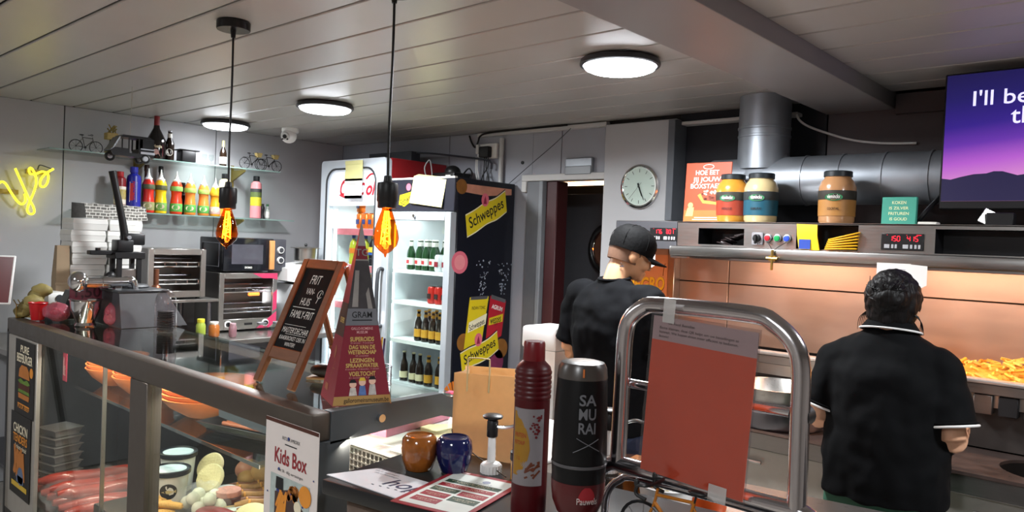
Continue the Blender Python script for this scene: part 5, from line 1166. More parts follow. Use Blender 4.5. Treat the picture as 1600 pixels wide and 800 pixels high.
# tubs
for k, (x, y, z, lab) in enumerate(((-3.20, 1.44, .502, 'white tub with dark blue lid, front one of the pair right of the steel post'), (-3.36, 1.545, .502, 'white tub with dark blue lid, rear one of the pair right of the steel post'))):
    t = thing('tub', lab, 'tub', (x, y, z), (0, 0, .9), group='tubs with blue lids')
    hh = .15 if k == 0 else .17
    obj('tub', B().lathe([(.055, 0), (.06, .003), (.075, hh), (.078, hh)], 28), M('tub_white', '#d5d2cc', .4, noise=.1), t)
    ld = obj('lid', B().lathe([(.080, hh-.014), (.082, hh-.012), (.082, hh+.006), (.076, hh+.009), (.072, hh+.002), (.001, hh+.002)], 28), M('lid_navy', '#0e151f', .4), t)
    obj('lid_print', B().disc(0, 0, .064, hh+.003, hh+.004, 28).rect(-.02, .03, .01, .02, hh+.004, hh+.0045), M('lid_pale', '#b4c0c8', .4, noise=.3), ld)
    lb = B().disc(0, .075, .034, 0, .0005)
    for v in lb.bm.verts: a = v.co.x/.068+.15; v.co = Vector(((.0695+v.co.z+(v.co.y-.075)*.11)*math.sin(a), -(.0695+v.co.z+(v.co.y-.075)*.11)*math.cos(a), v.co.y))
    obj('label', lb, M('lid_navy'), t)
    lb = B().prism([(-.028, .073), (.0, .082), (.02, .076), (.03, .083), (.03, .068), (.02, .074), (.0, .066)], 0, .0005)
    for v in lb.bm.verts: a = v.co.x/.068+.15; v.co = Vector(((.0703+v.co.z+(v.co.y-.075)*.11)*math.sin(a), -(.0703+v.co.z+(v.co.y-.075)*.11)*math.cos(a), v.co.y))
    obj('label_fish', lb, M('label_gold', '#b8a878', .5), t)
# croquettes, patties, balls, rolls, skewers
def case_item(name, b, mat, loc, rot, label, cat, group): return tag(obj(name, b, mat, None, loc, rot), label, cat, group)
cro = M('croquette', '#c79a52', .7, noise=.2, bump=.4, bscale=200)
for k in range(9):
    case_item('croquette', B().tube([(-.045, 0, 0), (-.04, 0, 0), (0, 0, .002), (.04, 0, 0), (.045, 0, 0)], [.006, .014, .0155, .014, .006], 10, 2), cro, (-3.14+.034*(k % 5)-.03*(k//5), 1.30+.028*(k % 3)+.03*(k//5), .518+.026*(k//5)), (0, .1*(k % 3-1), .9+.2*(k % 4)), 'golden croquette in the pile in front of the white tubs', 'croquette', 'croquettes in the case')
pat = M('breaded_pale', '#d2bf90', .7, noise=.15, bump=.4, bscale=120)
for k, (x, y, z, rx, ry) in enumerate(((-3.27, 1.66, .60, .9, -.3), (-3.19, 1.62, .575, .95, -.25), (-2.80, 1.60, .52, .25, .1))):
    case_item('onion_patty', B().lathe([(.04, 0), (.064, .006), (.066, .016), (.06, .024), (.03, .027), (.001, .022)], 24), pat, (x, y, z), (rx, ry, .6), ('round pale breaded patty farthest back behind the tubs', 'round pale breaded patty leaning in front of another patty', 'round pale breaded patty lying flat near the skewers')[k], 'patty', 'pale round patties')
egg = M('egg_white', '#cfc8b4', .4, noise=.1)
for k in range(9):
    case_item('snack_ball', B().sph((0, 0, 0), .028, 14, 10), egg, (-3.10+.05*(k % 3)+.01*(k//3), 1.47+.042*((k//3) % 3), .53+.028*(k % 2)), None, 'pale round snack ball in the clear bag in the case', 'snack', 'pale balls in a bag')
tag(obj('plastic_bag', crumple(B().sph((-3.04, 1.51, .545), (.13, .10, .07), 36, 18), .02, 24, 5), bgm), 'clear plastic bag around the pale snack balls', 'bag')
for k, (x, y, z) in enumerate(((-3.0, 1.60, .505), (-3.0, 1.60, .531), (-3.0, 1.60, .557))):
    case_item('salami_slice', B().lathe([(.05, 0), (.052, .003), (.052, .022), (.05, .024)], 24), M('salami_dark', '#4a201c', .4, noise=.3) if k < 2 else M('salami_striped', '#b8786a', .5, noise=.6, scale=60), (x, y, z), None, '%s dark round burger of the small stack in the case' % ('lowest', 'middle', 'topmost, striped')[k], 'burger', 'stacked dark burgers')
for k, (x, y, z) in enumerate(((-3.10, 1.63, .54), (-2.93, 1.60, .515), (-2.84, 1.54, .505))):
    case_item('lid_disc', B().lathe([(.048, 0), (.052, .004), (.052, .012), (.046, .015), (.001, .012)], 24), M('disc_pale', '#b9bab4', .35, noise=.2), (x, y, z), (.1, -.05, 0), ('pale lid on a small cup behind the dark burgers', 'pale lid on a small cup beside the dark burgers', 'pale lid on a small cup in front of the skewers')[k], 'lid', 'pale cup lids')
roll = M('bread_roll', '#b98a52', .6, noise=.25)
for k, (x, y, z, r) in enumerate(((-3.13, 1.86, .57, (.085, .06, .055)), (-3.27, 1.84, .555, (.06, .06, .05)), (-3.2, 1.80, .54, (.05, .045, .035)))):
    case_item('bread_roll', B().sph((0, 0, 0), r, 20, 12), roll if k != 1 else M('ham_pink', '#c08068', .5, noise=.3), (x, y, z), (0, 0, .4), ('large tan bread roll at the back of the case', 'pink ham piece beside the tan bread roll', 'small tan roll in front of the large one')[k], 'food', 'rolls at the back of the case')
skm = [M('skewer_meat', '#7a4a2c', .5, noise=.5, scale=60), M('skewer_mix', '#9a6a34', .5, noise=.5, scale=50)]
for k in range(7):
    x = -3.13+.05*k; L_ = .12
    t = thing('meat_skewer', 'brown meat skewer in the row beside the corner poster, %s from the dark burgers' % 'first second third fourth fifth sixth seventh'.split()[k], 'skewer', (x, 1.78-.016*k, .53+.006*(k % 2)), (0, -.05, 1.1), 'meat skewers in the case')
    obj('meat', B().tube([(-L_, 0, 0), (-L_*.5, .004, .003), (0, -.004, 0), (L_*.5, .004, .003), (L_, 0, 0)], [.012, .017, .014, .018, .012], 10, 3), skm[k % 2], t)
    obj('stick', B().cyl((-L_-.05, 0, 0), (L_+.01, 0, 0), .0022, n=6), M('stick_wood', '#c2a070', .7), t)
    for q in (-.06, .03, .08): obj('pepper_piece', B().sph((q, 0, .002), (.01, .018, .018), 10, 8), M('pepper_orange', '#c8842c', .4, noise=.3), t)
case_item('meat_slab', B().sph((0, 0, 0), (.11, .05, .025), 20, 12), M('raw_meat', '#8c2f32', .35, noise=.3), (-2.90, 1.50, .525), (0, 0, .3), 'red raw meat slab at the lower edge of the case', 'meat', None)
t = thing('black_tray', 'black plastic tray of thin brown sausages on the middle shelf', 'tray', (-3.02, 1.66, .882), (0, 0, .25))
obj('tray', B().box(-.24, .24, -.12, .12, 0, .006).loft([[(-.24, -.12, .006), (.24, -.12, .006), (.24, .12, .006), (-.24, .12, .006)], [(-.27, -.15, .035), (.27, -.15, .035), (.27, .15, .035), (-.27, .15, .035)], [(-.262, -.142, .035), (.262, -.142, .035), (.262, .142, .035), (-.262, .142, .035)], [(-.234, -.114, .0062), (.234, -.114, .0062), (.234, .114, .0062), (-.234, .114, .0062)]], cap=False), black, t)
t.location = (-2.70, 1.62, .882)
for k in range(8):
    tag(obj('thin_sausage', B().tube([(-.2, 0, 0), (-.1, .004, 0), (0, 0, .002), (.1, .004, 0), (.2, 0, 0)], .0085, 8, 2), M('thin_brown', '#7c4a34', .45, noise=.3), None, (-2.70+.002*k, 1.56+.017*k, .899), (0, 0, .25)), 'thin brown sausage in the black tray', 'sausage', 'thin sausages in the tray')
# ================================================================== white ledge at the end of the case
un = thing('white_counter_unit', 'white ventilated counter unit behind the end of the display case', 'counter')
wt = M('unit_white', '#c9c7c3', .4, noise=.05)
obj('top', B().box(-2.30, -1.36, 1.40, 2.12, 1.04, 1.05, .003, 1), wt, un)
obj('body', B().box(-2.29, -1.37, 1.415, 2.1, 0, 1.04), M('unit_side', '#bfb6ac', .5), un)
g = B()
for k in range(26): g.box(-1.90+k*.02, -1.894+k*.02, 1.405, 1.413, .92, 1.035)
for k in range(7): g.box(-1.90, -1.39, 1.404, 1.412, .92+k*.0185, .925+k*.0185)
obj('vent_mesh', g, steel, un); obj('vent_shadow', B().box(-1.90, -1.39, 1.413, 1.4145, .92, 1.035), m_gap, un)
tag(obj('pink_wrap_packet', B().box(-.17, .17, -.055, .055, 0, .035, .008), M('pink_film', '#d27f9a', .3, noise=.35, scale=30), None, (-1.93, 1.66, 1.05), (0, 0, 1.75)), 'long pink wrapped packet on the white counter unit', 'packet')
for k, (x, y, a) in enumerate(((-1.78, 1.56, .3), (-1.74, 1.74, .9), (-1.60, 1.53, .1))):
    tag(obj('paper_sheet', B().box(-.14, .14, -.10, .10, 0, .002), (paper_w, M('paper_cream', '#e2d9a8', .8), paper_w)[k], None, (x, y, 1.0505+.0025*k), (0, 0, a)), ('white sheet lying on the white counter unit near the packet', 'cream sheet lying on the white counter unit', 'white sheet at the edge of the white counter unit')[k], 'paper')
t = thing('name_card', 'small white name card standing on the white counter unit', 'card', (-1.72, 1.74, 1.056), (PI/2-.2, 0, .5))
obj('card', B().box(-.055, .055, 0, .07, -.002, 0), paper_w, t); obj('lettering', B().fit('Tafel', .03, .008, 0, .04, .0006).rect(-.03, .03, .022, .025, 0, .0004), ink, t)
for k in range(3):
    tag(obj('sauce_pack', B().box(-.03, .03, -.02, .02, 0, .075, .006), M('pack_pink', '#c8486a', .4, noise=.4, scale=60), None, (-1.98+.09*k, 1.92, 1.05), (0, 0, .4)), ('pink carton behind the pink packet, farthest from the paper bag', 'pink carton behind the pink packet, middle one', 'pink carton behind the pink packet, nearest the paper bag')[k], 'carton')
# ================================================================== things on the glass top
ZT = CT
# chrome cooler with price card, candy bags
t = thing('chrome_bucket', 'shiny chrome bucket on the display case in front of the price card', 'bucket', (-4.06, 1.38, ZT+.001))
obj('bucket', B().lathe([(.045, 0), (.05, .004), (.042, .018), (.046, .03), (.066, .085), (.07, .125), (.076, .13), (.074, .134), (.066, .128), (.06, .08), (.04, .03), (.001, .028)], 32), chrome, t)
for s in (-1, 1): obj('handle', B().tube([(s*.068, 0, .115), (s*.085, 0, .112), (s*.083, 0, .095), (s*.066, 0, .09)], .004, 6, 4), chrome, t)
t = thing('price_card', 'pink price card reading one fifty behind the chrome bucket', 'price card', (-4.12, 1.40, ZT+.12), SIDE)
obj('card', B().box(-.075, .075, 0, .095, -.002, 0), M('card_pink', '#9c4258', .45, noise=.1), t); obj('lettering', B().fit('1,50', .12, .055, 0.01, .018, .0006, .015), M('card_dark', '#4a1022', .5), t)
obj('holder', B().box(-.078, .078, -.004, .098, .001, .0025), clear_p, t); obj('stand', B().cyl((0, -.118, -.004), (0, 0, -.004), .004, n=6), alu, t)
cand = M('pink_candy_film', '#b85a68', .2, noise=.4, scale=40, bump=.6, bscale=25, alpha=.55)
for k, (x, y, z, r, lab) in enumerate(((-4.28, 1.32, .05, (.09, .06, .045), 'pink plastic candy bag lying left of the chrome bucket'), (-3.99, 1.49, .055, (.055, .05, .06), 'pink plastic candy bag beside the chrome bucket near the grey machine'))):
    t = thing('candy_bag', lab, 'bag', (x, y, ZT+.004)); obj('film', crumple(B().sph((0, 0, z), r, 28, 16), .012, 30, k+3), cand, t)
    for q in range(6): obj('candy', B().sph(((rs.random()-.5)*r[0], (rs.random()-.5)*r[1], z+(rs.random()-.5)*.03), .014, 8, 6), M('candy_red', '#a02832', .3), t)
t = thing('red_cup', 'red plastic cup lying at the corner of the display case', 'cup', (-4.40, 1.27, ZT+.002))
obj('cup', B().lathe([(.024, 0), (.03, .002), (.042, .085), (.046, .088), (.044, .092), (.038, .085), (.027, .01), (.001, .008)], 20), red_p, t)
for k in range(5):
    tag(obj('yellow_pouch', crumple(B().sph((0, 0, .03), (.05, .04, .035), 18, 12), .008, 40, k), M('pouch_yellow', '#8a7c48', .6, noise=.4), None, (-4.52+.02*(k % 3), 1.235+.02*k, ZT+.006+.028*k), (0, 0, k)), '%s crumpled yellowish pouch of the pile at the case corner' % 'lowest second third fourth topmost'.split()[k], 'pouch', 'yellowish pouches')
t = thing('wire_rack', 'small brass wire rack at the very corner of the case', 'rack', (-4.50, 1.20, ZT+.006))
b = B()
for k in range(5): b.tube([(0, .02*k, 0), (0, .02*k, .07), (-.05, .02*k, .09)], .003, 5)
b.cyl((0, 0, .035), (0, .08, .035), .003, n=5).cyl((0, 0, .07), (0, .08, .07), .003, n=5).cyl((0, 0, .003), (0, .08, .003), .003, n=5); obj('wires', b, M('brass'), t)
t = thing('tablet_stand', 'dark red tablet screen with white edge at the border of the picture', 'tablet', (-4.42, 1.07, 1.0), (PI/2-.2, 0, .9))
obj('frame', B().box(-.15, .06, .27, .52, -.012, 0, .004, 1), white_p, t); obj('screen', B().box(-.142, .052, .278, .512, 0, .001), M('tablet_red', '#5c1416', .3, noise=.1), t); obj('stand', B().box(-.06, -.03, -.9, .3, -.03, -.012), dgrey, t)
# grey machine
t = thing('drinks_machine', 'grey stone-patterned machine with chrome tap on the display case', 'machine')
mar = M('grey_stone', '#3c3c40', .35, 0, .6, 9)
obj('body', B().add([(-4.36, 1.475, ZT+.002), (-3.86, 1.475, ZT+.002), (-3.86, 1.80, ZT+.002), (-4.36, 1.80, ZT+.002), (-4.36, 1.475, 1.352), (-3.90, 1.475, 1.352), (-3.90, 1.705, 1.352), (-4.36, 1.705, 1.352)], [(0, 3, 2, 1), (4, 5, 6, 7), (0, 1, 5, 4), (1, 2, 6, 5), (2, 3, 7, 6), (3, 0, 4, 7)]), mar, t)
obj('top_edge', B().box(-4.37, -3.89, 1.465, 1.715, 1.352, 1.366, .004, 1), dgrey, t)
obj('drip_plate', B().lathe([(.09, 0), (.095, .006), (.085, .016), (.04, .02)], 24, (-4.1, 1.60, 1.366)), dgrey, t)
obj('tap_barrel', B().cyl((-3.98, 1.33, 1.40), (-3.98, 1.54, 1.40), .027, n=20).cyl((-3.98, 1.42, 1.40), (-3.98, 1.45, 1.40), .031, n=20), chrome, t)
obj('tap_dome', B().sph((-3.99, 1.32, 1.405), (.05, .045, .05), 22, 14), chrome, t)
obj('tap_elbow', B().tube([(-3.98, 1.52, 1.405), (-3.975, 1.56, 1.41), (-3.97, 1.575, 1.39), (-3.968, 1.578, 1.36)], [.022, .02, .016, .012], 12, 4), chrome, t)
obj('tap_spout', B().cyl((-3.965, 1.579, 1.365), (-3.955, 1.583, 1.30), .008, n=8), black, t)
obj('tap_support', B().box(-4.0, -3.96, 1.48, 1.51, 1.366, 1.385), chrome, t)
tag(obj('dark_box', B().add([(-4.50, 1.36, ZT+.002), (-4.38, 1.36, ZT+.002), (-4.38, 1.60, ZT+.002), (-4.50, 1.60, ZT+.002), (-4.48, 1.42, 1.33), (-4.39, 1.42, 1.33), (-4.39, 1.58, 1.345), (-4.48, 1.58, 1.345)], [(0, 3, 2, 1), (4, 5, 6, 7), (0, 1, 5, 4), (1, 2, 6, 5), (2, 3, 7, 6), (3, 0, 4, 7)]), M('charcoal_box', '#2f3232', .4)), 'charcoal slanted box behind the candy bag on the case', 'box')
t = thing('card_reader', 'white device with a round mark behind the yellowish pouches', 'device', (-4.70, 1.42, .972), (0, 0, .2))
obj('body', B().box(-.10, .08, -.06, .06, .27, .33, .01), white_p, t); obj('mark', B().cyl((.081, 0, .30), (.084, 0, .30), .02, n=16), dgrey, t); obj('stand', B().box(-.04, .04, -.04, .04, 0, .27), dgrey, t)
# lever press
t = thing('lever_press', 'black hand lever press standing behind the grey machine', 'press', (-4.69, 1.80, .972))
bp = M('press_black', '#19191b', .4, .3)
obj('base', B().box(-.12, .12, -.12, .12, 0, .02, .004, 1), bp, t)
for x in (-.05, .05):
    for y in (-.05, .06): obj('column', B().box(x-.012, x+.012, y-.012, y+.012, .02, .56), bp, t)
obj('head', B().box(-.07, .07, -.08, .09, .52, .56, .004, 1).box(-.05, .05, -.06, .03, .56, .63, .006), bp, t)
obj('side_arm', B().box(-.03, .03, -.20, -.06, .54, .565, .004, 1).cyl((0, -.15, .565), (0, -.15, .58), .014, n=10), bp, t)
obj('pusher', B().box(-.05, .05, -.045, .055, .38, .46, .004, 1), steel_h, t)
obj('link', B().box(-.04, .04, -.02, .10, .60, .67, .01), bp, t)
obj('lever', B().tube([(0, .0, .62), (.0, -.02, .74), (.0, -.06, .92), (.0, -.085, 1.03)], [.024, .021, .019, .021], 12, 3), bp, t)
obj('pivot', B().cyl((-.06, .0, .645), (.06, .0, .645), .012, n=10), alu, t)
obj('ball_handle', B().sph((.09, -.11, .42), .028, 14, 10).cyl((.09, -.11, .30), (.09, -.11, .40), .007, n=8), black, t)
obj('copper_valve', B().cyl((.06, .16, .0), (.06, .16, .46), .016, n=10).sph((.06, .16, .34), .03, 12, 8), M('copper', '#8a5a44', .3, .8), t)
# clear dome with cups
t = thing('cup_dispenser', 'clear domed tube holding a stack of dark cups on the display case', 'dispenser', (-3.66, 1.60, ZT+.001))
obj('dome', B().lathe([(.050, 0), (.050, .13), (.046, .165), (.034, .19), (.018, .203), (.001, .207)], 28, cap=False), clear_p, t)
for k in range(9): obj('cup', B().lathe([(.030, .002+k*.011), (.036, .008+k*.011), (.039, .012+k*.011), (.036, .013+k*.011)], 20), M('cup_dark', '#2b2a2c', .4), t)
# A-frame blackboard
bd = thing('chalkboard_stand', 'wooden A-frame chalkboard with white chalk writing on the display case', 'chalkboard', (-2.186, 1.30, ZT+.009), (PI/2-.42, 0, 0))
wd = M('board_wood', '#6e4020', .45, 0, .25, 14, stretch=(1, 6, 1)); HB_ = .445
obj('stile', B().box(-.118, -.086, 0, HB_, -.018, 0, .003, 1), wd, bd); obj('stile', B().box(.086, .118, 0, HB_, -.018, 0, .003, 1), wd, bd)
obj('rail', B().box(-.086, .086, HB_-.035, HB_, -.018, 0, .003, 1), wd, bd); obj('rail', B().box(-.086, .086, .085, .125, -.018, 0, .003, 1), wd, bd)
obj('slate', B().box(-.086, .086, .125, HB_-.035, -.012, -.006), M('slate_black', '#0b0c0d', .8, noise=.3, spec=.2), bd)
ck = B().fit('FRIT', .06, .032, 0, .355, -.005, 0, .1).fit('VAN-', .05, .022, -.005, .318, -.005, 0, .05).fit('HUIS', .055, .026, -.01, .278, -.005, 0, .05).rect(-.07, .06, .268, .270, -.0055, -.005).fit('FAMILY-FRIT', .13, .026, 0, .232, -.005, 0, .05).rect(-.075, .05, .205, .2062, -.0055, -.005)
ck.fit("MASTER'DECHAR", .15, .02, 0, .178, -.005, 0, .05).rect(-.05, .07, .173, .1742, -.0055, -.005).fit('KAASKROKET OEK IN', .15, .014, 0, .153, -.005, 0, .05).fit('WINTER!', .06, .013, .0, .133, -.005, 0, .05)
ck.tube([(.055+.014*math.cos(q*.7), .322+.014*math.sin(q*.7), -.005) for q in range(9)], .0012, 4, 2).tube([(.05, .29, -.005), (.058, .33, -.005)], .0012, 4)
obj('chalk_writing', ck, M('chalk', '#d8d6d0', .9), bd)
a_ = .42
bk = B()
for x in (-.118, .102): bk.box(x, x+.016, -.016, 0, 0, .0)
lb = obj('back_leg', B().cyl((-.102, HB_-.01, -.024), (-.102, .138, -.30), .011, n=8), wd, bd); lb2 = obj('back_leg', B().cyl((.102, HB_-.01, -.024), (.102, .138, -.30), .011, n=8), wd, bd)
obj('back_rail', B().cyl((-.102, .20, -.232), (.102, .20, -.232), .008, n=8), wd, bd)
obj('hinge', B().cyl((-.119, HB_-.018, -.012), (.119, HB_-.018, -.012), .005, n=8), alu, bd)
# paper pyramid
py = thing('paper_pyramid', 'tall dark red cardboard pyramid with museum programme on the display case', 'pyramid', (-1.88, 1.405, ZT+.001), (0, 0, -.40))
hs, ph = .088, .545
crim = M('pyramid_red', '#7c1a2c', .5, noise=.06)
obj('body', B().add([(-hs, -hs, 0), (hs, -hs, 0), (hs, hs, 0), (-hs, hs, 0), (0, 0, ph)], [(0, 3, 2, 1), (0, 1, 4), (1, 2, 4), (2, 3, 4), (3, 0, 4)]), crim, py, smooth=0)
sl = math.hypot(hs, ph); tl = math.atan2(hs, ph)
def face(az):   # local frame on a face: x along base, y up the slant, z outward
    return Matrix.Rotation(az, 4, 'Z') @ Matrix.Translation((0, -hs, 0)) @ Matrix.Rotation(PI/2-tl, 4, 'X')
def hw(y): return hs*(1-y/sl)
def band(y0, y1): return [(-hw(y0), y0), (hw(y0), y0), (hw(y1), y1), (-hw(y1), y1)]
fR = face(PI/2); fL = face(0)
gold = M('pyr_gold', '#c8a860', .5); pinkt = M('pyr_pink', '#d8a0a0', .5)
obj('base_band', B().prism(band(.002, .028), .0005, .001).xf(fR), M('pyr_tan', '#b08a50', .5, noise=.1), py)
obj('lettering', B().fit('galloromeinsmuseum.be', .135, .013, .012, .009, .0014, .008).xf(fR), ink, py)
obj('photo_print', B().prism(band(.245, .43), .0005, .001).xf(fR), M('pyr_photo', '#3a3638', .5, noise=.6, scale=20), py)
obj('photo_patch', B().prism([(-.03, .29), (-.012, .29), (-.008, .40), (-.02, .40)], .001, .0014).prism([(.02, .27), (.035, .27), (.02, .35), (.012, .33)], .001, .0014).xf(fR), M('pyr_pale', '#8f8a86', .5, noise=.3), py)
obj('grey_band', B().prism(band(.235, .285), .001, .0015).xf(fR), M('pyr_grey', '#6e7076', .5), py)
obj('lettering', B().fit('GRAM', .06, .018, 0, .258, .002, .004).rect(-.03, .03, .249, .252, .0016, .002).xf(fR), ink, py)
obj('tip', B().prism(band(.475, sl-.002), .0005, .001).xf(fR), M('pyr_tip', '#9a9494', .5, noise=.2), py)
obj('tip_line', B().prism(band(.43, .434), .001, .0015).xf(fR), M('pyr_pale'), py)
obj('emblem', B().text('TG', .03, 0, .445, .0012, 'C', .01).xf(fR), M('pyr_pale'), py)
obj('lettering', B().fit('GALLO-ROMEINS', .065, .008, 0, .222, .001, .01).fit('MUSEUM', .032, .008, 0, .211, .001, .01).xf(fR), pinkt, py)
obj('lettering', B().fit('SUPEROIDS', .072, .013, 0, .188, .001, .03).fit('DAG VAN DE', .078, .012, 0, .165, .001, .03).fit('WETENSCHAP', .085, .012, 0, .150, .001, .03).fit('LEZINGEN', .072, .012, 0, .126, .001, .03).fit('SPRAAKWATER', .098, .012, 0, .111, .001, .03).fit('VOELTOCHT', .08, .013, 0, .086, .001, .03).xf(fR), gold, py)
obj('small_print', B().fit('25 oktober - 9 november', .07, .004, 0, .181, .001).fit('23 november', .04, .004, 0, .143, .001).fit('8 november, 10 december, 11 januari', .10, .004, 0, .104, .001).fit('21 november, 5 januari', .08, .004, 0, .079, .001).xf(fR), pinkt, py)
for k, (x, y, c) in enumerate(((-.028, .05, '#c8c0b8'), (.0, .055, '#5a78b0'), (.030, .058, '#b8b4b0'))):
    obj('figure_print', B().disc(x, y+.012, .0105, .0008, .0012).xf(fR), M('fig_face', '#e8bfa8', .5), py)
    obj('figure_print', B().prism([(x-.012, .029), (x+.012, .029), (x+.008, y+.002), (x-.008, y+.002)], .0008, .0012).xf(fR), M('figb_%d' % k, c, .5, noise=.5, scale=90), py)
    obj('figure_print', B().prism([(x-.011, y+.016), (x+.011, y+.016), (x+.006, y+.026), (x-.006, y+.026)], .0013, .0016).xf(fR), ink if k != 1 else M('fig_yellow', '#d8b83a', .5), py)
obj('photo_print', B().prism([(-hw(.20)*.9, .20), (hw(.20), .20), (hw(.30), .30), (-hw(.30)*.7, .30)], .0005, .001).xf(fL), M('pyr_brown', '#3a2420', .5, noise=.8, scale=24), py)
obj('lettering', B().fit('SUPER', .05, .016, .01, .24, .0014, .02).xf(fL), gold, py)
obj('small_print', B().disc(.0, .15, .012, .0006, .001, ry=.02).rect(-.05, -.01, .03, .05, .0006, .001).rect(.0, .03, .10, .103, .0006, .001).fit('museum', .06, .01, .01, .10, .001, rot=1.2).xf(fL), M('pyr_rust', '#8c5038', .5), py)
t = thing('shoe_ornament', 'small dark shoe ornament behind the legs of the chalkboard', 'ornament', (-2.20, 1.52, ZT+.001), (0, 0, .6))
obj('upper', crumple(B().sph((0, 0, .03), (.06, .026, .025), 18, 10), .003, 40), M('shoe_dark', '#241a18', .4), t); obj('sole', B().box(-.065, .065, -.027, .027, 0, .009, .004), M('sole_tan', '#8a6a44', .6), t)
t = thing('straw_basket', 'small wire basket with straws behind the cardboard pyramid', 'basket', (-2.02, 1.60, ZT+.001))
b = B()
for z in (.0, .03, .06): b.tube([(.045*math.cos(k*PI/8), .045*math.sin(k*PI/8), z+.004) for k in range(16)], .002, 5, closed=True)
for k in range(10): b.cyl((.045*math.cos(k*PI/5), .045*math.sin(k*PI/5), 0), (.045*math.cos(k*PI/5), .045*math.sin(k*PI/5), .066), .0018, n=5)
obj('basket', b, steel_d, t)
for k, c in enumerate(('#c8a83a', '#4a3a6a', '#c8a83a', '#d8d4cc', '#4a3a6a')): obj('straw', B().cyl((-.015+.007*k, .01*(k % 2), .004), (-.03+.014*k, .012*(k % 3)-.01, .16), .0035, n=6), M('straw_'+c, c, .4), t)
t = thing('paper_cup', 'white paper cup behind the cardboard pyramid', 'cup', (-1.955, 1.53, ZT+.001)); obj('cup', B().lathe([(.022, 0), (.024, .002), (.032, .08), (.034, .082), (.03, .08), (.022, .006), (.001, .005)], 20), paper_w, t); obj('print', B().lathe([(.0275, .03), (.0305, .055)], 20, cap=False), M('cup_beige', '#cfc6a8', .5, noise=.4, scale=60), t)
# ================================================================== customer counter in front
cn = thing('customer_counter', 'black-topped customer counter with stone cladding in front', 'counter', (-1.51, 1.04, 0), (0, 0, .16))
obj('counter_top', B().box(0, 2.4, 0, .40, 1.065, 1.10, .004), M('counter_black', '#141416', .35, noise=.2), cn)
obj('core', B().box(.06, 2.3, .06, .34, 0, 1.065), M('core_dark', '#2c2826', .7), cn)
stm = [M('stone_%d' % k, c, .85, noise=.3, bump=.5, bscale=40) for k, c in enumerate(('#6a5a50', '#7a6a60', '#5a4c46', '#84746a'))]
stone_me = []
for k in range(4):
    b = crumple(B().box(-.1, .1, -.02, 0, -.035, .035, .01), .006, 20, k); bmesh.ops.recalc_face_normals(b.bm, faces=b.bm.faces[:]); me = bpy.data.meshes.new('stone'); b.bm.to_mesh(me); b.bm.free(); me.materials.append(stm[k]); stone_me.append(me)
for r in range(8):
    for k in range(11):
        o = bpy.data.objects.new('stone', stone_me[(k*3+r) % 4]); COL.objects.link(o); o.parent = cn; o.location = (.14+k*.208+(r % 2)*.06, .06, 1.02-r*.078)
CTZ = 1.10
# rail
rl = thing('chrome_rail', 'arched chrome tube rail on the counter holding the orange sheet', 'rail', (-.66, 1.29, CTZ))
ch2 = M('chrome_rail', '#c4c0c2', .16, 1, .12, 8)
obj('upper_arch', B().tube([(-.187, 0, .145), (-.184, 0, .30), (-.182, 0, .395), (-.172, 0, .435), (-.14, 0, .462), (-.10, 0, .468), (.08, 0, .468), (.125, 0, .455), (.160, 0, .425), (.174, 0, .385), (.176, 0, .30), (.178, 0, .145)], .0165, 14, 4), ch2, rl)
obj('cross_bar', B().cyl((-.184, .02, .302), (.176, .02, .302), .0095, n=12), ch2, rl)
obj('bar_stop', B().cyl((.176, -.004, .302), (.176, .026, .302), .0185, n=14), black, rl)
obj('lower_arch', B().tube([(-.255, 0, .0), (-.25, 0, .06), (-.235, 0, .11), (-.20, 0, .138), (-.15, 0, .14), (.12, 0, .14), (.19, 0, .138), (.225, 0, .11), (.242, 0, .06), (.248, 0, 0)], .0165, 14, 4), ch2, rl)
obj('inner_arch', B().tube([(-.255, .06, 0), (-.25, .06, .05), (-.22, .06, .085), (-.16, .06, .10), (.15, .06, .10), (.21, .06, .085), (.24, .06, .05), (.245, .06, 0)], .008, 10, 4), ch2, rl)
for x in (-.255, .248): obj('foot_plate', B().cyl((x, 0, 0), (x, 0, .006), .03, n=16), ch2, rl)
sh = thing('order_sheet', 'orange laminated sheet with pale text header taped to the chrome rail', 'sheet', (-.655, 1.262, 1.545), (PI/2, .055, 0))
obj('sheet', B().box(-.105, .105, -.300, -.045, -.002, 0), M('sheet_orange', '#d8552f', .35, noise=.08, coat=.3), sh)
obj('header', B().box(-.105, .105, -.045, 0, -.002, 0), M('sheet_header', '#b8a6a2', .4, noise=.04), sh)
obj('lettering', B().fit('Uit Food Bestellen', .055, .005, -.045, -.013, .0006, .005).fit('Beste klanten, deze QR helpt om uw bestellingen te', .16, .005, -.01, -.023, .0006, .005).fit('kunnen. We hopen alvast meer efficient te bedienen.', .16, .005, -.01, -.031, .0006, .005).text('Bedankt!', .006, -.09, -.039, .0006, 'L', .005), M('sheet_ink', '#3a2c2c', .6), sh)
obj('laminate', B().box(-.110, .110, -.306, .006, .001, .0016), clear_p, sh)
obj('tape', B().box(-.085, -.06, -.01, .035, .0018, .0024), M('tape', '#c8c4c0', .3, alpha=.4), sh); obj('tape', B().box(.04, .075, -.315, -.285, .0018, .0024), M('tape'), sh)
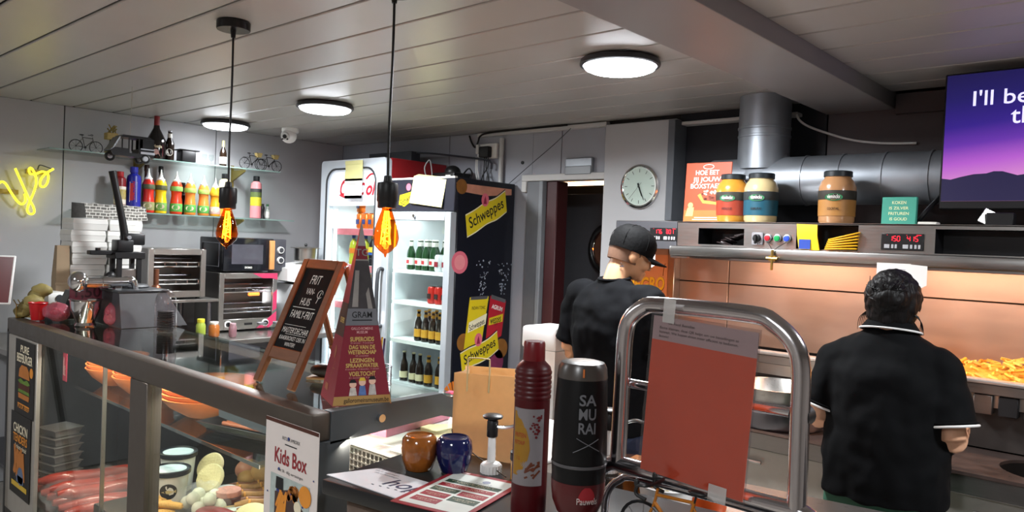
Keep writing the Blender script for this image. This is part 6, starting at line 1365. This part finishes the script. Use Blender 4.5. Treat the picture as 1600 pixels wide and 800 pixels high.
# bottles close to the camera
t = thing('ketchup_bottle', 'tall dark red ketchup bottle with white label standing on the counter', 'bottle', (-1.022, 1.222, CTZ+.001), (0, 0, .72))
KP = [(.031, 0), (.036, .004), (.0375, .012), (.0375, .262)]
for k in range(6): KP += [(.0375, .262+k*.0105), (.0392, .265+k*.0105), (.0392, .2695+k*.0105), (.0375, .272+k*.0105)]
KP += [(.0375, .327), (.0355, .333), (.026, .343), (.021, .348)]
KP = [(r, z*.96) for r, z in KP]
obj('body', B().lathe(KP, 32), M('ketchup_red', '#42080d', .4, noise=.08, spec=.3), t)
obj('cap', B().lathe([(.0225, .325), (.0235, .327), (.0228, .368), (.021, .372), (.001, .372)], 28), M('cap_red', '#641016', .35), t)
def wrap(b, r0, a0):
    for v in b.bm.verts:
        a = v.co.x/r0+a0; rr = r0+v.co.z; v.co = Vector((rr*math.sin(a), -rr*math.cos(a), v.co.y))
    return b
def grid(x0, x1, y0, y1, n=14, z=0):
    V = [(x0+(x1-x0)*i/n, y, z) for i in range(n+1) for y in (y0, y1)]; return B().add(V, [(2*i, 2*i+2, 2*i+3, 2*i+1) for i in range(n)])
obj('label', wrap(grid(-.040, .034, .075, .235), .0379, -.18), M('label_offwhite', '#767072', .5, noise=.06), t)
def strip(rows, n=8):
    b_ = B(); V = [(x0+(x1-x0)*i/n, y, 0) for (y, x0, x1) in rows for i in range(n+1)]
    return b_.add(V, [(r*(n+1)+i, r*(n+1)+i+1, (r+1)*(n+1)+i+1, (r+1)*(n+1)+i) for r in range(len(rows)-1) for i in range(n)])
obj('label_print', wrap(strip([(.095, -.044, -.030), (.11, -.044, -.016), (.13, -.044, -.006), (.15, -.044, -.002), (.17, -.044, -.004), (.19, -.044, -.010), (.21, -.044, -.022), (.228, -.044, -.038)]), .0382, -.0), M('label_mustard', '#8a6212', .5, noise=.15), t)
obj('label_print', wrap(dots(26, .010, .20, .024, .05, .0022, 0), .0385, .0), M('label_darkred', '#5c1418', .5), t)
obj('label_print', wrap(sticks(9, .004, .11, .02, .03, .022, .004, .6, 0), .0386, .0), M('label_brown', '#5c2c18', .5), t)
obj('lettering', wrap(B().fit('FRITEN', .028, .009, -.03, .175, .0002, .01).fit('KETCHUP', .026, .008, -.031, .16, .0002, .01).fit('1 L', .008, .008, -.032, .128, .0002, .01), .0384, .12), M('letter_darkred', '#8c2a1c', .5), t)
t = thing('samurai_bottle', 'upside-down dark squeeze bottle with grey lettering standing on the counter', 'bottle', (-.884, 1.208, CTZ+.001), (0, 0, .66))
obj('body', B().lathe([(.020, .045), (.040, .053), (.049, .075), (.0525, .10), (.053, .13), (.0545, .15), (.0535, .155), (.0545, .16), (.0528, .24), (.0495, .315), (.047, .338), (.042, .347), (.030, .350), (.001, .348)], 36), M('bottle_black', '#08080a', .35, noise=.1, spec=.3), t)
obj('cap', B().lathe([(.024, 0), (.026, .002), (.026, .042), (.021, .047)], 28), M('cap_red'), t)
obj('base_band', B().lathe([(.0500, .318), (.0478, .338), (.0428, .3478), (.030, .3508), (.001, .3492)], 36, cap=False), M('bottle_base', '#403a36', .3, noise=.15), t)
obj('sauce_band', B().lathe([(.0408, .0535), (.0498, .0755), (.0532, .10), (.0535, .118)], 36, cap=False), M('sauce_dark_red', '#4a1214', .3), t)
obj('ring', B().lathe([(.0546, .148), (.0556, .151), (.0546, .154)], 36, cap=False), M('ring_grey', '#4a484a', .3), t)
lg = M('letter_grey', '#5e5e62', .5)
obj('lettering', wrap(B().fit('SA', .034, .021, .012, .272, .0002, .02).fit('MU', .034, .021, .012, .245, .0002, .02).fit('RAI', .034, .021, .012, .218, .0002, .02), .0542, .0), lg, t)
for (xa, ya, xb, yb_) in ((-.014, .181, .037, .207), (.040, .183, -.008, .209)):
    obj('crossed_sword', B().tube([((.0546)*math.sin((xa+(xb-xa)*q/8)/.0546), -.0546*math.cos((xa+(xb-xa)*q/8)/.0546), ya+(yb_-ya)*q/8) for q in range(9)], .0009, 5), lg, t)
obj('brand_badge', wrap(strip([(.086, .0, .034), (.096, .0, .034), (.104, .003, .031), (.110, .007, .027), (.114, .012, .022)]), .0541, 0), M('badge_red', '#8c1c24', .5), t)
obj('lettering', wrap(B().fit('Pauwels', .042, .012, .018, .082, .0003, .006), .0546, 0), M('letter_pale', '#b8a8a4', .5), t)
obj('drip_mark', wrap(B().rect(-.0105, -.007, .325, .341, 0, .0002), .0504, .2), M('mark_orange', '#b8642c', .5), t)
# papers and menus
ws = tag(obj('handwritten_sheet', B().prism([(-1.527, 1.065), (-1.487, 1.19), (-1.297, 1.212), (-1.257, 1.085)], 1.1005, 1.1025), M('sheet_white', '#c9c9cc', .5, noise=.04)), 'white laminated sheet with blue handwriting at the counter end', 'sheet')
wr = B().text('hopp', .07, -1.385, 1.118, 1.1032, 'L', .004, .3, rot=.18)
obj('handwriting', wr, M('ink_blue', '#26304e', .5), ws)
sm = B()
for k in range(5): sm.text('info en bestellingen', .010, -1.50+.012*k, 1.165-.012*k+.03, 1.1032, 'L', rot=.14) if k < 4 else None
for k in range(7): sm.rect(-1.40+.022*k, -1.392+.022*k, 1.10+.005*k, 1.103+.005*k, 1.103, 1.1033)
obj('small_print', sm, M('print_blue_grey', '#4a5260', .5), ws)
mn = thing('menu_card', 'red and green printed menu card in a clear sleeve lying on the counter', 'menu', (-1.222, 1.215, 1.102), (0, 0, .25))
obj('sleeve', B().box(-.095, .095, -.135, .135, 0, .0015), M('menu_red', '#8c2630', .4), mn)
obj('page', B().box(-.082, .082, -.122, .118, .0015, .002), M('menu_page', '#c9cdc6', .5), mn)
for k, (x0, x1, y0, y1, c) in enumerate(((-.07, .075, .045, .067, 'g'), (-.07, .075, .015, .037, 'r'), (-.07, .0, -.02, .006, 'g'), (.006, .075, -.025, .004, 'r'), (-.07, -.003, -.06, -.03, 'r'), (.004, .075, -.065, -.034, 'g'), (-.07, .0, -.10, -.07, 'r'))):
    o = obj('menu_box', B().rect(x0, x1, y0, y1, .002, .0024), M('menu_g', '#26402e', .5) if c == 'g' else M('menu_r', '#8a2430', .5), mn)
    obj('lettering', B().fit('KLEINE FRIET', (x1-x0)*.8, .005, (x0+x1)/2, (y0+y1)/2, .0028).fit('MET SAUS', (x1-x0)*.5, .004, (x0+x1)/2, (y0+y1)/2-.008, .0028), M('menu_letter', '#c8b8a0', .6), o)
obj('crest', B().disc(.02, .09, .01, .002, .0024).fit('MENU', .04, .006, .02, .073, .0024), M('pencil_grey'), mn)
obj('lettering', B().fit('menu', .025, .008, -.06, .122, .002, .01), ink_w, mn)
# two pots
def pot(x, y, m, label):
    t = thing('ceramic_pot', label, 'pot', (x, y, CTZ+.001), group='small ceramic pots')
    obj('pot', B().lathe([(.03, 0), (.034, .003), (.043, .03), (.046, .055), (.043, .078), (.036, .086), (.028, .083), (.012, .079), (.001, .078)], 32), m, t)
    obj('rim', B().lathe([(.030, .0845), (.033, .0875), (.036, .0865)], 32, cap=False), m, t)
amb = M('amber_glaze', '#8a4e1c', .15, noise=.7, scale=30, coat=.6)
pot(-1.418, 1.262, amb, 'amber brown glazed pot behind the handwritten sheet')
pot(-1.350, 1.318, M('blue_glaze', '#141a48', .12, noise=.2, coat=.6), 'deep blue glazed pot beside the paper bag')
# paper bag
bg = thing('carrier_bag', 'large brown paper carrier bag standing beside the pots', 'paper bag', (-1.485, 1.63, 1.054), (0, 0, .55))
kr = M('kraft_bag', '#dcb685', .8, noise=.12, scale=60)
_n = kr.node_tree; _tl = _n.nodes.new('ShaderNodeBsdfTranslucent'); _tl.inputs[0].default_value = lin('#f0d2a6'); _mx = _n.nodes.new('ShaderNodeMixShader'); _mx.inputs[0].default_value = .45
_n.links.new(_n.nodes['Principled BSDF'].outputs[0], _mx.inputs[1]); _n.links.new(_tl.outputs[0], _mx.inputs[2]); _n.links.new(_mx.outputs[0], _n.nodes['Material Output'].inputs[0])
bw, bdp, bh = .125, .065, .245
obj('front', crumple(B().box(-bw, bw, -bdp-.002, -bdp, 0, bh), .002, 20), kr, bg); obj('back', B().box(-bw, bw, bdp, bdp+.002, 0, bh), kr, bg)
for s in (-1, 1): obj('gusset', B().add([(s*bw, -bdp, 0), (s*(bw-.012), 0, 0), (s*bw, bdp, 0), (s*bw, -bdp, bh), (s*(bw-.03), 0, bh), (s*bw, bdp, bh)], [(0, 1, 4, 3), (1, 2, 5, 4)]), kr, bg)
obj('base', B().box(-bw, bw, -bdp, bdp, 0, .003), kr, bg)
obj('handle', B().tube([(-.085, -bdp-.004, bh-.05), (-.085, -bdp-.003, bh+.035), (-.075, -bdp-.002, bh+.045), (-.03, -bdp-.002, bh+.045), (-.022, -bdp-.003, bh+.035), (-.022, -bdp-.004, bh-.05)], .008, 6, 3, flat=.25), M('handle_paper', '#cdbb8c', .7), bg)
# pumps
def pump(x, y, z, h, label, az, lid=True):
    t = thing('sauce_pump', label, 'pump', (x, y, z), (0, 0, az), group='sauce pumps')
    obj('container', B().lathe([(.05, 0), (.06, .004), (.062, .03), (.055, .034), (.035, .036), (.03, .04)], 24), M('pump_tub', '#4a4642', .3, .7), t)
    obj('ring', B().lathe([(.056, .033), (.057, .038), (.053, .040), (.051, .036)], 24, cap=False), chrome, t)
    cb = B().lathe([(.024, .035), (.026, .037), (.026, .06), (.022, .064), (.012, .068)], 20)
    for k in range(20): a = k*PI/10; cb.box(.026*math.cos(a)-.0012, .026*math.cos(a)+.0012, .026*math.sin(a)-.0012, .026*math.sin(a)+.0012, .038, .058)
    obj('collar', cb, white_p, t)
    obj('stem', B().cyl((0, 0, .065), (0, 0, h-.045), .0105, .0095, 14), white_p, t)
    hd = obj('head', B().lathe([(.013, h-.055), (.014, h-.053), (.014, h-.016), (.012, h-.012), (.024, h-.008), (.026, h-.003), (.022, h), (.001, h+.001)], 24), black, t)
    obj('spout', B().tube([(0, 0, h-.028), (.025, 0, h-.030), (.05, 0, h-.026), (.075, 0, h-.018), (.10, 0, h-.02)], .0045, 8, 4), chrome, hd)
pump(-1.285, 1.385, 1.095-.035, .185, 'white sauce pump with black head in front of the paper bag', .55)
# sauce station further back
stn = thing('sauce_station', 'low steel sauce station behind the chrome rail', 'counter', (-1.574, 1.44, 0), (0, 0, .16))
obj('top', B().box(.33, 1.5, 0, .42, 1.02, 1.045, .004), steel, stn); obj('body', B().box(.35, 1.48, .02, .40, 0, 1.02), steel_d, stn)
pump(-1.12, 1.66, 1.046, .205, 'white sauce pump with black head behind the chrome rail', .1)
t = thing('sauce_container', 'clear square container of orange sauce behind the chrome rail', 'container', (-1.0, 1.66, 1.046), (0, 0, .2))
obj('walls', B().loft([[(-.045, -.045, 0), (.045, -.045, 0), (.045, .045, 0), (-.045, .045, 0)], [(-.055, -.055, .13), (.055, -.055, .13), (.055, .055, .13), (-.055, .055, .13)]], cap=False), clear_p, t)
obj('sauce', B().loft([[(-.043, -.043, .002), (.043, -.043, .002), (.043, .043, .002), (-.043, .043, .002)], [(-.05, -.05, .095), (.05, -.05, .095), (.05, .05, .09), (-.05, .05, .09)]]), M('sauce_orange', '#c07a34', .35, noise=.35, scale=50), t)
t = thing('white_tub', 'white round tub of sauce behind the model racing bicycle', 'tub', (-.93, 1.64, 1.046)); obj('tub', B().lathe([(.055, 0), (.06, .003), (.07, .055), (.074, .058), (.07, .06), (.062, .045), (.001, .044)], 28), white_p, t)
obj('crumbs', dots(60, 0, 0, .07, .07, .004, .046), M('crumb', '#d8cfa0', .6, noise=.3), t)['kind'] = 'stuff'
t = thing('orange_canister', 'orange canister with steel neck behind the orange sheet', 'canister', (-.86, 1.70, 1.046)); obj('body', B().lathe([(.045, 0), (.052, .005), (.054, .04), (.048, .06), (.02, .068)], 28), M('canister_orange', '#c8501c', .3), t); obj('neck', B().lathe([(.018, .066), (.022, .07), (.022, .085), (.03, .088), (.03, .098), (.024, .1)], 22), steel, t)
t = thing('glass_jar', 'jar with black lid standing between the pump and the ketchup bottle', 'jar', (-1.19, 1.40, CTZ+.001)); obj('jar', B().lathe([(.028, 0), (.032, .003), (.032, .045), (.027, .05)], 24), M('jar_amber', '#b8863a', .2), t); obj('lid', B().lathe([(.033, .048), (.034, .05), (.034, .068), (.03, .071), (.001, .070)], 24), black, t)
bicycle('model_racing_bicycle', 'black and orange racing bicycle model in front of the chrome rail', (-.672, 1.232, CTZ+.002), PI, .145, M('bike_orange', '#a8661c', .3, .3), None, True)
tag(obj('thin_wire', B().tube([(-1.764, 1.765, 1.125), (-1.55, 1.50, 1.135), (-1.40, 1.42, 1.125), (-1.22, 1.37, 1.106)], .0016, 5, 4), M('cord_brown', '#4a3a2a', .6)), 'thin brown cord running from the case end past the paper bag', 'cord')
# white bin behind the man
t = thing('waste_bin', 'white bin with lid standing beside the man in the cap', 'bin', (-2.345, 2.94, 0))
obj('body', B().loft([[(-.08, -.08, 0), (.08, -.08, 0), (.08, .08, 0), (-.08, .08, 0)], [(-.10, -.10, 1.16), (.10, -.10, 1.16), (.10, .10, 1.16), (-.10, .10, 1.16)]]), white_p, t); obj('lid', B().box(-.11, .11, -.11, .11, 1.16, 1.27, .015), white_p, t)

# ================================================================== people
skin_w = M('skin', '#c99a7c', .5, noise=.08); skin_m = M('skin_tan', '#c2926e', .5, noise=.08)
def volume(name, b, mat, parent, vox, smooth=4, wr=0., wsz=.1):
    o = obj(name, b, mat, parent)
    r = o.modifiers.new('remesh', 'REMESH'); r.mode = 'VOXEL'; r.voxel_size = vox; r.use_smooth_shade = True
    s = o.modifiers.new('smooth', 'SMOOTH'); s.factor = .5; s.iterations = smooth
    if wr:
        tx = bpy.data.textures.get('folds_%g' % wsz) or bpy.data.textures.new('folds_%g' % wsz, 'CLOUDS'); tx.noise_scale = wsz; tx.noise_depth = 1
        d = o.modifiers.new('folds', 'DISPLACE'); d.texture = tx; d.strength = wr; d.mid_level = .5; d.texture_coords = 'LOCAL'
        s2 = o.modifiers.new('smooth2', 'SMOOTH'); s2.factor = .5; s2.iterations = 3
    return o
def ering(z, rx, ry, cx=0, cy=0, n=24, ty=0.): return [(cx+rx*math.cos(2*PI*j/n), cy+ry*math.sin(2*PI*j/n), z+ty*math.sin(2*PI*j/n)) for j in range(n)]
def hand(b, w, d, nrm, side):
    """palm, four bent fingers of different lengths, thumb from the side near the base"""
    w, d, nrm = Vector(w), Vector(d).normalized(), Vector(nrm).normalized(); s = d.cross(nrm).normalized()*side
    b.tube([w-d*.02, w+d*.03, w+d*.085], [.024, .036, .036], 12, 2, flat=.5)
    for k, L_ in enumerate((.068, .078, .072, .056)):
        p = w+d*.08+s*(.030-.020*k)
        q1 = p+d*L_*.45+nrm*.006; q2 = q1+d*L_*.28+nrm*.022; q3 = q2+d*L_*.10+nrm*.028
        b.tube([p, q1, q2, q3], [.0095, .009, .0085, .007], 8, 2)
    p = w+d*.025+s*.03; b.tube([p, p+d*.03+s*.022+nrm*.008, p+d*.058+s*.022+nrm*.025], [.012, .0105, .008], 8, 2)
def head_shapes(b, m):
    def S(c, r, rot=None):
        q = B().sph((0, 0, 0), r, 20, 14); q.xf(m @ Matrix.Translation(c)); 
        V = [v.co.copy() for v in q.bm.verts]; q.bm.verts.index_update(); F = [[v.index for v in f.verts] for f in q.bm.faces]; b.add(V, F); q.bm.free()
    S((0, 0, .015), (.075, .094, .10)); S((0, .03, -.05), (.058, .062, .06)); S((0, .075, -.085), (.026, .022, .02))
    S((0, .10, -.018), (.013, .018, .024)); S((0, .108, -.03), (.015, .015, .012)); S((0, .09, -.06), (.024, .014, .006)); S((0, .088, -.07), (.022, .013, .007))
    S((0, .085, .02), (.055, .018, .01))
    for s in (-1, 1): S((s*.076, -.008, -.012), (.010, .022, .033)); S((s*.045, .065, -.03), (.025, .025, .025))
def person(name_lab, H, loc, rotz, skin, joints, head_m):
    b = B(); J = joints
    head_shapes(b, head_m)
    hb_ = head_m @ Vector((0, -.025, -.05)); b.tube([hb_, (hb_.x*.6, hb_.y*.5-.01, J['sh']+.07), (0, -.005, J['sh']+.0)], [.054, .053, .062], 16, 3)
    b.loft([ering(J['hip']-.06, .10, .09), ering(J['hip'], .16, .12), ering(J['hip']+.14, .145, .105), ering(J['sh']-.18, .15, .11), ering(J['sh']-.06, .155, .095), ering(J['sh']+.01, .11, .065)])
    for s, A in ((-1, J['L']), (1, J['R'])):
        b.tube([A[0], ((A[0][0]+A[1][0])/2, (A[0][1]+A[1][1])/2, (A[0][2]+A[1][2])/2), A[1]], [.055, .047, .040], 14, 3)
        b.tube([A[1], tuple((A[1][i]*.6+A[2][i]*.4) for i in range(3)), A[2]], [.041, .040, .027], 14, 3)
        d = Vector(A[2])-Vector(A[1]); hand(b, A[2], d, (0, 0, -1), s)
        b.tube([(s*.085, 0, J['hip']), (s*.09, .01, J['hip']*.52), (s*.095, -.01, .09)], [.085, .058, .04], 14, 3)
        b.tube([(s*.095, -.03, .05), (s*.10, .06, .04), (s*.105, .15, .03)], [.038, .036, .03], 12, 2)
    o = volume('person', b, skin, None, .0065, 3)
    o.location = loc; o.rotation_euler = (0, 0, rotz); tag(o, name_lab, 'person')
    return o
# ---- woman, seen from behind
jw = dict(sh=1.375, hip=.84, L=((-.165, 0, 1.305), (-.225, -.03, 1.085), (-.19, .22, 1.10)), R=((.165, 0, 1.305), (.212, -.03, 1.085), (.18, .22, 1.08)))
hm = Matrix.Translation((.0, .02, 1.515)) @ Matrix.Rotation(-.12, 4, 'X')
wo = person('person in black polo shirt with white piping, dark hair tied up, by the fries', 1.63, (-.765, 2.84, 0), .03, skin_w, jw, hm)
blk = M('polo_black', '#08090b', .85, noise=.25, scale=6, bump=.15, bscale=20, spec=.12)
b = B(); b.loft([ering(.845, .205, .165, 0, -.005), ering(.93, .207, .168), ering(1.05, .203, .16), ering(1.2, .205, .155), ering(1.28, .203, .14), ering(1.345, .175, .11), ering(1.39, .128, .09), ering(1.425, .085, .075), ering(1.445, .07, .065)])
for s, A in ((-1, jw['L']), (1, jw['R'])):
    a, e = Vector(A[0]), Vector(A[1]); b.tube([a-Vector((s*.06, 0, -.01)), a, a+(e-a)*.45, a+(e-a)*.80], [.066, .070, .074, .079], 18, 3)
volume('polo_shirt', b, blk, wo, .007, 16, .026, .10)
wp = M('piping_white', '#d4d4d4', .6)
obj('collar', B().loft([ering(1.425, .098, .082, 0, -.004, ty=-.016), ering(1.458, .074, .068, 0, 0, ty=-.014), ering(1.464, .066, .062, 0, 0, ty=-.014), ering(1.43, .07, .06, 0, 0, ty=-.014)], closed=True), blk, wo)
obj('collar_piping', B().tube(ering(1.4245, .099, .083, 0, -.004, 28, -.016), .0035, 6, closed=True), wp, wo)
for s, A in ((-1, jw['L']), (1, jw['R'])):
    a, e = Vector(A[0]), Vector(A[1]); c = a+(e-a)*.79; d = (e-a).normalized(); u = d.cross(Vector((0, 1, 0))).normalized(); w_ = u.cross(d)
    obj('sleeve_piping', B().tube([c+u*.0795*math.cos(k*PI/14)+w_*.0795*math.sin(k*PI/14) for k in range(28)], .0045, 6, closed=True), wp, wo)
    obj('sleeve_band', B().tube([c-d*.010+u*.0795*math.cos(k*PI/14)+w_*.0795*math.sin(k*PI/14) for k in range(28)], .004, 6, closed=True), blk, wo)
b = B(); b.loft([ering(.70, .175, .13), ering(.80, .195, .15), ering(.90, .185, .145)])
for s in (-1, 1): b.tube([(s*.09, 0, .78), (s*.095, .01, .44), (s*.10, -.01, .06)], [.10, .078, .065], 16, 3)
volume('trousers', b, M('trousers_green', '#2c5a46', .75, noise=.15), wo, .009, 4, .012, .12)
shoe = M('shoe_black', '#1a1a1c', .5)
for s in (-1, 1): obj('shoe', B().sph((s*.10, .05, .035), (.05, .14, .045), 16, 10), shoe, wo)
hair = M('hair_black', '#080607', .5, noise=.3, scale=40, bump=.9, bscale=70, stretch=(1, 1, .15), spec=.28)
b = B(); hc = Vector((0, .02, 1.515))
b.sph(hc+Vector((0, -.012, .018)), (.091, .105, .106), 24, 16).sph(hc+Vector((0, -.03, -.035)), (.078, .075, .06), 20, 12).sph(hc+Vector((.004, -.10, .03)), (.06, .042, .052), 18, 12).sph(hc+Vector((-.02, -.105, .045)), (.035, .03, .03), 14, 10)
volume('hair', b, hair, wo, .006, 3, .014, .022)
st_ = B()
for k in range(46):
    a = rs.uniform(-.85, .85); z0 = rs.uniform(-.02, .10); r_ = .105
    p0 = hc+Vector((.094*math.sin(a), -.012-.106*math.cos(a)*math.cos(z0*3), .02+z0*.9)); p2 = hc+Vector((.03*math.sin(a), -.135, .035+.02*math.cos(k)))
    p1 = (p0+p2)/2+Vector((.012*math.sin(a), -.008, .003)); st_.tube([p0*.97+p1*.03, p1, p2], [.0012, .0022, .001], 5, 4)
for s in (-1, 1):
    for k in range(5): st_.tube([hc+Vector((s*.078, -.01-.008*k, -.03)), hc+Vector((s*(.088+.003*k), -.01*k, -.055)), hc+Vector((s*(.086+.005*k), -.008*k, -.08-.004*k))], [.002, .0014, .0007], 5, 4)
obj('hair_strands', st_, hair, wo)
obj('wrist_band', B().tube([Vector((-.20, .165, 1.10))+Vector((.034*math.cos(k*PI/8), 0, .034*math.sin(k*PI/8))) for k in range(16)], .006, 6, closed=True), M('band_blue', '#26304a', .5), wo)
# ---- man in the cap
jm = dict(sh=1.475, hip=.92, L=((-.20, .0, 1.44), (-.255, -.02, 1.18), (-.19, .22, 1.10)), R=((.20, .02, 1.44), (.255, .06, 1.20), (.17, .30, 1.14)))
hmm = Matrix.Translation((.02, .075, 1.645)) @ Matrix.Rotation(-.45, 4, 'Z') @ Matrix.Rotation(-.32, 4, 'X')
ma = person('person in a black t-shirt and black cap, bending over the frying range', 1.77, (-1.925, 2.84, 0), -.16, skin_m, jm, hmm)
tee = M('tee_black', '#0a0b0e', .88, noise=.25, scale=6, bump=.2, bscale=18, spec=.12)
b = B(); b.loft([ering(.86, .19, .15, 0, 0), ering(1.0, .19, .15), ering(1.15, .20, .15), ering(1.30, .215, .145, 0, -.01), ering(1.40, .205, .13, 0, -.01), ering(1.47, .165, .095, 0, -.005), ering(1.515, .10, .075), ering(1.535, .072, .066)])
for s, A in ((-1, jm['L']), (1, jm['R'])):
    a, e = Vector(A[0]), Vector(A[1]); b.tube([a-Vector((s*.07, 0, -.01)), a, a+(e-a)*.5, a+(e-a)*.85], [.072, .078, .078, .080], 18, 3)
volume('t_shirt', b, tee, ma, .007, 14, .030, .10)
obj('neck_band', B().tube(ering(1.535, .073, .068, 0, .002, 28, .008), .006, 6, closed=True), tee, ma)
b = B(); b.loft([ering(.76, .165, .125), ering(.88, .178, .135), ering(.98, .172, .13)])
for s in (-1, 1): b.tube([(s*.09, 0, .84), (s*.095, .01, .48), (s*.10, -.01, .06)], [.095, .075, .062], 16, 3)
volume('jeans', b, M('denim', '#1c2740', .8, noise=.35, scale=14, bump=.2, bscale=50), ma, .009, 4, .014, .12)
for s in (-1, 1): obj('shoe', B().sph((s*.10, .05, .035), (.052, .145, .045), 16, 10), shoe, ma)
capm = M('cap_black', '#060607', .8, spec=.15, noise=.2, bump=.2, bscale=80)
cp = obj('cap', B().lathe([(.090, -.012), (.0915, .0), (.092, .03), (.088, .06), (.074, .088), (.05, .105), (.02, .113), (.001, .114)], 32, (0, 0, .02), sy=1.17).xf(hmm), capm, ma)
br = B(); V = []; n = 14
for i in range(n+1):
    a = -1.15+2.3*i/n; x = .088*math.sin(a); y = .102*math.cos(a)
    e = max(0, math.cos(a*1.25))**.55
    V += [(x, y, .018-.25*x*x*4), (x*1.02, y+.085*e, .008-1.6*x*x), (x*1.02, y+.085*e, .004-1.6*x*x), (x, y, .012-.25*x*x*4)]
F = []
for i in range(n): a = 4*i; F += [(a, a+1, a+5, a+4), (a+1, a+2, a+6, a+5), (a+2, a+3, a+7, a+6), (a+3, a, a+4, a+7)]
obj('brim', br.add(V, F).xf(hmm), capm, cp)
obj('cap_button', B().sph((0, 0, .135), (.009, .009, .005), 10, 6).xf(hmm), capm, cp)
sm_ = B()
for k in range(6):
    a = k*PI/3+.3; sm_.tube([(.0925*math.cos(a), .0925*1.17*math.sin(a), .03), (.089*math.cos(a), .089*1.17*math.sin(a), .08), (.052*math.cos(a), .052*1.17*math.sin(a), .125), (.01*math.cos(a), .01*math.sin(a), .1345)], .0014, 5, 4)
obj('cap_seam', sm_.xf(hmm), capm, cp)
obj('hair', B().loft([[(p[0], p[1], p[2]) for p in ering(-.045, .068, .075, 0, -.02)], [(p[0], p[1], p[2]) for p in ering(-.005, .0775, .090, 0, -.012)], [(p[0], p[1], p[2]) for p in ering(.03, .079, .094, 0, -.008)]]).xf(hmm), M('hair_stubble', '#6a4c3a', .7, noise=.3, scale=90), ma)
obj('eyebrow', B().sph((.03, .092, .022), (.018, .006, .004), 10, 6).sph((-.03, .092, .022), (.018, .006, .004), 10, 6).xf(hmm), M('brow', '#241812', .7), ma)
obj('eye', B().sph((.03, .088, .002), (.011, .006, .006), 10, 6).sph((-.03, .088, .002), (.011, .006, .006), 10, 6).xf(hmm), M('eye', '#d8d0c8', .3), ma)
tt = B()
for k in range(8): tt.disc(rs.uniform(-.012, .012), rs.uniform(-.03, .03), rs.uniform(.003, .006), 0, .001, 7)
obj('neck_tattoo', tt.xf(hmm @ Matrix.Translation((.062, -.045, -.055)) @ Euler((PI/2, 0, PI/2-.5)).to_matrix().to_4x4()), M('tattoo', '#4a3c3c', .6), ma)

# ================================================================== tidy: put every grouping Empty at the base of its thing
bpy.context.view_layer.update()
for o in list(COL.objects):
    if o.type == 'EMPTY' and o.parent is None and o.location.length < 1e-6 and o.rotation_euler.x == 0 and o.rotation_euler.z == 0:
        pts = []
        for c in o.children:
            if c.type == 'MESH': pts += [c.matrix_world @ Vector(v) for v in c.bound_box]
        if not pts: continue
        lo = [min(p[i] for p in pts) for i in range(3)]; hi = [max(p[i] for p in pts) for i in range(3)]
        d = Vector(((lo[0]+hi[0])/2, (lo[1]+hi[1])/2, lo[2]))
        o.location = d
        for c in o.children: c.location = c.location-d
